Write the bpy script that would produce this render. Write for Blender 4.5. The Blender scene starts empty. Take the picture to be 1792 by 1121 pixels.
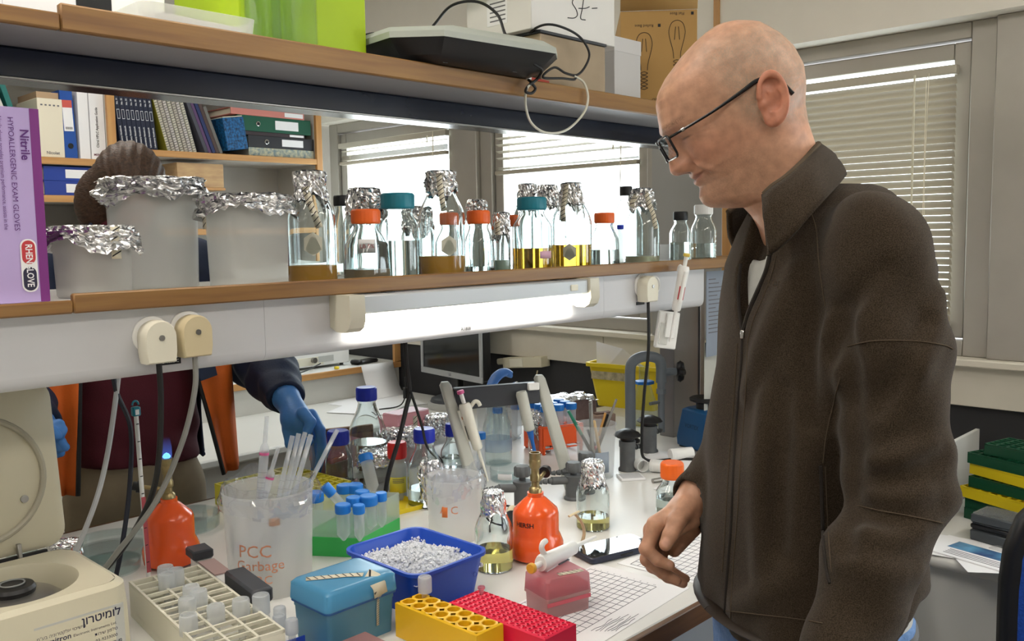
import bpy, bmesh, math, random
import numpy as np
from mathutils import Vector, Matrix, Euler
R = math.radians
PI = math.pi
rng = random.Random(7)
sc = bpy.context.scene
COL = sc.collection

# ---------------------------------------------------------------- camera, world, light, exposure
CAM_F, CAM_YAW, CAM_PITCH, CAM_ROLL = 1586.26, 0.766645, -0.0941118, -0.0160460
CAM_POS = Vector((0.0, 0.0, 1.55))
cam_data = bpy.data.cameras.new('camera')
cam_data.sensor_width = 36.0
cam_data.sensor_fit = 'HORIZONTAL'
cam_data.lens = CAM_F / 1792.0 * 36.0
cam_data.clip_start = 0.02
cam = bpy.data.objects.new('camera', cam_data)
COL.objects.link(cam)
_f = Vector((math.cos(CAM_YAW) * math.cos(CAM_PITCH), math.sin(CAM_YAW) * math.cos(CAM_PITCH), math.sin(CAM_PITCH)))
_r = Vector((math.sin(CAM_YAW), -math.cos(CAM_YAW), 0))
_u = _r.cross(_f)
_r2 = _r * math.cos(CAM_ROLL) + _u * math.sin(CAM_ROLL)
_u2 = -_r * math.sin(CAM_ROLL) + _u * math.cos(CAM_ROLL)
cam.matrix_world = Matrix(((_r2.x, _u2.x, -_f.x, 0), (_r2.y, _u2.y, -_f.y, 0), (_r2.z, _u2.z, -_f.z, CAM_POS.z), (0, 0, 0, 1)))
sc.camera = cam

world = bpy.data.worlds.new('overcast_sky')
sc.world = world
world.use_nodes = True
world.node_tree.nodes['Background'].inputs[0].default_value = (0.93, 0.965, 1.0, 1)
world.node_tree.nodes['Background'].inputs[1].default_value = 6.0
sc.view_settings.view_transform = 'Standard'
sc.view_settings.look = 'None'
sc.view_settings.gamma = 1.0
sc.view_settings.use_curve_mapping = False
sc.view_settings.exposure = 0.42
sc.cycles.sample_clamp_indirect = 6.0
sc.cycles.transparent_max_bounces = 16
sc.cycles.caustics_refractive = True

def area(name, loc, rot, sx, sy, power, color=(1, 1, 1), portal=False):
    l = bpy.data.lights.new(name, 'AREA')
    l.shape = 'RECTANGLE'
    l.size, l.size_y = sx, sy
    l.energy = power
    l.color = color
    l.cycles.is_portal = portal
    o = bpy.data.objects.new(name, l)
    o.location = loc
    o.rotation_euler = rot
    COL.objects.link(o)
    return o

# ---------------------------------------------------------------- mesh builder
class MB:
    def __init__(s):
        s.v, s.f, s.m = [], [], []
    def add(s, v, f, mi=0):
        n = len(s.v)
        s.v += [tuple(p) for p in v]
        s.f += [tuple(i + n for i in q) for q in f]
        s.m += [mi] * len(f)
        return s
    def box(s, c, d, rz=0, mi=0, bev=0.0):
        """box with centre c and size d; bev chamfers every edge"""
        x, y, z = d[0] / 2, d[1] / 2, d[2] / 2
        if bev > 0:
            b = min(bev, x * .98, y * .98, z * .98)
            v = []
            for sx in (-1, 1):
                for sy in (-1, 1):
                    for sz in (-1, 1):
                        v += [(sx * x, sy * (y - b), sz * (z - b)), (sx * (x - b), sy * y, sz * (z - b)), (sx * (x - b), sy * (y - b), sz * z)]
            def i(sx, sy, sz, k): return (((sx > 0) * 4 + (sy > 0) * 2 + (sz > 0)) * 3) + k
            f = []
            for a in (-1, 1):
                f.append([i(a, -1, -1, 0), i(a, 1, -1, 0), i(a, 1, 1, 0), i(a, -1, 1, 0)][::a])
                f.append([i(-1, a, -1, 1), i(-1, a, 1, 1), i(1, a, 1, 1), i(1, a, -1, 1)][::a])
                f.append([i(-1, -1, a, 2), i(1, -1, a, 2), i(1, 1, a, 2), i(-1, 1, a, 2)][::a])
                for b2 in (-1, 1):
                    g = a * b2
                    f.append([i(a, b2, -1, 0), i(a, b2, -1, 1), i(a, b2, 1, 1), i(a, b2, 1, 0)][::g])
                    f.append([i(-1, a, b2, 1), i(-1, a, b2, 2), i(1, a, b2, 2), i(1, a, b2, 1)][::g])
                    f.append([i(a, -1, b2, 2), i(a, -1, b2, 0), i(a, 1, b2, 0), i(a, 1, b2, 2)][::g])
                    for c2 in (-1, 1):
                        f.append([i(a, b2, c2, 0), i(a, b2, c2, 1), i(a, b2, c2, 2)][::a * b2 * c2])
        else:
            v = [(sx * x, sy * y, sz * z) for sx in (-1, 1) for sy in (-1, 1) for sz in (-1, 1)]
            f = [(0, 1, 3, 2), (4, 6, 7, 5), (0, 4, 5, 1), (2, 3, 7, 6), (0, 2, 6, 4), (1, 5, 7, 3)]
        ca, sa = math.cos(rz), math.sin(rz)
        v = [(c[0] + p[0] * ca - p[1] * sa, c[1] + p[0] * sa + p[1] * ca, c[2] + p[2]) for p in v]
        return s.add(v, f, mi)
    def b2(s, x0, x1, y0, y1, z0, z1, mi=0, bev=0.0):
        return s.box(((x0 + x1) / 2, (y0 + y1) / 2, (z0 + z1) / 2), (abs(x1 - x0), abs(y1 - y0), abs(z1 - z0)), 0, mi, bev)
    def lathe(s, prof, n=32, c=(0, 0, 0), mi=0, caps=(True, True), fn=None):
        """prof: (radius, z) list; r=0 ends close to a point"""
        rows = []
        v, f = [], []
        for r, z in prof:
            if r <= 1e-7:
                rows.append([len(v)])
                v.append((c[0], c[1], c[2] + z))
            else:
                row = []
                for k in range(n):
                    a = 2 * PI * k / n
                    rr, zz = (r, z) if fn is None else fn(r, z, a)
                    row.append(len(v))
                    v.append((c[0] + rr * math.cos(a), c[1] + rr * math.sin(a), c[2] + zz))
                rows.append(row)
        for a, b in zip(rows[:-1], rows[1:]):
            if len(a) == 1 and len(b) == 1: continue
            for k in range(n):
                k2 = (k + 1) % n
                if len(a) == 1: f.append((a[0], b[k2], b[k]))
                elif len(b) == 1: f.append((a[k], a[k2], b[0]))
                else: f.append((a[k], a[k2], b[k2], b[k]))
        if caps[0] and len(rows[0]) > 1: f.append(tuple(rows[0][::-1]))
        if caps[1] and len(rows[-1]) > 1: f.append(tuple(rows[-1]))
        return s.add(v, f, mi)
    def cyl(s, p, q, r, n=16, r2=None, mi=0):
        """cylinder or cone from p to q"""
        return s.tube([p, q], [r, r if r2 is None else r2], n, mi)
    def tube(s, path, r, n=10, mi=0, caps=True, flat=None):
        P = [Vector(p) for p in path]
        rr = r if isinstance(r, (list, tuple)) else [r] * len(P)
        T = []
        for i in range(len(P)):
            a = P[max(i - 1, 0)]; b = P[min(i + 1, len(P) - 1)]
            t = (b - a)
            T.append(t.normalized() if t.length > 1e-9 else Vector((0, 0, 1)))
        up = Vector((0, 0, 1)) if abs(T[0].z) < .9 else Vector((1, 0, 0))
        N = (up - T[0] * up.dot(T[0])).normalized()
        v, f = [], []
        for i in range(len(P)):
            N = (N - T[i] * N.dot(T[i]))
            N = N.normalized() if N.length > 1e-6 else T[i].orthogonal().normalized()
            B = T[i].cross(N)
            for k in range(n):
                a = 2 * PI * k / n
                v.append(P[i] + (N * math.cos(a) * (flat or 1) + B * math.sin(a)) * rr[i])
        for i in range(len(P) - 1):
            for k in range(n):
                k2 = (k + 1) % n
                f.append((i * n + k, i * n + k2, (i + 1) * n + k2, (i + 1) * n + k))
        if caps:
            f.append(tuple(range(n))[::-1])
            f.append(tuple((len(P) - 1) * n + k for k in range(n)))
        return s.add(v, f, mi)
    def prism(s, poly, z0, z1, mi=0):
        """polygon in xy extruded along z"""
        n = len(poly)
        v = [(p[0], p[1], z0) for p in poly] + [(p[0], p[1], z1) for p in poly]
        f = [tuple(range(n))[::-1], tuple(range(n, 2 * n))] + [(k, (k + 1) % n, n + (k + 1) % n, n + k) for k in range(n)]
        return s.add(v, f, mi)
    def loft(s, rings, mi=0, close=True, caps=True):
        n = len(rings[0])
        v = [p for r in rings for p in r]
        f = []
        for i in range(len(rings) - 1):
            for k in range(n if close else n - 1):
                k2 = (k + 1) % n
                f.append((i * n + k, i * n + k2, (i + 1) * n + k2, (i + 1) * n + k))
        if caps and close:
            f.append(tuple(range(n))[::-1])
            f.append(tuple((len(rings) - 1) * n + k for k in range(n)))
        return s.add(v, f, mi)
    def rot(s, M4):
        s.v = [tuple(M4 @ Vector(p)) for p in s.v]
        return s
    def mesh(s, name, mats, smooth=40):
        me = bpy.data.meshes.new(name)
        me.from_pydata(s.v, [], s.f)
        for m in (mats if isinstance(mats, (list, tuple)) else [mats]): me.materials.append(m)
        if any(s.m): me.polygons.foreach_set('material_index', s.m)
        if smooth:
            me.shade_smooth()
            me.set_sharp_from_angle(angle=R(smooth))
        me.update()
        return me
    def build(s, name, mats, parent=None, loc=(0, 0, 0), rot=(0, 0, 0), smooth=40):
        return obj(name, s.mesh(name, mats, smooth), parent, loc, rot)

def obj(name, me, parent=None, loc=(0, 0, 0), rot=(0, 0, 0)):
    o = bpy.data.objects.new(name, me)
    COL.objects.link(o)
    o.parent = parent
    o.location = loc
    o.rotation_euler = rot
    return o

def tag(o, label, cat=None, group=None, kind=None):
    if label: o['label'] = label
    if cat: o['category'] = cat
    if group: o['group'] = group
    if kind: o['kind'] = kind
    return o

def thing(name, label, cat, loc=(0, 0, 0), rz=0, group=None):
    o = bpy.data.objects.new(name, None)
    o.empty_display_size = .05
    COL.objects.link(o)
    o.location = loc
    o.rotation_euler = (0, 0, rz) if not isinstance(rz, (tuple, list)) else rz
    return tag(o, label, cat, group)

def struct(o):
    o['kind'] = 'structure'
    return o

def dup(o, loc=None, rot=None, label=None, parent=None):
    c = o.copy()
    COL.objects.link(c)
    c.parent = parent
    if loc is not None: c.location = loc
    if rot is not None: c.rotation_euler = rot
    if label: c['label'] = label
    for ch in list(o.children):
        dup(ch, parent=c)
    return c

def spl(pts, n=8):
    """Catmull-Rom through pts"""
    P = [Vector(p) for p in pts]
    P = [P[0] * 2 - P[1]] + P + [P[-1] * 2 - P[-2]]
    out = []
    for i in range(1, len(P) - 2):
        a, b, c, d = P[i - 1], P[i], P[i + 1], P[i + 2]
        for k in range(n):
            t = k / n
            out.append(.5 * ((2 * b) + (c - a) * t + (2 * a - 5 * b + 4 * c - d) * t * t + (3 * b - a - 3 * c + d) * t ** 3))
    out.append(P[-2])
    return out

def rrect(w, d, r, n=5, cx=0, cy=0):
    """rounded rectangle outline, counter-clockwise"""
    o = []
    for sx, sy, a0 in ((1, 1, 0), (-1, 1, 90), (-1, -1, 180), (1, -1, 270)):
        for k in range(n + 1):
            a = R(a0 + 90 * k / n)
            o.append((cx + sx * (w / 2 - r) + r * math.cos(a), cy + sy * (d / 2 - r) + r * math.sin(a)))
    return o

def ring3(poly, z): return [(p[0], p[1], z) for p in poly]

_txt = {}
def text_mesh(txt, size, bold=False, mat=None, depth=0.0, align='CENTER', shear=0.0):
    k = (txt, size, bold, mat, depth, align, shear)
    if k in _txt: return _txt[k]
    cu = bpy.data.curves.new('txt', 'FONT')
    cu.body = txt
    cu.size = size
    cu.align_x = align
    cu.align_y = 'CENTER'
    cu.shear = shear
    cu.resolution_u = 2
    if bold: cu.offset = size * .018
    cu.extrude = depth
    o = bpy.data.objects.new('txt', cu)
    COL.objects.link(o)
    dg = bpy.context.evaluated_depsgraph_get()
    me = bpy.data.meshes.new_from_object(o.evaluated_get(dg))
    bpy.data.objects.remove(o)
    if mat:
        me.materials.clear()
        me.materials.append(mat)
    _txt[k] = me
    return me

def text(name, txt, size, mat, parent, loc, rot, bold=False, align='CENTER', sx=1.0):
    o = obj(name, text_mesh(txt, size, bold, mat, 0.0, align), parent, loc, rot)
    o.scale.x = sx
    return o

# ---------------------------------------------------------------- materials
def lin(c):
    if isinstance(c, str):
        c = c.lstrip('#')
        c = [int(c[i:i + 2], 16) / 255 for i in (0, 2, 4)]
    return tuple((x / 12.92 if x <= .04045 else ((x + .055) / 1.055) ** 2.4) for x in c) + (1,)

def M(name, col, rough=.5, metal=0, var=0.0, vscale=8.0, bump=0.0, bscale=60.0, trans=0, ior=1.45, alpha=1.0, spec=.5, stretch=None, emit=None, estr=0, sheen=0, col2=None, coat=0, sss=0, detail=4.0, btype='noise'):
    m = bpy.data.materials.new(name)
    m.use_nodes = True
    nt = m.node_tree
    b = nt.nodes['Principled BSDF']
    b.inputs['Base Color'].default_value = lin(col)
    b.inputs['Roughness'].default_value = rough
    b.inputs['Metallic'].default_value = metal
    b.inputs['Transmission Weight'].default_value = trans
    b.inputs['IOR'].default_value = ior
    b.inputs['Alpha'].default_value = alpha
    b.inputs['Specular IOR Level'].default_value = spec
    b.inputs['Coat Weight'].default_value = coat
    b.inputs['Sheen Weight'].default_value = sheen
    if sss:
        b.inputs['Subsurface Weight'].default_value = sss
        b.inputs['Subsurface Radius'].default_value = (.012, .005, .003)
        b.inputs['Subsurface Scale'].default_value = .5
    if emit:
        b.inputs['Emission Color'].default_value = lin(emit)
        b.inputs['Emission Strength'].default_value = estr
    tc = mp = None
    def coords():
        nonlocal tc, mp
        if tc is None:
            tc = nt.nodes.new('ShaderNodeTexCoord')
            mp = nt.nodes.new('ShaderNodeMapping')
            if stretch: mp.inputs['Scale'].default_value = stretch
            nt.links.new(tc.outputs['Object'], mp.inputs['Vector'])
        return mp.outputs['Vector']
    if var or col2:
        n = nt.nodes.new('ShaderNodeTexNoise')
        n.inputs['Scale'].default_value = vscale
        n.inputs['Detail'].default_value = detail
        nt.links.new(coords(), n.inputs['Vector'])
        mx = nt.nodes.new('ShaderNodeMix')
        mx.data_type = 'RGBA'
        c1 = lin(col)
        if col2: mx.inputs[6].default_value, mx.inputs[7].default_value = c1, lin(col2)
        else:
            mx.inputs[6].default_value = tuple(x * (1 - var) for x in c1[:3]) + (1,)
            mx.inputs[7].default_value = tuple(min(1, x * (1 + var)) for x in c1[:3]) + (1,)
        rp = nt.nodes.new('ShaderNodeMapRange')
        rp.inputs[1].default_value, rp.inputs[2].default_value = .3, .7
        nt.links.new(n.outputs['Fac'], rp.inputs[0])
        nt.links.new(rp.outputs[0], mx.inputs[0])
        nt.links.new(mx.outputs[2], b.inputs['Base Color'])
    if bump:
        if btype == 'voronoi':
            n2 = nt.nodes.new('ShaderNodeTexVoronoi')
            out = n2.outputs['Distance']
        else:
            n2 = nt.nodes.new('ShaderNodeTexNoise')
            n2.inputs['Detail'].default_value = 3
            out = n2.outputs['Fac']
        n2.inputs['Scale'].default_value = bscale
        nt.links.new(coords(), n2.inputs['Vector'])
        bp = nt.nodes.new('ShaderNodeBump')
        bp.inputs['Strength'].default_value = bump
        bp.inputs['Distance'].default_value = .004
        nt.links.new(out, bp.inputs['Height'])
        nt.links.new(bp.outputs['Normal'], b.inputs['Normal'])
    return m

def milky(name, col, dens=.5, rough=.35):
    """thin translucent plastic: part clear, part scattering light through"""
    m = bpy.data.materials.new(name)
    m.use_nodes = True
    nt = m.node_tree
    nt.nodes.clear()
    out = nt.nodes.new('ShaderNodeOutputMaterial')
    tr = nt.nodes.new('ShaderNodeBsdfTransparent')
    tr.inputs[0].default_value = tuple(.35 + .65 * x for x in lin(col)[:3]) + (1,)
    df = nt.nodes.new('ShaderNodeBsdfPrincipled')
    df.inputs['Base Color'].default_value = lin(col)
    df.inputs['Roughness'].default_value = rough
    tl = nt.nodes.new('ShaderNodeBsdfTranslucent')
    tl.inputs[0].default_value = lin(col)
    a = nt.nodes.new('ShaderNodeMixShader')
    a.inputs[0].default_value = .55
    nt.links.new(df.outputs[0], a.inputs[1]); nt.links.new(tl.outputs[0], a.inputs[2])
    b = nt.nodes.new('ShaderNodeMixShader')
    b.inputs[0].default_value = dens
    nt.links.new(tr.outputs[0], b.inputs[1]); nt.links.new(a.outputs[0], b.inputs[2])
    nt.links.new(b.outputs[0], out.inputs[0])
    return m

def clear_mat(name, col='#ffffff', ior=1.45, rough=0.0):
    """thin clear wall: Fresnel reflection over a clear pass-through"""
    m = bpy.data.materials.new(name)
    m.use_nodes = True
    nt = m.node_tree
    nt.nodes.clear()
    out = nt.nodes.new('ShaderNodeOutputMaterial')
    tr = nt.nodes.new('ShaderNodeBsdfTransparent')
    tr.inputs[0].default_value = lin(col)
    gl = nt.nodes.new('ShaderNodeBsdfGlossy')
    gl.inputs['Roughness'].default_value = rough
    fr = nt.nodes.new('ShaderNodeFresnel')
    ge = nt.nodes.new('ShaderNodeNewGeometry')
    mr = nt.nodes.new('ShaderNodeMapRange')      # same Fresnel curve on both faces of a thin wall
    mr.inputs[3].default_value, mr.inputs[4].default_value = ior, 1 / ior
    nt.links.new(ge.outputs['Backfacing'], mr.inputs[0])
    nt.links.new(mr.outputs[0], fr.inputs[0])
    mx = nt.nodes.new('ShaderNodeMixShader')
    nt.links.new(fr.outputs[0], mx.inputs[0])
    nt.links.new(tr.outputs[0], mx.inputs[1]); nt.links.new(gl.outputs[0], mx.inputs[2])
    nt.links.new(mx.outputs[0], out.inputs[0])
    return m

def wood(name, c1, c2, axis='X'):
    st = {'X': (1.5, 26, 26), 'Y': (26, 1.5, 26), 'Z': (26, 26, 1.5)}[axis]
    return M(name, c1, .42, col2=c2, vscale=2.6, stretch=st, bump=.08, bscale=6, detail=6)

WHITE = M('white_laminate', '#dcdcd8', .35, var=.03, vscale=3)
PANEL = M('white_panel', '#cbccd0', .4, var=.03, vscale=4)
WALLM = M('wall_paint', '#dad7cf', .7, var=.03, vscale=2, bump=.1, bscale=120)
ALU = M('aluminium_frame', '#aaa69e', .4, .55, var=.04)
ALU2 = M('brushed_aluminium', '#8d8b8b', .38, .85, var=.12, vscale=5)
OAK = wood('oak_edge', '#96703f', '#7a5632')
PINE = wood('pine_edge', '#c99a60', '#b98650')
PINEZ = wood('pine_upright', '#c99a60', '#b98650', 'Z')
DARKWOOD = wood('bench_edge_wood', '#6d4a2a', '#543720')
NAVY = M('navy_gloss', '#141a2c', .18, var=.1, vscale=12)
BLACK = M('black_plastic', '#17171a', .4)
BLACKR = M('black_rubber', '#141416', .55)
DGREY = M('dark_grey_plastic', '#3c3f45', .45)
GREY = M('grey_plastic', '#8a8c8c', .5)
LGREY = M('light_grey_plastic', '#b9bbb8', .45)
BEIGE = M('beige_plastic', '#cfc8b0', .45, var=.02)
CREAM = M('cream_plastic', '#e0dccb', .45)
CREAM2 = M('aged_cream_plastic', '#cdbf9c', .45)
WHITEP = M('white_plastic', '#ececea', .35)
PAPER = M('paper', '#eeeef0', .8)
PAPER2 = M('ivory_paper', '#e3dcc8', .8)
INK = M('black_ink', '#17171b', .6)
INKG = M('grey_ink', '#6c6c72', .7)
CHROME = M('chrome', '#d0d0d0', .15, 1)
STEEL = M('steel', '#9c9a96', .3, .9)
BRASS = M('tarnished_brass', '#9b8a63', .35, .9, var=.25, vscale=40)
ORANGEP = M('orange_cap_plastic', '#e8651f', .4)
TEALP = M('teal_cap_plastic', '#177a8e', .4)
BLUECAP = M('cobalt_cap_plastic', '#1c2fb0', .38)
FALCONB = M('tube_cap_blue', '#1d78d2', .4)
REDCAP = M('red_cap_plastic', '#cf2a2c', .4)
ORANGEM = M('orange_enamel', '#ee5b20', .22, coat=.4)
REDP = M('red_rack_plastic', '#e8244a', .35)
YELP = M('yellow_rack_plastic', '#edbb1c', .35)
YELB = M('yellow_bin_plastic', '#e9cf1e', .4)
YELW = M('yellow_wire_rack', '#d6cc3e', .4)
BLUETRAY = M('blue_tray_plastic', '#1d4bb8', .35)
GLASS = M('glass', '#f4fafa', .0, trans=1, ior=1.45)
GLASST = clear_mat('thin_glass', '#f7fbfb', 1.5)
BAG = clear_mat('clear_bag_film', '#fbfbfd', 1.75, .12)
FILM = clear_mat('bag_film', '#fafbff', 2.0, .10)
MILK = milky('milky_plastic', '#f8f8f6', .36)
MILK2 = milky('frosted_plastic', '#f4f5f5', .22)
TUBEP = milky('tube_plastic', '#f2f5f8', .30, .15)
FOIL = M('aluminium_foil', '#dededf', .24, 1, bump=.7, bscale=70, btype='voronoi')
PAPERTAPE = M('autoclave_tape', '#d9d2bc', .7)
SKIN = M('skin', '#c48a6c', .45, col2='#b5775b', vscale=22, bump=.12, bscale=260, sss=.12)
LIQ_AMBER = milky('turbid_amber_medium', '#efbf55', .93)
LIQ_GOLD = M('golden_liquid', '#f6b83c', .02, trans=.95, ior=1.33)
LIQ_PALE = M('pale_yellow_broth', '#efe08a', .02, trans=.92, ior=1.33)
LIQ_CLEAR = M('clear_liquid', '#e8efec', .02, trans=.97, ior=1.33)
LIQ_MILKY = M('cloudy_liquid', '#cfc9a8', .3, trans=.3)
# ================================================================ the room
WX = 3.0          # window wall plane
BY = 4.30         # back wall plane
X0, Y0, ZC = -3.2, -3.0, 2.85
struct(MB().b2(X0, WX + .6, Y0, BY + .1, -.06, 0).build('floor', M('floor_tiles', '#8d8578', .5, var=.08)))
struct(MB().b2(X0, WX + .2, Y0, BY + .1, ZC, ZC + .06).build('ceiling', M('ceiling_paint', '#e6e4de', .8)))
struct(MB().b2(X0, WX + .2, BY, BY + .1, 0, ZC).build('wall_back', WALLM))
struct(MB().b2(X0 - .1, X0, Y0, BY + .1, 0, ZC).build('wall_left', WALLM))
struct(MB().b2(X0, WX + .2, Y0 - .1, Y0, 0, ZC).build('wall_front', WALLM))
ZS, ZH = 1.13, 2.17                      # sill and window head
WALLW = M('window_wall_paint', '#ece7dc', .7, var=.02)
# window wall in pieces round the openings
w = MB()
w.b2(WX, WX + .15, Y0, BY, ZH + .0, ZC)                        # above the heads
w.b2(WX, WX + .15, Y0, BY, 0, .98)                             # apron, behind the desks
wall_right = struct(w.build('wall_right', WALLW))
OPEN = [(.86, 1.96), (2.05, 3.07), (3.18, 4.27), (-.35, .74), (-1.6, -.47)]
edges = [Y0, -1.6, -.47, -.35, .74, .86, 1.96, 2.05, 3.07, 3.18, 4.27, BY]
# frosted grey infill wall strip between window 2 and window 3, seen behind the shelf end
# sill panel and sill
APRON = M('painted_sill_panel', '#d3cdbf', .55, var=.05, vscale=5)
ap = MB()
yy = [-1.6, -.6, .30, 1.10, 1.42, 2.10, 2.33, 3.3, 4.28]
sill_panel = thing('trim_1', None, None, (0, 0, 0)); struct(sill_panel)
for a, b in zip(yy[:-1], yy[1:]):
    MB().b2(WX - .035, WX + .02, a + .0015, b - .0015, 1.0, 1.125, bev=.002).build('panel', APRON, sill_panel)
struct(MB().b2(WX - .07, WX + .12, -1.6, 4.28, 1.126, 1.15, bev=.004).build('trim_2', APRON))
DK = M('recess_shade_board', '#2b2b2e', .6)
struct(MB().b2(WX - .012, WX + .0, -1.6, 4.28, .70, .999).build('trim_3', DK))  # flat strip, coloured dark for the shade in the gap below the sill
# soffit in front of the window heads (bulkhead with a shadowed underside)
struct(MB().b2(WX - .10, WX, Y0, BY, ZH, ZC).build('trim_4', WALLW))
fz0, fz1 = 1.15, ZH
def window_unit(name, y0, y1, rail):
    e = thing(name, None, None, (0, 0, 0)); struct(e)
    f = MB()
    t = .075
    f.b2(WX - .01, WX + .11, y0, y0 + t, fz0, fz1, bev=.003)
    f.b2(WX - .01, WX + .11, y1 - t, y1, fz0, fz1, bev=.003)
    f.b2(WX - .008, WX + .11, y0 + t, y1 - t, fz0, fz0 + .05, bev=.003)
    f.b2(WX - .008, WX + .11, y0 + t, y1 - t, fz1 - .05, fz1, bev=.003)
    f.build('frame', ALU, e)
    g = MB()
    a, b, c, d = y0 + t + .004, y1 - t - .004, fz0 + .055, fz1 - .055
    s = .05
    g.b2(WX + .01, WX + .06, a, a + s, c, d, bev=.003)
    g.b2(WX + .01, WX + .06, b - s, b, c, d, bev=.003)
    g.b2(WX + .012, WX + .06, a + s, b - s, c, c + s, bev=.003)
    g.b2(WX + .012, WX + .06, a + s, b - s, d - s, d, bev=.003)
    g.build('sash', ALU, e)
    MB().b2(WX + .033, WX + .037, a + s, b - s, c + s, d - s).build('pane', GLASST, e)
    return (a, b, c, d)
SLATM = M('blind_slat', '#aaa292', .45)
w_in = []
for k, (a, b) in enumerate(OPEN):
    w_in.append(window_unit('window_%d' % (k + 1), a, b, 0))
# posts between the frames
for k, (a, b) in enumerate([(.74, .86), (1.96, 2.05), (3.07, 3.18), (-.47, -.35)]):
    struct(MB().b2(WX - .035, WX + .12, a + .001, b - .001, 1.15, ZH, bev=.003).build('trim_%d' % (5 + k), ALU))

def blind(y0, y1, ztop, zbot, pitch, tilt, label, stack_from=None):
    """venetian blind: head rail, slats, bottom rail, ladder cords, wand"""
    e = thing('venetian_blind', label, 'blind', (WX - .012, 0, 0), 0, 'venetian blinds at the windows')
    MB().b2(-.018, .012, y0, y1, ztop - .028, ztop, bev=.002).build('head_rail', M('blind_rail', '#b9b4a6', .4, .3), e)
    sl = MB()
    n = 4
    for k in range(n + 1):
        u = (k / n - .5)
        sl.v += [(u * .026, y0 + .004, .003 * (1 - 4 * u * u)), (u * .026, y1 - .004, .003 * (1 - 4 * u * u))]
    for k in range(n): sl.f.append((2 * k, 2 * k + 1, 2 * k + 3, 2 * k + 2)); sl.m.append(0)
    me = sl.mesh('slat', SLATM, 60)
    zs = []
    z = ztop - .045
    while z > (stack_from or zbot) + .012:
        zs.append((z, tilt)); z -= pitch
    if stack_from:
        zb = zbot + .012
        while zb < stack_from - .0 :
            zs.append((zb, R(4))); zb += .0045
    for z, t in zs:
        obj('slat', me, e, (-.003, 0, z), (0, t, 0))
    MB().b2(-.016, .010, y0 + .002, y1 - .002, zbot - .012, zbot + .006, bev=.003).build('bottom_rail', SLATM, e)
    for q in ((.10, .88) if y1 - y0 > .6 else (.15, .85)):
        yc = y0 + (y1 - y0) * q
        MB().tube([(-.0165, yc, ztop - .02), (-.0165, yc, zbot)], .0012, 6).build('ladder_cord', PAPER2, e)
    yc = y0 + (y1 - y0) * .135
    MB().tube([(-.03, yc, ztop - .02), (-.03, yc, max(zbot + .05, ztop - .75))], .0035, 6).build('tilt_wand', M('clear_wand', '#d8d4c0', .2), e)
    yc = y0 + (y1 - y0) * .085
    MB().tube(spl([(-.032, yc, ztop - .02), (-.033, yc + .005, ztop - .35), (-.033, yc - .004, max(zbot + .1, ztop - .62))], 4), .0011, 5).build('pull_cord', PAPER2, e)
    return e
a, b, c, d = w_in[0]
blind(a + .03, b - .03, 2.045, 1.245, .0222, R(53), 'closed cream venetian blind on the right window behind the man')
a, b, c, d = w_in[1]
blind(a + .03, b - .03, 2.06, 1.835, .030, R(20), 'venetian blind half raised on the middle window with slats still spread', 1.855)
a, b, c, d = w_in[2]
blind(a + .03, b - .03, 2.06, 1.955, .030, R(8), 'venetian blind drawn fully up on the window beside the bookshelf', 1.99)
a, b, c, d = w_in[3]
blind(a + .03, b - .03, 2.045, 1.6, .0215, R(52), 'partly lowered venetian blind right of the window post')
# grey partition strip at the end of the shelf, between middle and right window
struct(MB().b2(WX - .075, WX - .036, 1.655, 2.055, 1.151, 2.168).build('wall_infill', M('grey_infill_board', '#9a9a97', .6)))
# ceiling lamps (fluorescent troffers) out of view, added to light the room
LAMP = M('added_lamp_diffuser', '#ffffff', .5, emit='#fff6ea', estr=11.0)
for i, (lx, ly) in enumerate([(.2, -.6), (.2, 1.2), (1.9, -.6), (-1.6, .4), (.9, 3.0)]):
    e = thing('added_ceiling_lamp', 'unseen added ceiling lamp number %s from the window' % ['three', 'four', 'one', 'five', 'two'][i], 'lamp', (lx, ly, ZC), 0, 'unseen added ceiling lamps')
    MB().b2(-.62, .62, -.16, .16, -.06, 0, bev=.004).build('housing', WHITEP, e)
    MB().b2(-.60, .60, -.14, .14, -.072, -.061, bev=.002).build('diffuser', LAMP, e)
for k, (a, b) in enumerate(OPEN):
    area('window_daylight_portal', (WX + .13, (a + b) / 2, (fz0 + fz1) / 2), (0, R(90), 0), fz1 - fz0, b - a, 0, portal=True)
# ================================================================ bench, shelf unit, desks, bookshelf
BT = .90
bench = thing('lab_bench', 'white laminate lab bench with dark wooden front edge, crowded with glassware', 'bench', (0, 0, 0))
BENCHTOP = M('bench_laminate', '#dcdbd7', .32, var=.025, vscale=3)
MB().b2(-.9, 2.55, .847, 2.10, .868, BT, bev=.002).build('worktop', BENCHTOP, bench)
MB().b2(2.5505, 2.95, 1.23, 2.10, .868, BT, bev=.002).build('worktop', BENCHTOP, bench)
MB().b2(-.9, 2.55, .835, .8468, .862, BT - .0008, bev=.0015).build('front_edge', DARKWOOD, bench)
MB().b2(-.9, 2.95, 2.1002, 2.112, .862, BT - .0008, bev=.0015).build('back_edge', DARKWOOD, bench)
for k in range(5):
    MB().b2(-.88 + .56 * k, -.325 + .56 * k, .93, 2.05, .08, .867, bev=.002).build('cabinet_body', M('bench_cabinet', '#9aa0a6', .5), bench)

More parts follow.
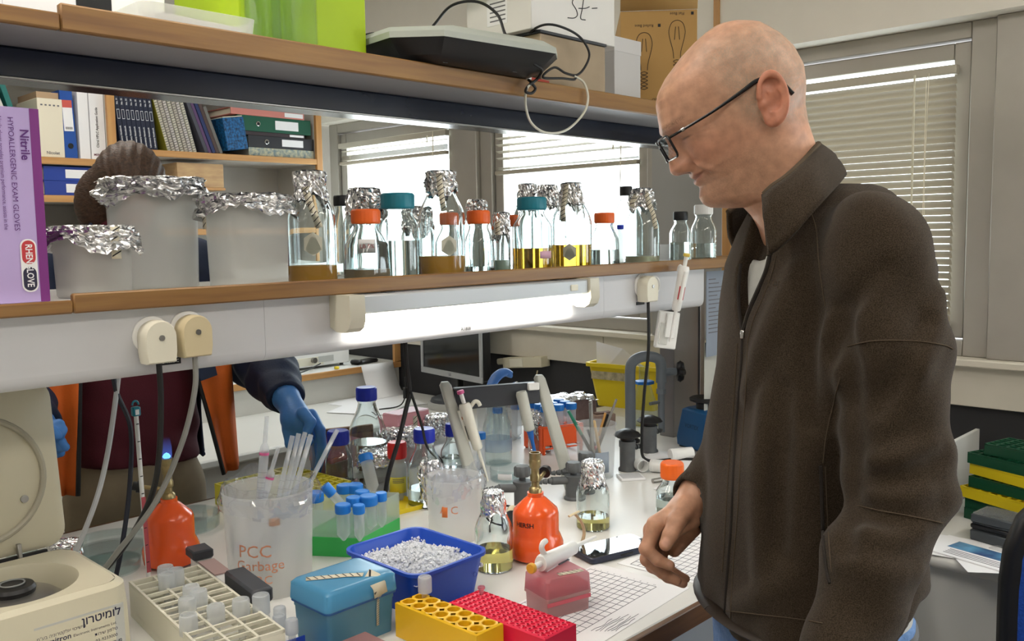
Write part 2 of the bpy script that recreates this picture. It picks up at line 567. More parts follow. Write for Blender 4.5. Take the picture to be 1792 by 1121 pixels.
# ---- reagent shelf unit over the bench
unit = thing('reagent_shelf', 'double reagent shelf with oak edges standing along the lab bench', 'shelf', (0, 0, 0))
low = MB().b2(-.6, 2.40, 1.386, 1.76, 1.446, 1.4640, bev=.001).build('shelf_board', WHITE, unit)
MB().b2(.506, 2.40, 1.372, 1.3857, 1.446, 1.475, bev=.0025).build('edge_strip', OAK, low)
MB().b2(-.6, .5055, 1.372, 1.3857, 1.446, 1.4655, bev=.0025).build('edge_strip', OAK, low)
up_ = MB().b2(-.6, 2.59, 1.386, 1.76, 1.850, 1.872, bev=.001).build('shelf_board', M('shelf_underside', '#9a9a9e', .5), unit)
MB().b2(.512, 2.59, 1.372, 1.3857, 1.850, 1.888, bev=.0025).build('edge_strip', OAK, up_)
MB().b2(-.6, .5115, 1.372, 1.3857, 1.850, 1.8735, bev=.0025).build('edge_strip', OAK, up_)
MB().b2(-.6, 2.59, 1.53, 1.60, 1.800, 1.8498, bev=.004).build('beam', NAVY, unit)
MB().b2(-.6, 2.43, 1.526, 1.534, 1.799, 1.803, bev=.001).build('bright_lower_edge', STEEL, unit)
# service trunking under the lower shelf, rounded lower edge
poly = [(1.396, 1.4455), (1.396, 1.357)]
for k in range(7):
    a = R(180 + 15 * k); poly.append((1.416 + .02 * math.cos(a), 1.357 + .02 * math.sin(a)))
poly += [(1.68, 1.337), (1.68, 1.4455)]
for xa, xb in ((-.6, .83), (.8305, 1.78), (1.7805, 2.24)):
    t = MB()
    t.loft([[(xa, p[0], p[1]) for p in poly], [(xb, p[0], p[1]) for p in poly]])
    t.build('trunking_panel', PANEL, unit)
MB().b2(2.395, 2.535, 1.60, 1.655, BT, 1.445, bev=.002).build('column', ALU2, unit)
MB().b2(2.548, 2.575, 1.60, 1.64, BT, 1.445, bev=.002).build('column_rail', ALU2, unit)
MB().b2(-.30, -.24, 1.58, 1.63, BT, 1.336, bev=.002).build('column', ALU2, unit)
MB().b2(-.30, -.24, 1.585, 1.63, 1.4642, 1.799, bev=.002).build('upper_post', NAVY, unit)
# oak end frame rising past the lower shelf
ef = thing('end_frame', 'oak end frame of the shelf beside the right window', 'frame', (0, 0, 0))
MB().b2(2.60, 2.645, 1.52, 1.555, .9, 1.87, bev=.002).build('upright', PINEZ, ef)
MB().b2(2.405, 2.64, 1.48, 1.515, 1.446, 1.474, bev=.002).build('cross_bar', OAK, ef)

# ---- desks along the window wall and back wall
def desk(name, label, x0, x1, y0, y1, z, front):
    e = thing(name, label, 'desk', (0, 0, 0))
    if front == 'x':
        n = 8
        pr = [(x1, z), (x1, z - .035), (x0 + .06, z - .035)]
        for k in range(n + 1):
            a = R(-90 - 180 * k / n); pr.append((x0 + .0175 + .0175 * math.cos(a), z - .0175 + .0175 * math.sin(a)))
        m = MB(); m.loft([[(p[0], y0, p[1]) for p in pr], [(p[0], y1, p[1]) for p in pr]])
    else:
        m = MB(); m.b2(x0, x1, y0, y1, z - .035, z, bev=.008)
    m.build('desktop', WHITE, e)
    return e
d1 = desk('wall_desk', 'white postformed desk under the right window beside the blue chair', 2.27, 2.985, -1.5, .833, .75, 'x')
MB().b2(2.565, 2.985, .8335, 1.22, .715, .75, bev=.003).build('desktop', WHITE, d1)
MB().b2(2.31, 2.33, -1.5, .83, .45, .714).build('modesty_panel', WHITE, d1)
MB().b2(2.33, 2.95, -1.48, -1.44, 0, .714).build('end_panel', WHITE, d1)
MB().b2(2.33, 2.95, .78, .82, 0, .714).build('end_panel', WHITE, d1)
d2 = desk('wall_desk', 'white desk under the middle window carrying the computer monitor', 2.40, 2.985, 2.13, 3.05, .75, 'x')
MB().b2(2.45, 2.95, 2.14, 2.17, 0, .714).build('end_panel', WHITE, d2)
MB().b2(2.45, 2.47, 2.17, 3.05, .45, .714).build('modesty_panel', WHITE, d2)
d3 = desk('corner_desk', 'white desk along the back wall behind the gloved person', .2, 2.985, 3.051, 4.28, .75, 'y')
dr = M('drawer_front', '#cfcec9', .45)
for k in range(4):
    x = .45 + .5 * k
    c = MB().b2(x, x + .49, 3.12, 3.9, .06, .714).build('drawer_cabinet', WHITE, d3)
    for q in range(3):
        dd = MB().b2(x + .005, x + .485, 3.10, 3.118, .07 + .215 * q, .28 + .215 * q, bev=.003).build('drawer_front', dr, d3)
# raised shelf on the back desk
rs = thing('raised_shelf', 'low white shelf with pine front edge on the back desk', 'shelf', (0, 0, 0))
MB().b2(1.2, 2.98, 3.692, 4.15, .876, .902).build('board', WHITE, rs)
MB().b2(1.2, 2.98, 3.68, 3.6915, .872, .903, bev=.002).build('front_edge', PINE, rs)
MB().b2(1.2, 2.98, 3.70, 3.72, .7505, .8755).build('back_panel', M('shelf_riser', '#c9c8c2', .5), rs)
MB().b2(2.94, 2.98, 3.68, 3.70, .9035, 1.2, bev=.002).build('upright', PINEZ, rs)
MB().b2(1.2, 2.98, 4.16, 4.18, .9025, 1.40).build('rear_board', WHITE, rs)

# ---- bookshelf on the back wall
bs = thing('bookshelf', 'wall bookshelf with pine front edges filled with notebooks and binders', 'bookshelf', (0, 0, 0))
BY0 = 3.90
BSW = M('bookshelf_board', '#c9c6c0', .6)
def bboard(x0, x1, z, t=.028):
    b = MB().b2(x0, x1, BY0 + .02, 4.27, z - t, z).build('shelf_board', BSW, bs)
    MB().b2(x0, x1, BY0, BY0 + .0195, z - t, z, bev=.002).build('front_edge', PINE, b)
def bup(x, z0, z1, t=.034):
    b = MB().b2(x, x + t, BY0 + .02, 4.27, z0, z1).build('upright', BSW, bs)
    MB().b2(x, x + t, BY0, BY0 + .0195, z0, z1, bev=.002).build('front_edge', PINEZ, b)
bup(1.62, 1.42, 2.32); bup(2.655, 1.42, 2.32); bup(.42, 1.42, 2.32)
bboard(1.655, 2.654, 1.945); bboard(.455, 1.619, 1.892); bboard(.455, 1.619, 1.740)
bboard(1.655, 2.654, 1.60); bboard(.455, 1.619, 1.60); bboard(.455, 2.654, 2.30)
MB().b2(.42, 2.69, 4.272, 4.285, 1.42, 2.32).build('back_board', BSW, bs)
BZ, BZL = 1.9455, 1.8925       # where books stand
# ================================================================ labware builders
_RAY = Matrix(((_r2.x, _u2.x, -_f.x), (_r2.y, _u2.y, -_f.y), (_r2.z, _u2.z, -_f.z)))
def _ray(px, py): return _RAY @ Vector((px - 896, 560.5 - py, -CAM_F))
def onY(px, py, Y):
    d = _ray(px, py); return CAM_POS + d * (Y / d.y)
def onX(px, py, X):
    d = _ray(px, py); return CAM_POS + d * (X / d.x)
def onZ(px, py, z):
    d = _ray(px, py); return CAM_POS + d * ((z - CAM_POS.z) / d.z)
def mpp(p):
    """metres per photo pixel at point p"""
    return (Vector(p) - CAM_POS).dot(_f) / CAM_F

def cap_mesh(r, h, mat, ribs=24, n=72, name='cap'):
    m = MB()
    def fn(rr, z, a): return (rr * (1 + (.022 * (math.cos(a * ribs) > 0) if .12 * h < z < .86 * h else 0)), z)
    m.lathe([(r * .96, 0), (r, .06 * h), (r, .14 * h), (r, .84 * h), (r * .985, .93 * h), (r * .9, h), (r * .55, h * .985), (0, h * .985)], n, fn=fn)
    return m

def foil_mesh(r, h, flare=1.15, seed=0, drape=.35, n=44, rows=16, amp=.16, top=1.0):
    """crumpled foil hood over a mouth of radius r: top at z=0, hangs down to -h"""
    q = random.Random(seed)
    ph = [q.uniform(0, 6.28) for _ in range(8)]
    m = MB()
    rings = []
    hang = [h * (1 + drape * (.6 * math.sin(2 * PI * k / n * 2 + ph[0]) + .5 * math.sin(2 * PI * k / n * 5 + ph[1]) + q.uniform(-.25, .25))) for k in range(n)]
    prof = []
    for i in range(rows + 1):
        t = i / rows
        ring = []
        for k in range(n):
            a = 2 * PI * k / n
            if t < .3:
                u = t / .3
                rr, z = r * top * (.12 + .88 * u), -h * .04 * u * u
            else:
                u = (t - .3) / .7
                rr = r * (top + (flare - top) * u + .06 * math.sin(u * 9 + ph[2]))
                z = -h * .05 - (hang[k] - h * .05) * u
            fold = .5 * math.sin(a * 11 + ph[3] + 3 * t) + .5 * math.sin(a * 17 + ph[4] - 4 * t)
            d = amp * r * (q.uniform(-.5, .5) + .45 * fold) * min(1, .25 + t * 1.6)
            rr += d
            ring.append((rr * math.cos(a), rr * math.sin(a), z + q.uniform(-.5, .5) * amp * r * .6))
        rings.append(ring)
    m.loft(rings, caps=False)
    m.f.append(tuple(range(n))[::-1]); m.m.append(0)
    return m

def shell(outer, t, n=48, fn=None, mouth=True):
    """thick-walled vessel from an outer (r, z) profile, floor first"""
    inner = [(max(r - t, .0005), max(z, outer[0][1] + t * 1.6)) for r, z in outer if r > t]
    prof = [(0, outer[0][1])] + outer + inner[::-1] + [(0, outer[0][1] + t * 1.6)]
    return MB().lathe(prof, n, fn=fn)

def bottle_profile(r, h, neck, nh, sh=.28, base=.006):
    """round bottle: body, shoulder of height sh*h, neck with a bead"""
    zb = h - nh
    zs = zb - sh * h
    pts = [(r * .9, 0), (r * .985, base * .5), (r, base * 1.4), (r, zs)]
    for k in range(1, 9):
        t = k / 8
        e = (1 - math.cos(t * PI)) / 2
        pts.append((r + (neck - r) * (e * .75 + t * .25), zs + sh * h * (t * .82 + .18 * math.sin(t * PI / 2))))
    pts += [(neck, zb + nh * .1), (neck * 1.08, zb + nh * .2), (neck * 1.08, zb + nh * .3), (neck, zb + nh * .4), (neck, h)]
    return pts

def sq(p, amt=.5):
    """squares a round section: superellipse factor"""
    def fn(r, z, a):
        c, s = abs(math.cos(a)), abs(math.sin(a))
        n = 2 + 3.2 * amt
        k = (c ** n + s ** n) ** (-1 / n)
        return (r * (1 + (k - 1) * p(z)), z)
    return fn

def liquid_mesh(prof, t, level, n=48, fn=None):
    pts = [(max(r - t + .0003, .001), max(z, t * 1.7)) for r, z in prof if r > t and z < level]
    last = pts[-1][0]
    pts.append((last, level))
    return MB().lathe([(0, pts[0][1])] + pts + [(0, level)], n, fn=fn)

def tape_strip(pts, w, parent, name='tape_strip', stripes=True, normal=(0, -1, 0)):
    """paper tape along pts with slanting black stripes"""
    nv = Vector(normal).normalized()
    P = [Vector(p) for p in pts]
    m = MB()
    side = [((P[min(i + 1, len(P) - 1)] - P[max(i - 1, 0)]).cross(nv)).normalized() * w / 2 for i in range(len(P))]
    v, f = [], []
    for p, s in zip(P, side): v += [p - s, p + s]
    for i in range(len(P) - 1): f.append((2 * i, 2 * i + 1, 2 * i + 3, 2 * i + 2))
    m.add(v, f)
    o = m.build(name, PAPERTAPE, parent)
    so = o.modifiers.new('s', 'SOLIDIFY'); so.thickness = .0004; so.offset = 0
    if stripes:
        k = MB()
        L = 0.0
        acc = [0]
        for i in range(len(P) - 1): acc.append(acc[-1] + (P[i + 1] - P[i]).length)
        n = max(2, int(acc[-1] / (w * .75)))
        def atl(l):
            l = min(max(l, 0), acc[-1] - 1e-6)
            for i in range(len(P) - 1):
                if l <= acc[i + 1]:
                    t = (l - acc[i]) / max(acc[i + 1] - acc[i], 1e-9)
                    return P[i].lerp(P[i + 1], t), side[i].lerp(side[i + 1], t)
            return P[-1], side[-1]
        for q in range(n):
            l = acc[-1] * (q + .35) / n
            a, sa = atl(l - w * .25); b, sb = atl(l + w * .25)
            d = (b - a).normalized() * w * .07 if (b - a).length > 0 else Vector((0, 0, 0))
            off = nv * .0007
            k.add([a - sa * .95 - d + off, a - sa * .95 + d + off, b + sb * .95 + d + off, b + sb * .95 - d + off], [(0, 1, 2, 3)])
        k.build('stripes', INK, o, smooth=0)
    return o

def bottle(label, px, py_base, Y, w_px, top_px, kind='round', cap=None, cap_px=None, capw_px=None, liq=None, level=0, Z=1.4642, foil=None, group=None, glass=None, sh=.24, seed=1, cat='bottle', neckf=None, t=.0022, name=None):
    """a lab bottle measured in the photograph: position from its centre column, real size from its pixel width at that depth"""
    p = onY(px, py_base, Y); p.z = Z
    s = mpp(p)
    r = w_px * s / 2
    # height: between the shelf plane and the top row
    H = onY(px, top_px, Y).z - Z
    e = thing(name or 'glass_bottle', label, cat, p, rng.uniform(-.4, .4) if kind == 'square' else 0, group)
    ch = (cap_px or 24) * s
    cr = (capw_px or 50) * s / 2
    neck = (neckf * r if neckf else cr * .86)
    hb = H - (ch * .12 if cap else 0)
    nh = ch * 1.15 if cap else max(.03, .16 * H)
    prof = bottle_profile(r, hb, min(neck, r * .97), nh, sh)
    zs = prof[3][1]
    fn = sq(lambda z: max(0, min(1, (zs * 1.08 - z) / (.1 * H + 1e-6)))) if kind == 'square' else None
    g = glass or GLASS
    shell(prof, t, 56, fn).build('body', g, e)
    if liq: liquid_mesh(prof, t, level * s if level > 1 else level * H, 56, fn).build('liquid', liq, e)
    if cap: cap_mesh(cr, ch, cap).build('cap', cap, e, (0, 0, H - ch))
    if foil:
        fr = (foil.get('w') or 60) * s / 2
        foil_mesh(fr, (foil.get('h') or 50) * s, foil.get('flare', 1.15), seed, foil.get('drape', .3), amp=foil.get('amp', .14)).build('foil_cover', FOIL, e, (0, 0, H + .002), smooth=0)
    return e, r, H, s

def toward(e_loc, az_off=0.0):
    """unit vector from a thing towards the camera, in the horizontal plane"""
    d = Vector((CAM_POS.x - e_loc[0], CAM_POS.y - e_loc[1], 0)).normalized()
    return Matrix.Rotation(az_off, 3, 'Z') @ d

def body_tape(e, r, z_hi, z_lo, w, az=0.0, r_hi=None, az2=None):
    """tape running down over a shoulder, lying on the side that faces the room"""
    pts = []
    n = 8
    for k in range(n + 1):
        t = k / n
        d = toward(e.location, az + ((az2 if az2 is not None else az) - az) * t)
        rr = (r_hi if r_hi else r) + (r - (r_hi if r_hi else r)) * min(1, t * 1.6) + .0015
        pts.append(d * rr + Vector((0, 0, z_hi + (z_lo - z_hi) * t)))
    return tape_strip(pts, w, e, normal=toward(e.location, az))

def patch(e, r, z0, z1, az, halfdeg, mat, name='label', n=8, off=.0008):
    """curved paper label on a round body"""
    base = math.atan2(-e.location.y, -e.location.x) + az
    v, f = [], []
    for k in range(n + 1):
        a = base + R(halfdeg) * (2 * k / n - 1)
        v += [((r + off) * math.cos(a), (r + off) * math.sin(a), z0), ((r + off) * math.cos(a), (r + off) * math.sin(a), z1)]
    for k in range(n): f.append((2 * k, 2 * k + 2, 2 * k + 3, 2 * k + 1))
    o = MB().add(v, f).build(name, mat, e)
    so = o.modifiers.new('s', 'SOLIDIFY'); so.thickness = .0003
    return o

def curved_text(e, txt, size, r, z, az, mat, name='lettering', bold=False, off=.0012):
    """lettering wrapped on a round body, facing the room"""
    me = text_mesh(txt, size, bold, mat).copy()
    base = math.atan2(-e.location.y, -e.location.x) + az
    for vt in me.vertices:
        a = base + vt.co.x / r
        vt.co = Vector(((r + off) * math.cos(a), (r + off) * math.sin(a), z + vt.co.y))
    return obj(name, me, e)
# ================================================================ things on the lower shelf
SH = 1.4642
G1 = 'glass bottles on the lower shelf'
YF, YB = 1.455, 1.60
# --- glove box
gb = thing('glove_box', 'lilac cardboard box of nitrile exam gloves at the left end of the lower shelf', 'box', (.485, 1.405, SH))
LILAC = M('lilac_card', '#b9a5d8', .55, var=.02)
PURP = M('purple_card', '#7c2f80', .55)
PURPD = M('deep_purple_card', '#5c2a78', .55)
gh = onY(97, 193, 1.405).z - SH
MB().b2(-.30, 0, 0, .11, 0, gh, bev=.0008).build('carton', LILAC, gb)
MB().b2(-.012, .0006, -.0006, .1106, 0.0005, gh - .0005).build('edge_band', PURP, gb)
blob = []
for k in range(25):
    t = k / 24
    blob.append((-.30 + .005 + .205 * (1 - math.cos(min(1, t * 1.0) * PI)) / 2, .002 + .20 * (1 - t) ** 1.0 * (1 - t * .0)))
pl = [(-.30, .003)]
for x, z in [(-.085, .003), (-.078, .012), (-.075, .03), (-.083, .05), (-.10, .075), (-.125, .10), (-.145, .13), (-.165, .17), (-.18, .22), (-.20, .27), (-.22, .30), (-.30, .30)]:
    pl.append((x, min(z, gh - .002)))
m = MB(); m.add([(x, -.0004, z) for x, z in pl], [tuple(range(len(pl)))[::1]]); m.build('swoosh_print', M('mid_lilac_print', '#a28fcb', .55), gb, smooth=0)
pl2 = [(-.30, .0035), (-.092, .0035), (-.086, .015), (-.09, .035), (-.105, .055), (-.135, .085), (-.17, .11), (-.22, .13), (-.30, .14)]
m = MB(); m.add([(x, -.0007, z) for x, z in pl2], [tuple(range(len(pl2)))]); m.build('swoosh_print', PURPD, gb, smooth=0)
VR = (R(90), R(90), 0)      # lettering that runs downwards on a face looking to -Y
text('brand_lettering', 'Nitrile', .0165, PURPD, gb, (-.021, -.0012, gh - .052), VR, True, 'CENTER')
text('lettering', 'HYPOALLERGENIC EXAM GLOVES', .0105, PURPD, gb, (-.038, -.0012, gh - .014), VR, False, 'LEFT')
for k, ln in enumerate(['Nitrile gloves provides premium performance, assists in the', 'range of chemicals. Has these three gloves made from the large', 'hypoallergenic, contains no allergy causing proteins.', 'the ideal choice for researchers with latex intolerance.']):
    text('lettering', ln, .0078, PURPD, gb, (-.052 - .0115 * k, -.0012, gh - .014), VR, False, 'LEFT', .84)
REDL = M('red_print', '#c23a40', .5); DKL = M('dark_print', '#2b2a44', .5); WHT = M('white_print', '#f4f4f6', .5)
pp = rrect(.022, .076, .010)
m = MB(); m.add([(-.025 + x, -.0009, .053 + z) for x, z in pp], [tuple(range(len(pp)))]); m.build('logo_plate', WHT, gb, smooth=0)
pp = rrect(.018, .034, .009)
m = MB(); m.add([(-.025 + x, -.0013, .072 + z) for x, z in pp], [tuple(range(len(pp)))]); m.build('logo_plate', REDL, gb, smooth=0)
m = MB(); m.add([(-.025 + x, -.0013, .034 + z) for x, z in pp], [tuple(range(len(pp)))]); m.build('logo_plate', DKL, gb, smooth=0)
text('logo_lettering', 'RHENGLOVE', .0130, WHT, gb, (-.025, -.0017, .053), VR, True, 'CENTER', .82)
text('size_mark', 'S', .013, WHT, gb, (-.135, -.0014, .034), VR, True)
text('lettering', 'NON STERILE', .008, WHT, gb, (-.17, -.0014, .055), VR, True)
ring = MB().tube([(-.135 + .012 * math.cos(2 * PI * k / 20), -.0014, .034 + .015 * math.sin(2 * PI * k / 20)) for k in range(21)], .0006, 5)
ring.build('size_ring', WHT, gb)
for q in range(4):
    MB().tube([(-.128 + .0 * q, -.0014, .040 + .0035 * q), (-.112 + .002 * (q % 3), -.0014, .040 + .0035 * q)], .0009, 5).build('hand_symbol', WHT, gb)
top_tab = MB().b2(-.28, -.06, .02, .09, gh - .0002, gh + .001).build('tear_flap', PURP, gb)

# --- three foil covered plastic beakers
def foil_beaker(label, px, base_py, Y, wpx, top_py, foil_w, foil_h, seed, Z=SH, flare=1.12, amp=.12, taper=.94, mat=None, group='foil covered beakers on the lower shelf', tilt=0, drape=.35):
    p = onY(px, base_py, Y); p.z = Z
    s = mpp(p)
    r = wpx * s / 2
    H = onY(px, top_py, Y).z - Z
    e = thing('beaker', label, 'beaker', p, 0, group)
    prof = [(r * taper * .96, 0), (r * taper, .004), (r, H * .96), (r * 1.03, H * .985), (r * 1.03, H)]
    shell(prof, .002, 48).build('body', mat or MILK, e)
    f = foil_mesh(foil_w * s / 2, foil_h * s, flare, seed, drape, 60, 18, amp).build('foil_cover', FOIL, e, (0, 0, H + .006), (tilt, 0, 0), smooth=0)
    return e, r, H, s
e, r, H, s = foil_beaker('tall frosted beaker with the widest crumpled foil lid', 274, 497, 1.61, 150, 318, 172, 38, 3, amp=.10, flare=1.06)
e, r, H, s = foil_beaker('short frosted beaker with crumpled foil beside the glove box', 166, 505, 1.46, 128, 402, 138, 38, 5)
body_tape(e, r * 1.07, H + .004, H - .045, .016, .55)
e, r, H, s = foil_beaker('wide frosted beaker under crumpled foil between tall beaker and amber bottle', 437, 490, 1.47, 140, 346, 150, 34, 11)
body_tape(e, r * 1.06, H + .002, H - .055, .015, -1.15)

def hexpatch(e, r, z, size, az, mat):
    base = math.atan2(-e.location.y, -e.location.x) + az
    v = []
    for k in range(6):
        a = R(60 * k + 30)
        x, zz = size * math.cos(a), size * 1.15 * math.sin(a)
        v.append(((r + .0008) * math.cos(base + x / r), (r + .0008) * math.sin(base + x / r), z + zz))
    MB().add(v, [tuple(range(6))]).build('marking_patch', mat, e, smooth=0)
PATCH = M('enamel_patch', '#b8b7a8', .6)
BL = lambda lab, *a, **k: bottle(lab, *a, group=G1, **k)
# back row first
BL('black-capped bottle behind the foil bottle at the left window', 601, 478, 1.70, 40, 342, cap=BLACK, cap_px=18, capw_px=26)
BL('glass bottle with a broad foil hood behind the orange-capped bottle', 642, 478, 1.57, 76, 330, foil=dict(w=58, h=52), seed=21, neckf=.62)
BL('foil-hooded bottle half hidden behind the clear teal-capped bottle', 733, 473, YB, 56, 362, foil=dict(w=46, h=44), seed=23, neckf=.6)
BL('orange-capped bottle standing behind the striped-tape amber bottle', 792, 470, YB, 58, 372, 'square', cap=ORANGEP, cap_px=21, capw_px=42)
BL('glass bottle with small flat foil cap at the window post', 836, 468, YB, 50, 350, foil=dict(w=34, h=30, flare=1.05), seed=29, neckf=.6)
BL('orange-capped bottle hidden behind the small green-tinted flask', 893, 465, 1.545, 38, 376, 'square', cap=ORANGEP, cap_px=20, capw_px=32)
BL('foil-hooded bottle behind the teal cap of the golden bottle', 925, 462, 1.63, 56, 322, foil=dict(w=32, h=40), seed=31, neckf=.5)
BL('foil-hooded bottle with black squares on its foil, back row', 960, 462, 1.70, 60, 324, foil=dict(w=36, h=42, flare=1.3), seed=37, neckf=.5)
BL('tall clear bottle with a black screw cap before the bright window', 1096, 452, YB, 60, 326, cap=BLACK, cap_px=16, capw_px=22, sh=.34)
# front row
e, r, H, s = BL('one-litre bottle of amber medium with striped tape, nearest the beakers', 548, 485, YF, 84, 300, foil=dict(w=54, h=56, flare=1.08), seed=41, liq=LIQ_AMBER, level=32, neckf=.56, sh=.26)
body_tape(e, r * .92, H - .03, H - .105, .013, -.28, r * .62, .35); hexpatch(e, r, .075, .019, .05, PATCH)
text('handwriting', 'kfarl', .016, INK, e, toward(e.location, .1) * r * .86 + Vector((0, 0, H - .07)), (R(90), R(50), math.atan2(e.location.y, e.location.x) - PI / 2))
e, r, H, s = BL('square orange-capped bottle with white label and brown dregs', 643, 478, YF, 70, 366, 'square', cap=ORANGEP, cap_px=25, capw_px=50, liq=M('brown_dregs', '#8a7b62', .3), level=20)
patch(e, r, .055, .082, -.1, 24, M('clear_label', '#d8d6d6', .6)); curved_text(e, 'LB 5%', .011, r, .068, -.1, REDL)
e, r, H, s = BL('wide bottle with faceted teal cap half full of clear liquid', 699, 473, 1.47, 74, 338, cap=TEALP, cap_px=27, capw_px=58, liq=LIQ_CLEAR, level=66, sh=.2)
e, r, H, s = BL('one-litre bottle of amber medium with striped tape before the window post', 775, 473, YF, 80, 300, foil=dict(w=50, h=40, flare=1.12), seed=43, liq=LIQ_AMBER, level=35, neckf=.55, sh=.27)
body_tape(e, r * .8, H - .008, H - .085, .012, -.12, r * .66, .12); hexpatch(e, r, .065, .019, .3, PATCH)
e, r, H, s = BL('square orange-capped bottle to the right of the second amber bottle', 839, 470, YF, 50, 368, 'square', cap=ORANGEP, cap_px=23, capw_px=40, liq=LIQ_CLEAR, level=14)
e, r, H, s = BL('small foil-hooded flask with green-tinted contents', 878, 466, YF, 32, 372, foil=dict(w=30, h=46, flare=1.05), seed=47, liq=M('green_tint', '#9fb3a4', .3), level=22, neckf=.7)
body_tape(e, r * 1.0, H - .02, H - .05, .011, -.35)
e, r, H, s = BL('teal-capped bottle with golden liquid and pink tape', 932, 462, YF, 70, 345, cap=TEALP, cap_px=22, capw_px=51, liq=LIQ_GOLD, level=40, sh=.2)
patch(e, r, .030, .047, .75, 22, M('pink_tape', '#d3a9bd', .6))
e, r, H, s = BL('foil-hooded bottle of golden liquid with striped tape and hexagon mark', 1001, 458, YF, 70, 320, foil=dict(w=36, h=50, flare=1.3), seed=53, liq=LIQ_GOLD, level=42, neckf=.5, sh=.3)
body_tape(e, r * .9, H - .004, H - .095, .013, -.45, r * .5); hexpatch(e, r, .042, .018, -.12, PATCH)
curved_text(e, 'KIMAX-35', .009, r, .078, -.2, M('white_enamel', '#c9c9c4', .6))
e, r, H, s = BL('square orange-capped bottle right of the hexagon bottle', 1058, 457, YF, 46, 372, 'square', cap=ORANGEP, cap_px=18, capw_px=35, liq=LIQ_CLEAR, level=30)
e, r, H, s = BL('slim blue-capped vial with black print on the lower shelf', 1086, 453, 1.50, 12, 393, cap=BLUECAP, cap_px=8, capw_px=12, glass=MILK, sh=.05, cat='vial', name='vial')
e, r, H, s = BL('big foil-capped bottle with a long tape tail and pale medium', 1124, 450, 1.48, 60, 330, foil=dict(w=34, h=34, flare=1.4), seed=59, liq=LIQ_MILKY, level=14, neckf=.48, sh=.36)
body_tape(e, r * 1.0, H - .01, H - .11, .013, .35, r * .6, .85); body_tape(e, r * .85, H - .01, H - .05, .016, -.5, r * .5, -.75)
e, r, H, s = BL('small clear bottle with black screw cap near the shelf end', 1191, 447, YF, 38, 370, cap=BLACK, cap_px=15, capw_px=25, liq=LIQ_CLEAR, level=35, sh=.22)
e, r, H, s = BL('clear bottle with white screw cap at the shelf end', 1231, 445, 1.48, 44, 358, cap=WHITEP, cap_px=17, capw_px=32, liq=LIQ_CLEAR, level=30, sh=.26)
for (px, lab) in ((1168, 'clear rectangular plastic cup by the big foil-capped bottle'), (1214, 'clear rectangular plastic cup between black and white capped bottles')):
    p = onY(px, 448, 1.56); p.z = SH
    e = thing('plastic_cup', lab, 'cup', p, 0, 'plastic cups on the lower shelf')
    o1, o2 = rrect(.042, .042, .006), rrect(.046, .046, .006)
    i1, i2 = rrect(.0405, .0405, .0055), rrect(.0445, .0445, .0055)
    MB().loft([ring3(i1, .0016), ring3(o1, 0)][1:] + [ring3(o2, .05), ring3(i2, .05), ring3(i1, .0016)]).build('wall', MILK2, e)
# ================================================================ things on the upper shelf
UT = 1.8722
LIME = M('lime_board', '#a9c712', .45, var=.03)
o = tag(MB().b2(.845, 1.118, 1.46, 1.70, 0, .34, bev=.002).build('storage_box', LIME, None, (0, 0, UT)), 'lime green storage box on the upper shelf', 'box')
MB().b2(.842, 1.121, 1.457, 1.703, .305, .345, bev=.002).build('lid', LIME, o)
def clear_jar(x0, x1, y0, y1, h, mat, label, fill=None):
    e = thing('clear_jar', label, 'jar', ((x0 + x1) / 2, (y0 + y1) / 2, UT), 0, 'clear jars on the upper shelf')
    w, d = x1 - x0, y1 - y0
    a, b = rrect(w, d, .014), rrect(w - .004, d - .004, .012)
    MB().loft([ring3(a, 0), ring3(a, h), ring3(b, h), ring3(b, .003)]).build('wall', mat, e)
    MB().loft([ring3(rrect(w + .006, d + .006, .016), h - .02), ring3(rrect(w + .006, d + .006, .016), h + .006)]).build('lid', MILK2, e)
    return e
clear_jar(.845, .893, 1.395, 1.455, .24, GLASST, 'narrow clear jar in front of the lime box')
clear_jar(.896, .965, 1.392, 1.452, .25, GLASST, 'square clear jar touching the front of the lime box')
e = thing('plastic_tray', 'frosted plastic tray of papers left of the clear jars', 'tray', (.74, 1.48, UT), 0)
a, b = rrect(.19, .17, .02), rrect(.20, .18, .02)
MB().loft([ring3(a, 0), ring3(b, .045), ring3(rrect(.195, .175, .019), .045), ring3(rrect(.185, .165, .019), .003)]).build('wall', MILK, e)
MB().box((0, .0, .02), (.16, .13, .03), .1).build('paper_pad', PAPER, e)
e = thing('glass_plate_box', 'white carton of glass plates behind the frosted tray', 'box', (.62, 1.63, UT), .1)
MB().b2(-.14, .14, -.07, .07, 0, .13, bev=.002).build('carton', PAPER, e)
MB().b2(-.02, .04, -.0712, -.0702, .06, .09).build('black_print', INK, e, smooth=0)
o = tag(MB().b2(.16, .46, 1.44, 1.70, 0, .09, bev=.002).build('paper_box', PAPER, None, (0, 0, UT)), 'flat white paper box at the left end of the upper shelf', 'box')

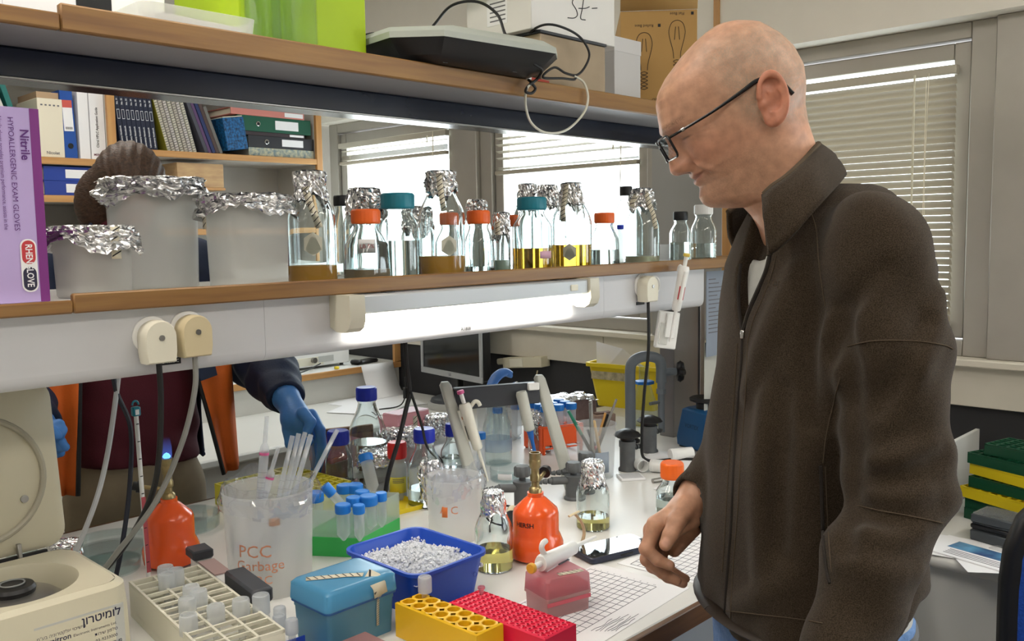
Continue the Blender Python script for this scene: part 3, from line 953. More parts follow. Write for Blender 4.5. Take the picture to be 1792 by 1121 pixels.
# --- shallow grey device that overhangs the lip
dv = thing('electronic_device', 'flat light grey electronic device with black underside overhanging the upper shelf', 'device', (1.335, 1.45, 1.8885), R(-6))
def hexa(sx, sy, cut, z):
    return [(-sx, -sy + cut * 1.6, z), (-sx + cut * 1.7, -sy, z), (sx - cut, -sy, z), (sx, -sy + cut, z), (sx, sy - cut, z), (sx - cut, sy, z), (-sx + cut, sy, z), (-sx, sy - cut, z)]
MB().loft([hexa(.155, .10, .03, 0), hexa(.178, .125, .035, .012), hexa(.205, .150, .045, .040)]).build('lower_shell', BLACK, dv, smooth=25)
MB().loft([hexa(.206, .151, .045, .0402), hexa(.206, .151, .045, .052), hexa(.19, .135, .05, .066), hexa(.17, .118, .05, .072)]).build('upper_shell', M('pale_grey_plastic', '#a7aca4', .4), dv, smooth=25)
MB().b2(.10, .17, -.10, -.05, .0722, .0732, bev=.0005).build('keypad', GREY, dv)
for k in range(3): MB().b2(.105 + .022 * k, .12 + .022 * k, -.09, -.075, .0734, .0745).build('key', DGREY, dv)
for q in (-.10, .08): MB().b2(q, q + .012, -.104, -.098, .001, .005).build('latch', DGREY, dv)
ad = thing('power_adapter', 'black power adapter brick behind the grey device', 'adapter', (1.315, 1.66, UT), R(10))
MB().b2(-.06, .06, -.03, .03, 0, .125, bev=.004).build('case', BLACK, ad)
MB().cyl((.061, 0, .09), (.085, 0, .09), .008).build('strain_relief', BLACKR, ad)
def cable(label, pts, r=.0028, mat=BLACKR, group='cables', n=8, name='cable', absolute=True):
    return tag(MB().tube(spl(pts, n), r, 8).build(name, mat), label, 'cable', group)
dz = 1.95
cable('black lead looping over the grey device and dangling below the upper shelf', [(1.10, 1.55, 1.885), (1.09, 1.56, 1.965), (1.16, 1.60, 1.985), (1.25, 1.62, 1.885), (1.26, 1.61, 1.89)], .004)
P = [onY(758, 45, 1.60), onY(790, 10, 1.5), onY(835, 3, 1.45), onY(870, 25, 1.40), onY(885, 62, 1.345), onY(905, 90, 1.33), onY(935, 112, 1.31), onY(948, 122, 1.315), onY(940, 138, 1.34), onY(925, 150, 1.345), onY(920, 160, 1.345), onY(930, 163, 1.345), onY(937, 155, 1.345), onY(930, 145, 1.345), onY(925, 140, 1.36)]
cable('black power lead arching across the top of the grey device', P, .0032)
P = [onY(925, 75, 1.5), onY(930, 55, 1.42), onY(955, 43, 1.38), onY(985, 48, 1.36), onY(1015, 65, 1.36), onY(1031, 92, 1.36), onY(1025, 115, 1.365), onY(1010, 131, 1.365), onY(990, 128, 1.36), onY(970, 118, 1.36), onY(950, 135, 1.362), onY(985, 137, 1.362), onY(1005, 139, 1.362), onY(1008, 132, 1.362)]
cable('black lead curling in front of the white marked carton', P, .0028)
P = [onY(948, 124, 1.33), onY(938, 140, 1.345), onY(922, 155, 1.345), onY(920, 185, 1.36), onY(930, 215, 1.36), onY(955, 232, 1.36), onY(990, 228, 1.36), onY(1020, 200, 1.36), onY(1029, 172, 1.36), onY(1022, 145, 1.36), onY(1005, 133, 1.362)]
cable('clear white loop of cable hanging below the upper shelf edge', P, .0028, M('clear_cable', '#c9c7b9', .25))

# --- cartons
CARD = M('kraft_cardboard', '#b08a52', .8, var=.05, vscale=6, bump=.05, bscale=90)
CARDL = M('kraft_cardboard_face', '#b8945e', .8, var=.04)
CW = M('white_carton', '#dedcd8', .6, var=.02)
GC = M('grey_chipboard', '#a2917a', .8, var=.08, vscale=14)
tan = thing('chipboard_box', 'brown chipboard box with dark rim under the white marked carton', 'box', (1.675, 1.40, UT), 0)
MB().b2(-.115, .122, .0, .20, 0, .130, bev=.002).build('carton', GC, tan)
MB().b2(-.118, .125, -.003, .203, .1305, .137, bev=.001).build('rim', DGREY, tan)
ct = thing('white_carton', 'white carton with a handwritten mark on top of the chipboard box', 'box', (1.537, 1.405, UT + .1375), 0)
MB().b2(0, .305, .0, .21, 0, .125, bev=.0015).build('carton', CW, ct)
MB().b2(.0, .004, .003, .205, .1255, .131).build('flap', CW, ct)
fl = MB(); fl.add([(-.0, .205, .126), (0, .0, .126), (-.045, .0, .135), (-.055, .205, .10)], [(0, 1, 2, 3)]); q = fl.build('flap', CW, ct); q.modifiers.new('s', 'SOLIDIFY').thickness = .003
for p in ([(.075, .078), (.09, .078)], [(.16, .102), (.148, .090), (.142, .078), (.155, .066), (.16, .054), (.148, .045), (.125, .042)], [(.185, .100), (.178, .07), (.172, .048), (.19, .047)], [(.165, .070), (.19, .074), (.205, .080)], [(.215, .078), (.235, .082)]):
    MB().tube(spl([(x, -.0008, z) for x, z in p], 5), .0011, 5).build('marker_stroke', INK, ct)
lb = MB().b2(-.0008, 0.0, .075, .14, .025, .085).build('address_label', PAPER, ct)
for k in range(5): MB().b2(-.0014, -.0009, .08, .13, .033 + .01 * k, .036 + .01 * k).build('print_line', INKG, lb, smooth=0)
for c, y in ((REDL, .060), (M('green_dot', '#2f7a4c', .6), .045)):
    MB().cyl((-.001, y, .09), (-.0002, y, .09), .007, 16).build('dot_sticker', c, ct)
o = tag(MB().b2(0, .115, 0, .16, 0, .185, bev=.001).build('card_box', M('grey_white_card', '#c9c7c6', .7), None, (1.925, 1.47, UT)), 'plain pale grey card box between chipboard box and bulb carton', 'box')
MB().b2(-.001, .116, -.001, .161, .150, .1865).build('lid', M('grey_white_card_lid', '#cfcdcc', .7), o)
# bulb carton, turned so that a printed side faces left
bx = thing('bulb_carton', 'brown cardboard carton printed with light bulbs behind the man\'s head', 'box', (2.20, 1.395, UT), R(40))
MB().b2(0, .30, 0, .21, 0, .285, bev=.0015).build('carton', CARD, bx)
f2 = MB(); f2.add([(0, 0, .286), (0, .21, .286), (-.03, .21, .40), (-.03, 0, .38)], [(0, 1, 2, 3)]); q = f2.build('flap', CARD, bx); q.modifiers.new('s', 'SOLIDIFY').thickness = .003
f2 = MB(); f2.add([(0, .0, .286), (.30, 0, .286), (.30, -.03, .34), (0, -.03, .34)], [(0, 1, 2, 3)])
def bulb_print(yc, zc, s):
    m = []
    out = [(-.020, .055), (-.022, .075), (-.015, .095), (0, .102), (.015, .095), (.022, .075), (.020, .055), (.011, .02), (.009, 0)]
    out = [(-.009, 0), (-.011, .02)] + out
    strokes = [out] + [[(-.010, -.008 - .010 * k), (0, -.012 - .010 * k), (.010, -.008 - .010 * k), (0, -.004 - .010 * k), (-.010, -.008 - .010 * k)] for k in range(5)]
    strokes += [[(-.007, .05), (-.004, .085)], [(.007, .05), (.004, .085)]]
    for st in strokes:
        MB().tube(spl([(-.0007, yc + y * s, zc + z * s) for y, z in st], 4), .0008, 4).build('bulb_print', INK, bx)
for yc, zc in ((.055, .155), (.145, .125)):
    bulb_print(yc, zc, 1.0)
for yc, zc, tx in ((.055, .275, 'Flat Base'), (.145, .245, 'Rolled Base'), (.10, .045, 'ENCASED'), (.10, .025, 'SPECIAL'), (.05, .012, 'Lot No')):
    text('carton_lettering', tx, .011, INK, bx, (-.0009, yc, zc), (R(90), R(180), R(-90)))
    MB().b2(-.0012, -.0004, yc - .045, yc - .038, zc - .004, zc + .004).build('tick_box', INK, bx, smooth=0)
o = tag(MB().b2(0, .07, 0, .012, 0, .006).build('red_tag', M('red_plastic_tag', '#b5402c', .5), None, (1.50, 1.373, 1.8885), (0, 0, R(8))), 'small red and white tag on the upper shelf edge', 'tag')
MB().b2(-.03, .0, 0, .012, 0, .006).build('white_end', WHITEP, o)
# wooden battens on the bulkhead
for yb in (2.98, 1.745):
    struct(MB().b2(WX - .108, WX - .1002, yb, yb + .022, ZH + .02, ZC).build('trim_9', PINEZ))

# ================================================================ things fixed to the trunking
lamp = thing('under_shelf_lamp', 'lit fluorescent batten lamp under the lower shelf', 'lamp', (.965, 1.395, 1.446))
capp = [(0, 0), (-.062, 0), (-.064, -.045), (-.058, -.06), (-.045, -.068), (-.02, -.068), (0, -.060)]
for x0, x1 in ((0, .034), (.684, .717)):
    MB().loft([[(x0, p[0], p[1]) for p in capp], [(x1, p[0], p[1]) for p in capp]]).build('end_cap', M('lamp_end_cap', '#cdc9b8', .4), lamp, smooth=25)
MB().b2(.0342, .6838, -.056, -.002, -.036, -.002, bev=.003).build('housing', M('lamp_housing', '#b9bdc0', .4, .2), lamp)
MB().cyl((.0345, -.032, -.050), (.6835, -.032, -.050), .0115, 20).build('tube', M('fluorescent_tube', '#ffffff', .4, emit='#fff8ea', estr=18.0), lamp)
MB().b2(.62, .645, -.0585, -.0562, -.026, -.012, bev=.001).build('switch', CREAM, lamp)
for x in (.11, .60): MB().b2(x, x + .02, -.03, -.01, -.0018, .0, bev=.0005).build('hanger', DGREY, lamp)
text('type_plate', 'A1808', .011, INK, lamp, (.342, -.0002 + .0, -.092), (R(90), 0, 0), True)
tp = MB().b2(.315, .368, -.0004, 0.0, -.0995, -.0855)
def plug(x, z, label, mat):
    e = thing('power_plug', label, 'plug', (x, 1.396, z), 0, 'power plugs on the trunking')
    MB().lathe([(.030, 0), (.030, .004), (.027, .006), (0, .006)], 32).rot(Matrix.Rotation(R(90), 4, 'X')).build('socket_ring', WHITEP, e, (0, 0, .006))
    pr = []
    for k in range(13):
        a = R(180 * k / 12); pr.append((.0255 * math.cos(a), .006 + .025 * math.sin(a)))
    pr += [(-.0255, -.020), (-.023, -.036), (.023, -.036), (.0255, -.020)]
    m = MB()
    c = .93
    m.loft([[(p[0] * .95, -.0065, p[1] * .95) for p in pr], [(p[0], -.012, p[1]) for p in pr], [(p[0], -.034, p[1]) for p in pr], [(p[0] * c, -.039, p[1] * c) for p in pr]])
    m.build('body', mat, e, smooth=35)
    MB().cyl((0, -.0392, .004), (0, -.041, .004), .0045, 12).build('screw', STEEL, e)
    return e
plug(.628, 1.396, 'pale cream power plug left of the pair on the trunking', CREAM)
plug(.688, 1.400, 'yellowed cream power plug right of the pair on the trunking', CREAM2)
plug(1.935, 1.408, 'cream power plug beside the round socket near the hanging pipette', CREAM)
e = thing('wall_socket', 'round white wall socket with pin holes on the trunking', 'socket', (1.992, 1.3958, 1.411), 0)
MB().lathe([(.026, 0), (.026, .004), (.022, .005), (.020, .002), (0, .002)], 32).rot(Matrix.Rotation(R(90), 4, 'X')).build('face', WHITEP, e)
for k in range(3):
    a = R(90 + 120 * k); MB().cyl((.008 * math.cos(a), -.0021, .008 * math.sin(a)), (.008 * math.cos(a), -.0030, .008 * math.sin(a)), .0028, 10).build('pin_hole', BLACK, e)
ls = tag(MB().b2(.64, .675, 1.3945, 1.3957, 1.352, 1.362).build('embossed_label', BLACK), 'black embossed label strip between the pair of plugs', 'label')
text('lettering', 'D 1808 C', .007, WHITEP, ls, (.6575, 1.3941, 1.357), (R(90), 0, 0))
ls = tag(MB().b2(1.955, 1.985, 1.3945, 1.3957, 1.372, 1.380).build('embossed_label', REDL), 'small red label strip below the round socket', 'label')
ls = tag(MB().b2(1.915, 1.95, 1.3945, 1.3957, 1.363, 1.371).build('embossed_label', BLACK), 'small black label strip below the cream plug near the pipette', 'label')
# cables from the plugs
cable('black mains cable falling from the left plug of the pair', [(.628, 1.372, 1.362), (.628, 1.372, 1.30), (.632, 1.40, 1.20), (.640, 1.46, 1.12), (.630, 1.54, 1.03), (.600, 1.60, .96), (.585, 1.66, .906)], .0048)
cable('grey mains cable falling from the right plug of the pair', [(.688, 1.372, 1.366), (.685, 1.372, 1.31), (.672, 1.40, 1.22), (.640, 1.44, 1.12), (.595, 1.50, 1.03), (.57, 1.56, .96), (.565, 1.62, .907)], .0046, M('grey_cable', '#8b8b88', .5))
cable('white cable hanging behind the trunking left of the thermometer', [(.712, 1.69, 1.40), (.690, 1.69, 1.27), (.665, 1.69, 1.15), (.640, 1.70, 1.06), (.600, 1.72, .96), (.58, 1.75, .908)], .005, M('white_cable', '#c8cbd0', .4))
cable('navy cable hanging behind the trunking left of the white cable', [(.678, 1.69, 1.40), (.688, 1.69, 1.28), (.712, 1.69, 1.20), (.70, 1.68, 1.09), (.672, 1.66, .99), (.65, 1.66, .908)], .0046, M('navy_cable', '#191d2c', .4))
cable('black double cable hanging in the middle of the trunking', [(1.275, 1.56, 1.345), (1.278, 1.56, 1.28), (1.285, 1.56, 1.205), (1.275, 1.56, 1.17), (1.25, 1.56, 1.10), (1.225, 1.57, 1.02), (1.215, 1.58, .93)], .0052)
cable('thin black cable branching right towards the pipette stand', [(1.284, 1.555, 1.205), (1.33, 1.575, 1.12), (1.38, 1.62, 1.06), (1.44, 1.67, 1.02), (1.50, 1.70, .98), (1.54, 1.73, .905)], .0032)
cable('black cable falling from the plug near the hanging pipette', [(1.935, 1.372, 1.372), (1.936, 1.372, 1.25), (1.955, 1.40, 1.12), (2.00, 1.44, .99), (2.06, 1.47, .915), (2.15, 1.43, .905), (2.20, 1.36, .906)], .0042)

# --- pipettes
def pipette(e, mats, plain=False, tip=True):
    """air-displacement pipette along +Z, tip at the origin, about 0.23 m"""
    body, btn, dark = mats
    MB().lathe([(.0022, 0), (.0035, .03), (.0045, .075), (.0055, .085)], 16).build('tip_cone', body, e)
    m = MB()
    rings = []
    for z, sx, sy in ((.084, .0095, .010), (.088, .012, .0125), (.12, .0125, .013), (.16, .0135, .014), (.195, .0145, .016), (.203, .012, .013)):
        rings.append([(sx * math.cos(2 * PI * k / 20), sy * math.sin(2 * PI * k / 20), z) for k in range(20)])
    m.loft(rings); m.build('handle', body, e, smooth=50)
    MB().tube(spl([(0, .012, .19), (0, .026, .200), (0, .034, .196), (0, .036, .186)], 5), .005, 8).build('finger_hook', body, e)
    MB().tube([(0, -.016, .11), (0, -.0165, .19)], .0055, 10).build('ejector_bar', body, e)
    MB().cyl((0, 0, .2032), (0, 0, .228), .0052, 14).build('plunger', WHITEP, e)
    MB().lathe([(.008, 0), (.009, .002), (.009, .007), (.0075, .009), (0, .009)], 20).build('plunger_button', btn, e, (0, 0, .228))
    MB().b2(-.008, .008, -.0148, -.0132, .115, .15).build('volume_window', dark, e)
    return e
e = thing('pipette', 'white pipette with yellow button hanging on the lower shelf edge', 'pipette', (2.004, 1.352, 1.262), (R(4), R(10), R(-35)))
pipette(e, (WHITEP, M('yellow_button', '#d8bd55', .4), REDL))
e = thing('pipette_holder', 'small white pipette holder box hanging below the trunking', 'holder', (2.02, 1.375, 1.24), (0, R(9), R(-25)))
MB().b2(-.032, .032, 0.002, .016, 0, .10, bev=.003).build('back', WHITEP, e)
MB().b2(-.028, .0, -.0035, .0018, .01, .07, bev=.002).build('slot', MILK, e)
MB().b2(-.012, .02, -.005, .0015, .03, .095, bev=.002).build('front_clip', WHITEP, e)
e = tag(MB().b2(0, .14, 0, .0015, 0, .25).build('pinned_sheet', M('grey_blue_sheet', '#8a94a3', .6), None, (2.285, 1.415, 1.185)), 'grey-blue printed sheet hanging at the end of the trunking', 'paper')
for k in range(14): MB().b2(.012, .05 + .06 * ((k * 37) % 7) / 7, -.0006, -.0001, .225 - .012 * k, .228 - .012 * k).build('print_line', INKG, e, smooth=0)
o = tag(MB().b2(0, .13, 0, .0015, 0, .30).build('pinned_sheet', M('pale_sheet', '#b9bab4', .6), None, (2.30, 1.43, .925)), 'pale sheet of paper standing below the grey-blue sheet', 'paper')
# ================================================================ books and binders on the bookshelf
NVB = M('navy_notebook', '#1b2138', .5)
def book(name, label, x, w, d, h, mat, lean=0.0, group=None, y=BY0 + .03, z=BZ, pages=True, cat='book'):
    """upright book, spine towards the room; lean tips the top to the left"""
    e = thing(name, label, cat, (x, y, z), (0, lean, 0), group)
    m = MB()
    m.b2(0, .002, 0, d, 0, h, bev=.0005); m.b2(w - .002, w, 0, d, 0, h, bev=.0005)
    m.b2(0, w, -.0015, .0015, 0, h, bev=.0008)
    m.build('cover', mat, e)
    if pages: MB().b2(.0025, w - .0025, .002, d - .006, .004, h - .004).build('pages', PAPER2, e, smooth=0)
    return e
G = 'navy lab notebooks in a row'
for k in range(8):
    x = 1.682 + .0205 * k
    e = book('notebook', 'navy hardback lab notebook, %s from the pine divider' % ['first', 'second', 'third', 'fourth', 'fifth', 'sixth', 'seventh', 'eighth'][k], x, .0195, .21, .285, NVB, R(-5), G)
    text('spine_title', 'Laboratory Notebook', .0095, PAPER, e, (.0098, -.0022, .010), (R(90), R(-90), 0), True, 'LEFT')
    text('spine_title', 'No. %d' % (31 + k), .0095, PAPER, e, (.0098, -.0022, .185), (R(90), R(-90), 0), True, 'LEFT')
    MB().b2(.004, .0155, -.0019, -.0016, .125, .165).build('spine_box', PAPER, e, smooth=0)
    MB().b2(.0052, .0143, -.0023, -.00195, .127, .163).build('spine_box', NVB, e, smooth=0)
G = 'wire-bound notebooks leaning left'
wb = [M('wire_notebook_a', '#d9d5c4', .6), M('wire_notebook_b', '#cfc8bb', .6), M('wire_notebook_c', '#d8d2cd', .6)]
for k in range(7):
    x = 1.892 + .0205 * k
    e = thing('wire_bound_notebook', 'white wire-bound notebook leaning left, %s of the row' % ['first', 'second', 'third', 'fourth', 'fifth', 'sixth', 'seventh'][k], 'notebook', (x, BY0 + .03, BZ), (0, R(-14), 0), G)
    MB().b2(0, .015, .004, .2, 0, .27, bev=.0008).build('page_block', wb[k % 3], e)
    if k == 0: MB().b2(-.002, .0005, .004, .2, 0, .27).build('cover', M('olive_cover', '#8f8a2d', .5), e)
    for q in range(24):
        zz = .008 + q * .0108
        MB().tube([(0.001, .004, zz), (.002, -.003, zz), (.0075, -.006, zz + .001), (.013, -.003, zz + .002), (.014, .004, zz + .002)], .0012, 4).build('wire_loop', INKG if q % 2 else STEEL, e)
G = 'dark books leaning left'
for k, (c, w) in enumerate((('#4a4a55', .018), ('#5a3f66', .014), ('#24305f', .022), ('#4d3b38', .02), ('#6f6d68', .016))):
    book('book', '%s book leaning left beside the wire-bound notebooks' % ['charcoal', 'plum', 'dark blue', 'brown', 'grey'][k], 2.068 + .0185 * k, min(w, .0165), .2, .27 - .012 * k, M('book_cover_%d' % k, c, .5), R(-20), G)
# blue mottled box file
MOT = M('blue_mottled_paper', '#1d6fae', .5, col2='#0c2036', vscale=90, detail=2)
e = thing('box_file', 'blue mottled box file tilted against the stacked binders', 'box file', (2.172, BY0 + .01, BZ + .016), (0, R(-8), 0))
MB().b2(0, .108, 0, .22, 0, .150, bev=.002).build('case', MOT, e)
MB().b2(.004, .104, .004, .20, .1505, .155).build('paper_stack', PAPER2, e, smooth=0)
# stack of binders lying flat
def flat_binder(name, label, x0, x1, z0, h, mat, ring=True, lab=(.6, .85), yy=BY0 + .02):
    e = thing(name, label, 'binder', (x0, yy, z0), 0, 'binders stacked flat on the bookshelf')
    w = x1 - x0
    m = MB(); m.b2(0, w, 0, .25, 0, .003); m.b2(0, w, 0, .25, h - .003, h); m.b2(0, w, -.001, .003, 0, h, bev=.001)
    m.build('cover', mat, e)
    MB().b2(.01, w - .01, .004, .24, .0035, h - .0035).build('pages', PAPER2, e, smooth=0)
    if lab: MB().b2(w * lab[0], w * lab[1], -.0022, -.0012, h * .2, h * .8).build('spine_label', PAPER, e, smooth=0)
    if ring:
        o = MB().lathe([(.0115, 0), (.0115, .002), (.0085, .0025), (.0085, .001), (0, .001)], 24).rot(Matrix.Rotation(R(90), 4, 'X'))
        o.build('finger_ring', CHROME, e, (w * .27, -.001, h * .5))
        MB().cyl((w * .27, -.0025, h * .5), (w * .27, -.0028, h * .5), .008, 16).build('ring_hole', BLACK, e)
    return e
FLO = M('floral_paper', '#c9c4a4', .6, col2='#5f7a86', vscale=60, detail=3)
z = BZ + .0005
flat_binder('binder', 'floral patterned folder at the bottom of the binder stack', 2.285, 2.650, z, .040, FLO, False, None); z += .0405
flat_binder('binder', 'black lever-arch binder lying above the floral folder', 2.285, 2.650, z, .056, M('black_binder', '#26272c', .5), True, (.5, .83)); z += .0565
flat_binder('binder', 'thin dark folder between the black and green binders', 2.25, 2.60, z, .018, M('dark_folder', '#33282c', .5), False, (.75, .98)); z += .0185
flat_binder('binder', 'green lever-arch binder lying on the stack', 2.232, 2.636, z, .072, M('green_binder', '#16543f', .45), True, (.5, .82)); z += .0725
flat_binder('binder', 'salmon pink folder on top of the binder stack', 2.20, 2.60, z, .034, M('pink_binder', '#c97f76', .5), False, (.72, .98))
# left compartment
book('binder', 'grey-white hardcover leaning at the far left of the bookshelf', 1.24, .05, .22, .30, M('pale_cover', '#c9c9c4', .6), R(-18), None, z=BZL, cat='binder')
book('binder', 'teal-edged folder leaning beside the white magazine file', 1.30, .02, .22, .30, M('teal_cover', '#1d6a66', .5), R(-16), None, z=BZL, cat='binder')
e = thing('magazine_file', 'white magazine file next to the blue binder', 'magazine file', (1.352, BY0 + .02, BZL), 0)
MB().b2(0, .096, 0, .24, 0, .235, bev=.002).build('case', PAPER2, e)
MB().b2(.006, .09, .02, .235, .2355, .262).build('papers', M('folded_leaflets', '#b59a7c', .7), e)
text('print', 'Nicolet', .017, INKG, e, (.05, -.0008, .018), (R(90), 0, 0), True)
for k in range(5): MB().b2(.012 + .016 * k, .02 + .016 * k, -.0009, -.0004, .205, .211).build('dot_print', INKG, e, smooth=0)
e = book('binder', 'blue lever-arch binder with white and red spine label', 1.452, .050, .25, .275, M('blue_binder', '#1d4fa0', .45), R(-2), None, z=BZL, cat='binder')
MB().b2(.006, .044, -.0024, -.0016, .11, .235).build('spine_label', PAPER, e, smooth=0)
MB().b2(.006, .044, -.003, -.0025, .205, .235).build('red_band', M('red_label_band', '#c9584e', .6), e, smooth=0)
for k in range(7): MB().b2(.012 + .004 * k, .014 + .004 * k, -.003, -.0025, .117, .127).build('barcode_bar', INK, e, smooth=0)
MB().lathe([(.011, 0), (.011, .002), (.008, .0025), (.008, .001), (0, .001)], 24).rot(Matrix.Rotation(R(90), 4, 'X')).build('finger_ring', BLACK, e, (.025, -.0016, .05))
book('binder', 'plain white binder between the blue binder and the guide book', 1.512, .042, .25, .30, PAPER, 0, None, z=BZL, cat='binder')
e = book('book', 'thick white reference guide against the pine divider', 1.558, .060, .24, .30, PAPER, 0, None, z=BZL)
text('spine_title', 'Chiral HPLC Application Guide', .0145, INK, e, (.028, -.0022, .05), (R(90), R(-90), 0), True, 'LEFT', .9)
text('publisher', 'MERCK', .013, M('maroon_ink', '#6b2b40', .6), e, (.03, -.0022, .02), (R(90), 0, 0), True)
flat_binder('binder', 'blue box binder lying on top of the pair on the lower board', 1.36, 1.62 - .006, 1.7405 + .0590, .058, M('royal_blue_binder', '#23409a', .45), False, (.33, .95))
flat_binder('binder', 'blue box binder at the bottom of the pair on the lower board', 1.36, 1.62 - .006, 1.7405, .0585, M('royal_blue_binder2', '#263f96', .45), False, (.33, .95))
PLY = M('plywood_face', '#c9a87a', .6, col2='#b3906a', vscale=4, stretch=(3, 3, 14))
e = thing('plywood_box', 'small plywood box under the bookshelf board above the tall beaker', 'box', (1.93, BY0 + .03, 1.79), 0)
MB().b2(0, .225, 0, .2, 0, .108, bev=.001).build('front', PLY, e)
MB().b2(-.004, .23, -.004, .2, -.012, -.0005, bev=.001).build('base', PINE, e)
# ================================================================ back desk and computer
e = thing('white_cabinet', 'low white instrument box on the pine-edged shelf', 'instrument', (2.22, 3.80, .9035), R(0))
MB().b2(0, .52, 0, .28, .012, .11, bev=.004).build('case', WHITEP, e)
MB().b2(.02, .36, -.003, 0, .02, .06, bev=.001).build('front_plate', CREAM, e)
MB().cyl((.30, -.003, .045), (.30, -.02, .045), .014, 20).build('knob', STEEL, e)
MB().b2(.33, .42, -.004, -.001, .03, .06).build('display', LGREY, e)
for fx in (.03, .49):
    for fy in (.03, .25): MB().cyl((fx, fy, 0), (fx, fy, .0125), .01, 10).build('foot', BLACK, e)
o = tag(MB().b2(0, .16, 0, .06, 0, .018, bev=.008).build('telephone_handset', BLACK, None, (2.74, 3.73, .9035), (0, 0, R(10))), 'black handset lying on the pine-edged shelf', 'handset')
MB().b2(.0, .04, .0, .06, -.0, .024, bev=.008).build('earpiece', BLACK, o)
o = tag(MB().lathe([(.012, 0), (.014, .006), (.010, .012), (0, .014)], 16).build('yellow_stopper', YELB, None, (2.60, 3.715, .9035)), 'small yellow stopper on the pine-edged shelf', 'stopper')
e = tag(MB().tube(spl([(2.55, 3.78, .93), (2.40, 3.70, .915), (2.28, 3.70, .907), (2.2, 3.72, .907)], 6), .003, 8).build('cable', BLACKR), 'thin black cable lying before the white instrument box', 'cable', 'cables')
# monitor
mo = thing('computer_monitor', 'black computer monitor with silver bezel on the desk under the window', 'monitor', (2.83, 3.12, .7505), R(-98))
SCR = M('dark_screen', '#0d0f14', .12)
BEZ = M('silver_bezel', '#a9abad', .4, .3)
MB().lathe([(.115, 0), (.118, .01), (.115, .028), (.108, .030)], 36).build('base_ring', LGREY, mo)
MB().lathe([(.106, .030), (.10, .045), (.06, .060), (0, .062)], 36).build('base_dome', DGREY, mo)
MB().b2(-.03, .03, .01, .045, .058, .26, bev=.004).build('neck', BLACK, mo)
MB().b2(-.25, .25, -.005, .045, .145, .50, bev=.008).build('case', BLACK, mo)
fr = MB()
fr.b2(-.252, .252, -.013, -.004, .14, .168, bev=.002); fr.b2(-.252, .252, -.013, -.004, .475, .503, bev=.002)
fr.b2(-.252, -.232, -.013, -.004, .168, .475, bev=.002); fr.b2(.232, .252, -.013, -.004, .168, .475, bev=.002)
fr.build('bezel', BEZ, mo)
MB().b2(-.2318, .2318, -.0075, -.0052, .1682, .4748).build('screen', SCR, mo)
text('logo', 'LG', .014, INK, mo, (0, -.0135, .154), (R(90), 0, 0), True)
o = tag(MB().tube(spl([(2.66, 3.26, .90), (2.66, 3.26, .82), (2.64, 3.28, .765), (2.55, 3.32, .756)], 6), .003, 8).build('cable', BLACKR), 'black cable with a ferrite bead beside the monitor base', 'cable', 'cables')
MB().cyl((2.66, 3.26, .80), (2.66, 3.26, .85), .011, 12).build('ferrite_bead', BLACKR, o)
PAP = [((2.62, 3.52), .2, 0.0, 'sheet of paper lying left of the monitor base'), ((2.74, 3.44), -.3, 0.0012, 'sheet of paper overlapping the one beside the monitor'), ((2.52, 3.38), .5, .0024, 'loose sheet of paper nearest the front of the back desk')]
for (x, y), a, dz, lab in PAP:
    o = tag(MB().b2(-.105, .105, -.148, .148, 0, .001).build('paper_sheet', PAPER, None, (x, y, .7506 + dz), (0, 0, a)), lab, 'paper', 'papers on the back desk')
o = MB(); n = 9
for k in range(n):
    t = k / (n - 1); o.v += [(-.10, .03 - .10 * t, .16 * (1 - t) ** 2), (.10, .03 - .10 * t, .16 * (1 - t) ** 2)]
for k in range(n - 1): o.f.append((2 * k, 2 * k + 1, 2 * k + 3, 2 * k + 2)); o.m.append(0)
o = tag(o.build('paper_sheet', PAPER, None, (2.80, 3.62, .7535)), 'sheet of paper curling up against the shelf riser', 'paper', 'papers on the back desk')
o.modifiers.new('s', 'SOLIDIFY').thickness = .0006
# small wall socket and angled cable duct under the middle window
o = tag(MB().b2(-.008, 0, -.018, .018, -.035, .035, bev=.002).build('wall_switch', CREAM, None, (WX - .0355, 3.02, 1.075)), 'cream wall switch on the sill panel right of the monitor', 'switch')
MB().b2(-.011, -.0085, -.010, .010, -.015, .015, bev=.001).build('rocker', CREAM, o)
e = thing('cable_box', 'old cream junction box hanging under the window sill panel', 'junction box', (WX - .05, 2.83, .985), (R(-6), 0, 0))
MB().b2(-.03, .03, -.19, .05, -.035, .012, bev=.003).build('case', BEIGE, e)
MB().b2(-.034, -.031, -.08, -.0, -.03, .008, bev=.001).build('cover_plate', CREAM, e)
MB().b2(-.02, .02, .05, .10, -.02, .008, bev=.006).build('plug_end', BEIGE, e)
o = tag(MB().tube(spl([(WX - .06, 2.68, .95), (WX - .065, 2.70, .87), (WX - .10, 2.74, .79), (WX - .12, 2.80, .757)], 6), .003, 8).build('cable', CREAM2), 'cream cable falling from the junction box', 'cable', 'cables')
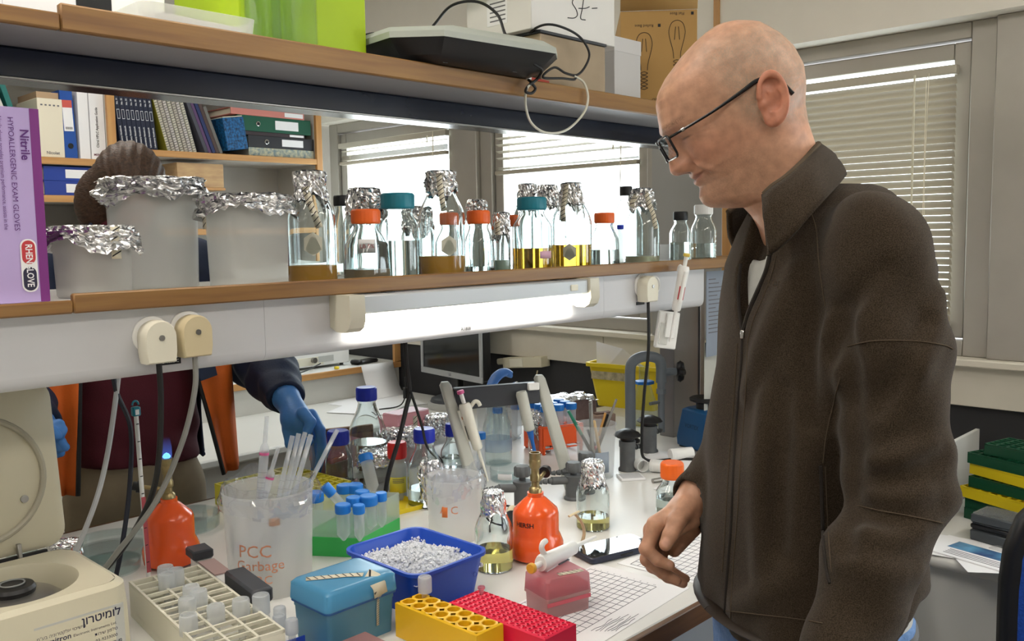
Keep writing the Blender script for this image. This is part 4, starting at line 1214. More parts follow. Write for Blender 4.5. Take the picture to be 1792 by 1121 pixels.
# ================================================================ desk under the right window
def stack_rack(z, x, y, rz, mat, label, ncol=9, nrow=5, w=.25, d=.12, h=.03):
    e = thing('tube_rack', label, 'rack', (x, y, z), rz, 'stacked green and yellow racks')
    m = MB()
    t = .0035
    for k in range(ncol + 1):
        xx = -w / 2 + (w - t) * k / ncol
        m.b2(xx, xx + t, -d / 2, d / 2, h - .004, h)
    for k in range(nrow + 1):
        yy = -d / 2 + (d - t) * k / nrow
        m.b2(-w / 2, w / 2, yy, yy + t, h - .004, h)
    m.build('grid_top', mat, e, smooth=0)
    b = MB()
    b.b2(-w / 2, w / 2, -d / 2, -d / 2 + .002, .0, h - .0045); b.b2(-w / 2, w / 2, d / 2 - .002, d / 2, .0, h - .0045)
    b.b2(-w / 2, -w / 2 + .002, -d / 2 + .002, d / 2 - .002, 0, h - .0045); b.b2(w / 2 - .002, w / 2, -d / 2 + .002, d / 2 - .002, 0, h - .0045)
    b.b2(-w / 2 + .002, w / 2 - .002, -d / 2 + .002, d / 2 - .002, 0, .003)
    b.build('walls', mat, e, smooth=0)
    return e
GRN = M('green_rack_plastic', '#0f4a31', .4)
z = .7505
yc, xc = .665, 2.64
for k, (mt, lab, dx, dy, rz) in enumerate([(GRN, 'dark green rack at the bottom of the green stack', 0, 0, 70), (GRN, 'dark green rack second from the bottom of the stack', .01, 0, 74), (YELB, 'bright yellow rack low in the green stack', -.01, .01, 68), (GRN, 'dark green rack between the two yellow racks', .0, -.01, 72), (YELB, 'bright yellow rack near the top of the green stack', .012, -.005, 66), (GRN, 'dark green rack below the topmost of the stack', .015, .0, 70), (GRN, 'dark green rack topmost of the tilted stack', .03, -.04, 76)]):
    stack_rack(z, xc + dx, yc + dy, R(rz), mt, lab); z += .0305
z = .7505
for k, lab in enumerate(['dark green rack at the foot of the stack against the window', 'dark green rack in the middle of the stack against the window', 'dark green rack on top of the stack against the window']):
    stack_rack(z, 2.82, .58 - .01 * k, R(80 + 3 * k), GRN, lab, h=.06); z += .0605
PLT = M('smoky_plate_plastic', '#4b5054', .25)
zz = .7505
for k, lab in enumerate(['smoky plastic plate box at the bottom of the stack before the green racks', 'black plastic plate in the middle of the stack before the green racks', 'clear plastic plate on top of the stack before the green racks']):
    h = [.028, .012, .022][k]
    e = thing('plate_box', lab, 'plate', (2.475, .655, zz), R(76 + 3 * k), 'plastic plates before the green racks')
    MB().b2(-.07, .07, -.045, .045, 0, h, bev=.003).build('tray', [PLT, BLACK, PLT][k], e)
    MB().b2(-.066, .066, -.041, .041, h, h + .004, bev=.001).build('lid', [BLACK, PLT, MILK2][k], e)
    zz += h + .0045
e = thing('file_shelf', 'small white desk shelf with brown edge behind the man', 'shelf', (2.60, .86, .7505), 0)
MB().b2(.0, .34, .0, .25, .0, .02, bev=.001).build('board', WHITE, e)
MB().b2(-.003, .0, 0, .25, -.0, .022).build('front_edge', DARKWOOD, e)
MB().b2(.06, .335, .0, .012, .0205, .19, bev=.001).build('side_panel', WHITE, e)
MB().b2(.05, .0595, .0, .012, .0205, .19).build('panel_edge', DARKWOOD, e)
e = thing('magazine', 'printed magazine with a blue picture lying on the right desk', 'magazine', (2.335, .70, .7505), R(-12))
MB().b2(-.06, .085, -.14, .10, 0, .004, bev=.0005).build('pages', PAPER, e)
MB().b2(-.0, .055, -.10, .055, .0042, .0046).build('picture', M('blue_picture', '#6fb5dd', .4, col2='#27306a', vscale=14), e, smooth=0)
for k in range(4): MB().b2(-.015 - .010 * k, -.012 - .010 * k, -.11, .04, .0042, .0045).build('print_line', INKG, e, smooth=0)
for k, (x, y, a, lab) in enumerate([(2.32, .62, R(35), 'loose sheet of paper sticking out below the magazine'), (2.36, .56, R(-25), 'crumpled white sheet beside the blue chair'), (2.345, .74, R(8), 'white sheet under the left edge of the magazine')]):
    tag(MB().b2(-.07, .10, -.10, .10, 0, .0008).build('paper_sheet', PAPER, None, (x, y, .7500 - .0 + .0004 * 0 + .0001), (0, 0, a)), lab, 'paper', 'papers on the right desk').location.z = .7503 + .0009 * 0 if k == 0 else .7503
e = tag(MB().b2(0, .12, 0, .09, 0, .006, bev=.001).build('plastic_dish', MILK2, None, (2.44, .53, .7505), (0, 0, R(70))), 'clear shallow plastic dish lying on the right desk papers', 'dish')
o = tag(MB().b2(2.42, 2.80, .25, .60, 0, .33, bev=.003).build('cardboard_box', CARD, None, (0, 0, .001)), 'cardboard box on the floor under the right desk', 'box')
MB().b2(2.418, 2.802, .40, .45, .3301, .331).build('tape_strip', CREAM2, o)
# blue office chair
ch = thing('office_chair', 'blue fabric office chair with black rim at the right edge', 'chair', (1.965, .290, 0), R(-60))
BLUF = M('blue_chair_fabric', '#1f4fae', .85, var=.18, vscale=160, bump=.5, bscale=320)
def backring(sx, sz, y, n=28):
    o = []
    for k in range(n):
        a = 2 * PI * k / n
        c, s_ = math.cos(a), math.sin(a)
        k2 = (abs(c) ** 3.2 + abs(s_) ** 3.2) ** (-1 / 3.2)
        x, z = sx * c * k2, sz * s_ * k2
        o.append((x * (1 + .0 * z), y + .25 * x * x, .80 + z))
    return o
MB().loft([backring(.19, .235, .0), backring(.215, .26, .012), backring(.215, .26, .03), backring(.19, .235, .05)]).build('backrest', BLUF, ch, smooth=60)
MB().loft([backring(.2155, .2605, .005), backring(.227, .272, .012), backring(.227, .272, .045), backring(.21, .255, .06)]).build('backrest_shell', BLACK, ch, smooth=60)
MB().loft([ring3(rrect(.46, .44, .1), .44), ring3(rrect(.48, .46, .1), .46), ring3(rrect(.48, .46, .1), .49), ring3(rrect(.42, .40, .1), .51)]).build('seat', BLUF, ch, (0, -.22, 0), smooth=60)
MB().tube(spl([(0, .06, .70), (0, .09, .55), (0, .04, .42), (0, -.1, .42)], 6), .02, 10).build('back_bar', BLACK, ch)
MB().cyl((0, -.22, .08), (0, -.22, .44), .025, 16).build('gas_column', BLACK, ch)
for k in range(5):
    a = R(72 * k); MB().cyl((0, -.22, .09), (.30 * math.cos(a), -.22 + .30 * math.sin(a), .065), .022, 10, .014).build('base_leg', BLACK, ch)
    MB().lathe([(.012, 0), (.025, .012), (.025, .04), (.012, .052)], 14).build('castor', BLACK, ch, (.30 * math.cos(a), -.22 + .30 * math.sin(a), 0))
# ================================================================ things on the lab bench
BZ0 = BT + .0003
# ---- centrifuge, lid open
cf = thing('centrifuge', 'cream benchtop centrifuge with its round-grooved lid open', 'centrifuge', (.412, 1.335, BZ0))
CFW = M('centrifuge_shell', '#cbc5ae', .4, var=.04, vscale=6)
def hole_plate(cx, cy, z, outline_pts, r, n=48):
    """flat top with a round opening: outline must be star-shaped around the hole"""
    m = MB()
    v = []
    for k in range(n):
        a = 2 * PI * k / n
        d = Vector((math.cos(a), math.sin(a)))
        best = None
        L = len(outline_pts)
        for i in range(L):
            p, q = Vector(outline_pts[i]) - Vector((cx, cy)), Vector(outline_pts[(i + 1) % L]) - Vector((cx, cy))
            e = q - p
            den = d.x * e.y - d.y * e.x
            if abs(den) < 1e-12: continue
            t = (p.x * e.y - p.y * e.x) / den
            u = (p.x * d.y - p.y * d.x) / den
            if t > 0 and -1e-6 <= u <= 1 + 1e-6 and (best is None or t < best): best = t
        v.append((cx + d.x * best, cy + d.y * best, z))
    for k in range(n):
        a = 2 * PI * k / n
        v.append((cx + r * math.cos(a), cy + r * math.sin(a), z))
    f = [(k, (k + 1) % n, n + (k + 1) % n, n + k) for k in range(n)]
    return m.add(v, f)
W, D, HH = .125, .115, .155
ol = rrect(2 * W, 2 * D, .03, 6)
ol2 = rrect(2 * W - .02, 2 * D - .02, .024, 6)
body = MB().loft([ring3(rrect(2 * W + .012, 2 * D + .012, .034, 6), 0), ring3(rrect(2 * W + .006, 2 * D + .006, .032, 6), HH * .75), ring3(ol, HH - .006), ring3(ol2, HH)], caps=False)
body.build('housing', CFW, cf, (0, .115 - .03, 0))
tp_ = hole_plate(0, -.005, HH, ol2, .088)
tp_.lathe([(.088, HH), (.086, HH - .003), (.084, HH - .05), (.0, HH - .052)], 48, (0, -.005, 0), caps=(False, False))
tp_.build('chamber_top', CFW, cf, (0, .085, 0))
MB().lathe([(.072, HH - .048), (.070, HH - .03), (.055, HH - .018), (.03, HH - .012), (0, HH - .010)], 40).build('rotor', STEEL, cf, (0, .08, 0))
MB().lathe([(.030, 0), (.031, .006), (.028, .011), (.012, .013), (0, .012)], 32).build('rotor_cap', BLACK, cf, (0, .08, HH - .012))
MB().tube([(.016 * math.cos(2 * PI * k / 24), .016 * math.sin(2 * PI * k / 24), 0) for k in range(25)], .0012, 6).build('rotor_cap_ring', GREY, cf, (0, .08, HH + .002))
# lid: hinged along the back edge, leaning back a little
lid = thing('lid', None, None, (-.0, .205, HH + .002), (R(-8), 0, 0)); lid.parent = cf
LW, LH = .124, .272
lo = [(p[0], p[1] + LH / 2) for p in rrect(2 * LW, LH, .03, 6)]
li = [(p[0], p[1] + LH / 2) for p in rrect(2 * LW - .014, LH - .014, .026, 6)]
m = MB()
m.loft([[(p[0], -.0, p[1]) for p in li], [(p[0], .006, p[1]) for p in lo], [(p[0], .02, p[1]) for p in lo], [(p[0], .032, p[1]) for p in li]])
m.build('lid_shell', CFW, lid)
MB().tube([(.098 * math.cos(2 * PI * k / 48), -.001, .125 + .098 * math.sin(2 * PI * k / 48)) for k in range(49)], .005, 8).build('gasket_ring', M('gasket', '#a7a291', .5), lid)
MB().lathe([(.030, 0), (.03, .002), (.026, .003), (0, .003)], 32).rot(Matrix.Rotation(R(90), 4, 'X')).build('viewport', M('smoky_port', '#8d8a7c', .3), lid, (-.03, 0, .125))
MB().lathe([(.006, 0), (.006, .002), (0, .0025)], 16).rot(Matrix.Rotation(R(90), 4, 'X')).build('screw', STEEL, lid, (.066, -.0002, .085))
MB().b2(.045, .051, -.012, -.002, -.012, .018, bev=.001).build('hinge_latch', STEEL, lid)
MB().b2(-.06, .09, -.006, .004, -.008, -.001, bev=.001).build('hinge_strip', BLACK, lid)
MB().b2(-.118, .03, .003, .028, LH - .0005, LH + .006, bev=.002).build('handle_lip', CFW, lid)
# maker's label on the front face
pl = MB().b2(-.01, .112, -.0014, 0, .045, .125).build('maker_plate', M('label_silver', '#b8b9b4', .45), cf, (0, -.0345, 0), (R(-1.6), 0, 0))
LT = lambda t, s, x, z, b=False, al='CENTER', sx=1.0, c=None: text('lettering', t, s, c or DKL, pl, (x, -.0019, z), (R(90), 0, 0), b, al, sx)
LT('ןורטימול', .016, .080, .114, True); LT('מ"עב הינורטקלא יוכישימ', .0065, .025, .108)
LT('Lumitron', .011, -.004, .100, True, 'LEFT'); LT('Electronic Instruments Ltd.', .0055, .040, .0985, False, 'LEFT')
for k, t in enumerate(['תוריש ןופלט', '03-9233000', 'הקיפסא הדבעמ', 'ןיי יאנ יאפק הסונ']): LT(t, .0065, .085, .090 - .0095 * k, k > 1)
tri = MB()
tri.tube([(.004, -.0019, .056), (.019, -.0019, .086), (.024, -.0019, .086), (.010, -.0019, .058), (.034, -.0019, .062), (.030, -.0019, .057), (.004, -.0019, .056)], .0012, 4)
tri.tube([(.016, -.0019, .064), (.023, -.0019, .080), (.034, -.0019, .066)], .0014, 4)
tri.build('triangle_logo', DKL, pl)
MB().b2(.003, .066, -.0018, -.00145, .0462, .0545).build('blank_field', PAPER, pl, smooth=0)

# ---- white grid rack with microtubes
WR = M('ivory_rack_plastic', '#dcd9c8', .45)
def grid_rack(name, label, loc, rz, w, d, h, nx, ny, mat, bar=.0035, group=None, floorz=.012, wall=True):
    e = thing(name, label, 'rack', loc, rz, group)
    g = MB()
    for k in range(nx + 1):
        x = (w - bar) * k / nx; g.b2(x, x + bar, 0, d, h - .005, h)
    for k in range(ny + 1):
        y = (d - bar) * k / ny; g.b2(0, w, y, y + bar, h - .0052, h - .0002)
    g.build('top_grid', mat, e, smooth=0)
    g = MB()
    for k in range(nx + 1):
        x = (w - bar) * k / nx; g.b2(x, x + bar * .8, 0, d, floorz, floorz + .003)
    for k in range(ny + 1):
        y = (d - bar) * k / ny; g.b2(0, w, y, y + bar * .8, floorz, floorz + .0028)
    g.build('lower_grid', mat, e, smooth=0)
    if wall:
        g = MB()
        for x in (0, w - .003): g.b2(x, x + .003, 0, d, 0, h - .0055)
        for y in (0, d - .003): g.b2(.0031, w - .0031, y, y + .003, 0, h - .0055)
        g.build('side_walls', mat, e, smooth=0)
    return e
grk = grid_rack('tube_rack', 'ivory grid rack holding capped microtubes beside the centrifuge', (.588, 1.185, BZ0), R(-7), .122, .36, .062, 3, 13, WR, .004)
def microtube(e, cap=MILK, s=1.0):
    MB().lathe([(.0052, .0), (.0058, .012), (.0058, .0365)], 16).build('tube', MILK2, e)
    MB().lathe([(.0098 * s, 0), (.010 * s, .001), (.010 * s, .020 * s), (.0092 * s, .0225 * s), (.0075 * s, .0228 * s), (.0070 * s, .0205 * s), (0, .0205 * s)], 20).build('cap', cap, e, (0, 0, .036))
CAPW = milky('frosted_cap', '#eef1f4', .5)
tubes = [(290, 1005), (308, 1010), (292, 1018), (335, 1040), (348, 1048), (328, 1062), (330, 1092), (378, 1075), (422, 1064), (457, 1056)]
names = ['furthest back at the left corner of', 'behind the left back corner pair in', 'at the very left back cell of', 'left of the middle pair in', 'right of the middle pair in', 'in the fourth row on the left of', 'nearest the front on the left of', 'alone near the front middle of', 'second from the front right corner of', 'at the front right corner of']
for (px, py), nm in zip(tubes, names):
    p = onZ(px, py, BZ0 + .068)
    e = thing('microtube', 'frosted capped microtube ' + nm + ' the ivory rack', 'tube', (p.x, p.y, BZ0 + .0165), 0, 'microtubes in the ivory rack')
    microtube(e, CAPW, 1.38)
for k, (px, py, nm) in enumerate([(490, 1085, 'furthest of the three'), (489, 1100, 'middle one of the three'), (511, 1107, 'nearest the blue tip box of the three')]):
    p = onZ(px, py, BZ0 + .04)
    e = thing('microtube', 'frosted microtube in the blue holder, ' + nm, 'tube', (p.x, p.y, BZ0 + .0035), 0, 'microtubes left of the blue tip box')
    microtube(e, CAPW)
e = thing('tube_holder', 'small blue tube holder left of the blue tip box', 'holder', (.732, 1.165, BZ0), R(-5))
MB().b2(-.02, .03, -.03, .045, 0, .003, bev=.001).build('base', BLUETRAY, e)
MB().b2(-.02, -.018, -.03, .045, .0031, .022).build('wall', BLUETRAY, e)
MB().b2(-.0175, .03, .043, .045, .0031, .022).build('wall', BLUETRAY, e)
# ---- gel tray with black ends behind the rack
e = thing('gel_tray', 'narrow white gel tray with dark grey end blocks behind the ivory rack', 'tray', (.742, 1.325, BZ0), R(-8))
MB().b2(0, .032, 0, .30, 0, .045, bev=.002).build('tray_body', WHITEP, e)
MB().b2(-.006, .034, .265, .31, .046, .064, bev=.003).build('end_block', DGREY, e)
MB().b2(-.003, .035, -.01, .115, .046, .072, bev=.004).build('end_block', DGREY, e)
MB().b2(.0, .03, .17, .255, .0455, .048).build('scale_strip', M('pinkish_scale', '#b79a96', .5), e)
# ---- thermometer
p = onZ(246, 1002, BZ0)
e = thing('thermometer', 'long white glass thermometer with teal hanging cap leaning upright', 'thermometer', (.735, 1.70, BZ0), (R(0), R(-1.2), 0))
MB().cyl((0, 0, .0), (0, 0, .318), .0042, 12).build('stem', WHITEP, e)
MB().b2(-.0042, .0042, -.0046, -.0042, .01, .16).build('red_column', M('red_spirit', '#b5525a', .4), e)
MB().b2(-.0075, .0075, -.006, .006, .318, .336, bev=.002).build('cap', TEALP, e)
MB().tube([(.006 * math.cos(a), 0, .339 + .008 * math.sin(a)) for a in (0, .5, 1, 1.57, 2.1, 2.6, 3.14)], .002, 6).build('hanging_loop', TEALP, e)
MB().b2(-.0035, .0035, -.0068, -.006, .321, .331).build('cap_window', PAPER, e)
for k in range(9): MB().b2(-.003, .002, -.0047, -.0041, .03 + .034 * k, .0316 + .034 * k).build('scale_mark', INK, e, smooth=0)

# ---- gas burners
def burner(label, loc, s=1.0, flame=False, rz=0):
    e = thing('gas_burner', label, 'burner', loc, rz, 'orange gas burners')
    MB().lathe([(.044, 0), (.0535, .006), (.0555, .018), (.0555, .034), (.050, .047), (.0465, .055), (.0465, .092), (.044, .101), (.022, .122), (.0165, .126), (.0165, .134), (0, .134)], 48).build('cartridge', ORANGEM, e)
    MB().lathe([(.0135, .134), (.0125, .142), (.0085, .146), (.0075, .158)], 24).build('stem', BRASS, e)
    MB().lathe([(.0078, .156), (.0105, .158), (.0105, .168), (.0085, .171), (.0085, .182), (.0115, .186), (.0115, .215), (.0098, .215), (.0098, .19)], 24, caps=(True, False)).build('burner_tube', BRASS, e)
    MB().lathe([(.0117, .192), (.0123, .194), (.0123, .199), (.0117, .201)], 24).build('air_collar', BRASS, e)
    d = -1 if not flame else 1
    MB().cyl((0, 0, .150), (.052, 0, .162), .0042, 12).build('valve_stem', BRASS, e)
    MB().cyl((.050, 0, .1615), (.058, 0, .1632), .0125, 16).build('valve_knob', BLACK, e)
    MB().cyl((.0581, 0, .1632), (.066, 0, .165), .009, 16).build('valve_knob_end', BLACK, e)
    if flame:
        fm = bpy.data.materials.new('blue_flame'); fm.use_nodes = True
        nt = fm.node_tree; nt.nodes.clear()
        o_ = nt.nodes.new('ShaderNodeOutputMaterial'); ad_ = nt.nodes.new('ShaderNodeAddShader')
        tr = nt.nodes.new('ShaderNodeBsdfTransparent'); em = nt.nodes.new('ShaderNodeEmission')
        em.inputs[0].default_value = (.12, .25, 1, 1)
        tc = nt.nodes.new('ShaderNodeTexCoord'); sx = nt.nodes.new('ShaderNodeSeparateXYZ'); mr = nt.nodes.new('ShaderNodeMapRange')
        mr.inputs[1].default_value, mr.inputs[2].default_value, mr.inputs[3].default_value, mr.inputs[4].default_value = .216, .258, .16, .0
        nt.links.new(tc.outputs['Object'], sx.inputs[0]); nt.links.new(sx.outputs[2], mr.inputs[0]); nt.links.new(mr.outputs[0], em.inputs[1])
        nt.links.new(tr.outputs[0], ad_.inputs[0]); nt.links.new(em.outputs[0], ad_.inputs[1]); nt.links.new(ad_.outputs[0], o_.inputs[0])
        MB().lathe([(.0095, .2155), (.0105, .223), (.0105, .238), (.007, .261), (0, .275)], 24, caps=(False, False)).build('flame', fm, e)
        MB().lathe([(.006, .2155), (.008, .219), (.005, .224), (0, .227)], 16).build('flame_core', M('flame_core', '#bfe6ff', .5, emit='#5ab4ff', estr=1.2, alpha=.5), e)
    return e
bl = burner('lit orange gas burner with a faint blue flame by the thermometer', (.802, 1.74, BZ0), 1, True, R(150))
for k in range(5): curved_text(bl, ['ANY INFLAMMABLE GAS IS DANGEROUS', 'KEEP AWAY FROM HEAT AND CHILDREN', 'NEVER REFILL THE EMPTY CARTRIDGE', 'USE IN WELL VENTILATED ROOMS ONLY', 'STORE UPRIGHT BELOW 50 C'][k], .0052, .0465, .090 - .0068 * k, .12, INK)
br = burner('unlit orange gas burner with rusty nozzle in the middle of the bench', (1.314, 1.208, BZ0), 1, False, R(20))
curved_text(br, 'HERSH', .013, .0465, .078, -.85, INK, bold=True)
# ---- dishes and foil behind the left burner
for k, (x, y, r, h, lab) in enumerate([(.745, 1.90, .085, .022, 'large glass petri dish behind the thermometer'), (.93, 1.93, .07, .03, 'glass dish behind the lit burner'), (.70, 1.79, .055, .018, 'small glass petri dish by the cables')]):
    e = thing('glass_dish', lab, 'dish', (x, y, BZ0), 0, 'glass dishes at the back of the bench')
    shell([(r * .96, 0), (r, .003), (r, h)], .002, 40).build('dish', GLASST, e)
    MB().lathe([(r + .0015, h * .35), (r + .0015, h + .002), (0, h + .002)], 40, caps=(False, False)).build('lid', GLASST, e)
e = thing('glass_jar', 'small glass jar with a foil lid between the cables', 'jar', (.63, 1.83, BZ0))
shell([(.028, 0), (.03, .003), (.03, .055), (.026, .06), (.026, .066)], .002, 32).build('body', GLASST, e)
foil_mesh(.030, .03, 1.05, 71, .3, 40, 12, .12).build('foil_cover', FOIL, e, (0, 0, .069), smooth=0)
e = thing('glass_flask', 'glass flask with torn foil peeking out behind the centrifuge lid', 'flask', (.545, 1.80, BZ0))
shell([(.03, 0), (.032, .003), (.032, .06), (.016, .10), (.015, .13)], .002, 32).build('body', GLASST, e)
foil_mesh(.02, .04, 1.2, 73, .4, 40, 12, .3).build('foil_cover', FOIL, e, (0, 0, .137), smooth=0)
e = thing('purple_cap_tube', 'tiny tube with purple cap behind the gel tray', 'tube', (.872, 1.60, BZ0))
MB().lathe([(.004, 0), (.006, .004), (.006, .04)], 14).build('tube', MILK2, e)
MB().lathe([(.009, 0), (.009, .010), (0, .010)], 16).build('cap', M('purple_cap', '#8b4fae', .4), e, (0, 0, .04))
e = thing('steel_clip', 'bent steel clip between gel tray and bag-lined beaker', 'clip', (.895, 1.555, BZ0))
MB().tube(spl([(0, 0, .003), (.004, 0, .03), (-.004, 0, .05), (.006, 0, .07), (.012, 0, .072)], 5), .003, 8).build('wire', STEEL, e)
MB().b2(-.01, .01, -.008, .008, 0, .006, bev=.002).build('foot', STEEL, e)

# ---- bag-lined beaker with serological pipettes
def bag_beaker(label, loc, r, H, seed, marks):
    e = thing('bag_lined_beaker', label, 'beaker', loc, 0, 'beakers lined with clear bags')
    shell([(r * .9, 0), (r * .92, .004), (r, H * .97), (r * 1.03, H * .985), (r * 1.03, H)], .002, 48).build('beaker', MILK, e)
    q = random.Random(seed)
    n, rows = 60, 14
    rings = []
    ph = [q.uniform(0, 6.28) for _ in range(6)]
    for i in range(rows + 1):
        t = i / rows
        ring = []
        for k in range(n):
            a = 2 * PI * k / n
            w1 = math.sin(a * 3 + ph[0]) + .6 * math.sin(a * 7 + ph[1])
            if t < .35:      # inside, rising
                u = t / .35; rr = r * (.80 + .14 * u) ; z = H * (.30 + .70 * u)
            elif t < .6:     # over the rim and up
                u = (t - .35) / .25; rr = r * (.95 + .12 * u) + .004 * w1 * u; z = H + (.016 + .007 * w1) * math.sin(u * PI)
            else:            # folded down outside
                u = (t - .6) / .4; rr = r * (1.07 + .05 * math.sin(u * 3)) + .006 * w1; z = H - (.035 + .010 * math.sin(a * 2 + ph[2])) * u
            rr += q.uniform(-.0022, .0022)
            ring.append((rr * math.cos(a), rr * math.sin(a), z + q.uniform(-.002, .002)))
        rings.append(ring)
    MB().loft(rings, caps=False).build('bag', FILM, e, smooth=18)
    RM = M('red_marker', '#d08a6c', .6)
    for tx, size, z, az in marks: curved_text(e, tx, size, r * .965, z, az, RM, 'marker_writing', off=.0018)
    return e
bb1 = bag_beaker('tall beaker lined with a clear bag holding glass pipettes', (.872, 1.480, BZ0), .082, .190, 5, [('PCC', .032, .092, -.35), ('Garbage', .026, .066, -.25), ('RC', .022, .040, -.15)])
patch(bb1, .0775, .138, .152, .12, 7, M('orange_sticker', '#d98a3d', .5), 'sticker')
bb2 = bag_beaker('shorter beaker lined with a clear bag beside the right burner', (1.290, 1.425, BZ0), .060, .135, 9, [('A C', .024, .075, -.2)])
patch(bb2, .0590, .060, .082, -.35, 6, M('orange_sticker2', '#e0783a', .5), 'sticker')
PIPG = milky('pipette_plastic', '#f2f4f7', .34, .05)
PINKB = M('pink_band', '#d9659a', .4)
def sero(label, px0, py0, px1, py1, Y0_, Y1_, r, kind):
    """serological pipette from its lower end (px0, py0) to its mouthpiece (px1, py1)"""
    a, b = onY(px0, py0, Y0_), onY(px1, py1, Y1_)
    L = (b - a).length
    e = thing('serological_pipette', label, 'pipette', a, 0, 'serological pipettes in the bag-lined beaker')
    e.rotation_mode = 'QUATERNION'
    e.rotation_quaternion = (b - a).to_track_quat('Z', 'Y')
    wt = .0007
    def seg(z0, z1, r0, r1): return [(r0, z0), (r1, z1), (r1 - wt, z1), (r0 - wt, z0)]
    if kind == 'fat':
        MB().lathe([(.0015, 0), (r, .03), (r, L * .74), (r * .9, L * .77), (r * .45, L * .80), (r * .45, L)], 18, caps=(False, False)).build('barrel', PIPG, e)
        MB().lathe([(r * 1.04, L * .71), (r * 1.04, L * .73)], 18, caps=(False, False)).build('colour_band', PINKB, e)
        for k in range(12): MB().lathe([(r * 1.02, .04 + (L * .62 - .04) * k / 12), (r * 1.02, .0408 + (L * .62 - .04) * k / 12)], 14, caps=(False, False)).build('graduation', INKG, e)
    else:
        MB().lathe([(.0012, 0), (r, .025), (r, L)], 16, caps=(False, False)).build('barrel', PIPG, e)
        MB().cyl((0, 0, L - .045), (0, 0, L - .028), r * .72, 12).build('cotton_plug', WHITEP, e)
        for k in range(8): MB().lathe([(r * 1.02, .04 + (L * .7 - .04) * k / 8), (r * 1.02, .0406 + (L * .7 - .04) * k / 8)], 12, caps=(False, False)).build('graduation', INKG, e)
    MB().lathe([(r * .99, L * .2), (r * .99, L * .2 + .001)], 12, caps=(False, False)).build('base_mark', INKG, e)
for (lab, a, b, c, d, ya, yb_, r, kd) in [
    ('thick upright serological pipette with a pink band, leftmost in the beaker', 450, 960, 467, 728, 1.46, 1.45, .0085, 'fat'),
    ('thick tilted serological pipette with a pink band beside the upright one', 430, 970, 487, 783, 1.47, 1.44, .0085, 'fat'),
    ('thin pipette with cotton plug, first right of the pink-banded pair', 462, 980, 512, 762, 1.47, 1.47, .0046, 'thin'),
    ('thin pipette with cotton plug, second right of the pink-banded pair', 470, 985, 523, 758, 1.48, 1.49, .0046, 'thin'),
    ('thin pipette with cotton plug, third right of the pink-banded pair', 468, 990, 534, 756, 1.485, 1.50, .0046, 'thin'),
    ('thin pipette with cotton plug, fourth right of the pink-banded pair', 480, 985, 544, 760, 1.46, 1.47, .0050, 'thin'),
    ('slender pipette leaning furthest right in the beaker', 470, 985, 590, 752, 1.48, 1.50, .0046, 'thin')]:
    sero(lab, a, b, c, d, ya, yb_, r, kd)

# ---- yellow grid lid and green-filled tube box with blue-capped tubes
grid_rack('wire_rack', 'pale yellow grid rack lying behind the pipette beaker', (1.075, 1.80, BZ0), R(3), .225, .25, .052, 8, 10, YELW, .005)
def falcon(e, r, L, cap_h, mat=TUBEP, capm=FALCONB, grads=True):
    MB().lathe([(0, 0), (r * .3, .002), (r, .015), (r, L)], 24, caps=(False, False)).build('tube', mat, e)
    cap_mesh(r * 1.14, cap_h, capm, 30, 60).build('cap', capm, e, (0, 0, L - cap_h * .55))
    if grads:
        for k in range(6): MB().b2(-r * .5, r * .1, -r * 1.01 - .0004, -r * 1.0, .03 + k * .012, .0306 + k * .012).build('graduation', INKG, e, smooth=0)
GB = thing('tube_box', 'translucent tube box with bright green lower half holding blue-capped tubes', 'box', (1.105, 1.545, BZ0), R(0))
GRNF = M('green_filling', '#35b455', .35)
MG = milky('translucent_box', '#e9f0ec', .32)
A0 = [(-.110, .040), (-.03, -.075), (.110, -.025), (.03, .09)]
def quad_ring(z, s): return [(p[0] * s, p[1] * s, z) for p in A0]
MB().loft([quad_ring(.0405, 1), quad_ring(.096, 1), quad_ring(.096, .975), quad_ring(.0405, .975)], caps=False).build('wall', MG, GB)
MB().loft([quad_ring(0, 1), quad_ring(.040, 1)]).build('green_block', GRNF, GB)
fal = [(551, 872, .0165, .020, 'at the left corner of'), (592, 862, .0165, .02, 'leaning out of the middle of'), (621, 857, .0155, .018, 'at the back of'), (603, 858, .0150, .018, 'behind the leaning tube of'), (619, 880, .0135, .018, 'in the centre of'), (645, 878, .0165, .02, 'right of the centre of'), (667, 872, .0105, .018, 'at the right corner of'), (628, 894, .0105, .018, 'at the front of'), (600, 893, .0135, .018, 'just behind the leaning tube of'), (634, 868, .0135, .016, 'at the back right of')]
for px, py, r, ch_, nm in fal:
    p = onZ(px, py, BZ0 + .105)
    if 'leaning' in nm and 'behind' not in nm: continue
    e = thing('centrifuge_tube', 'blue-capped tube ' + nm + ' the green box', 'tube', (p.x, p.y, BZ0 + .0425), 0, 'blue-capped tubes in the green box')
    falcon(e, r, .068, ch_, grads=False)
def place_between(name, label, cat, a, b, group=None):
    e = thing(name, label, cat, a, 0, group)
    e.rotation_mode = 'QUATERNION'
    e.rotation_quaternion = (Vector(b) - Vector(a)).to_track_quat('Z', 'Y')
    return e, (Vector(b) - Vector(a)).length
a, b = onY(618, 905, 1.50), onY(574, 856, 1.53)
e, L = place_between('centrifuge_tube', 'slim blue-capped tube lying tilted across the other caps', 'tube', a, b, 'blue-capped tubes in the green box')
falcon(e, .0095, L, .026)
a, b = onY(655, 862, 1.66), onY(640, 800, 1.70)
e, L = place_between('centrifuge_tube', 'blue-capped tube leaning upright behind the green box', 'tube', a, b, 'blue-capped tubes in the green box')
falcon(e, .0145, L, .018)

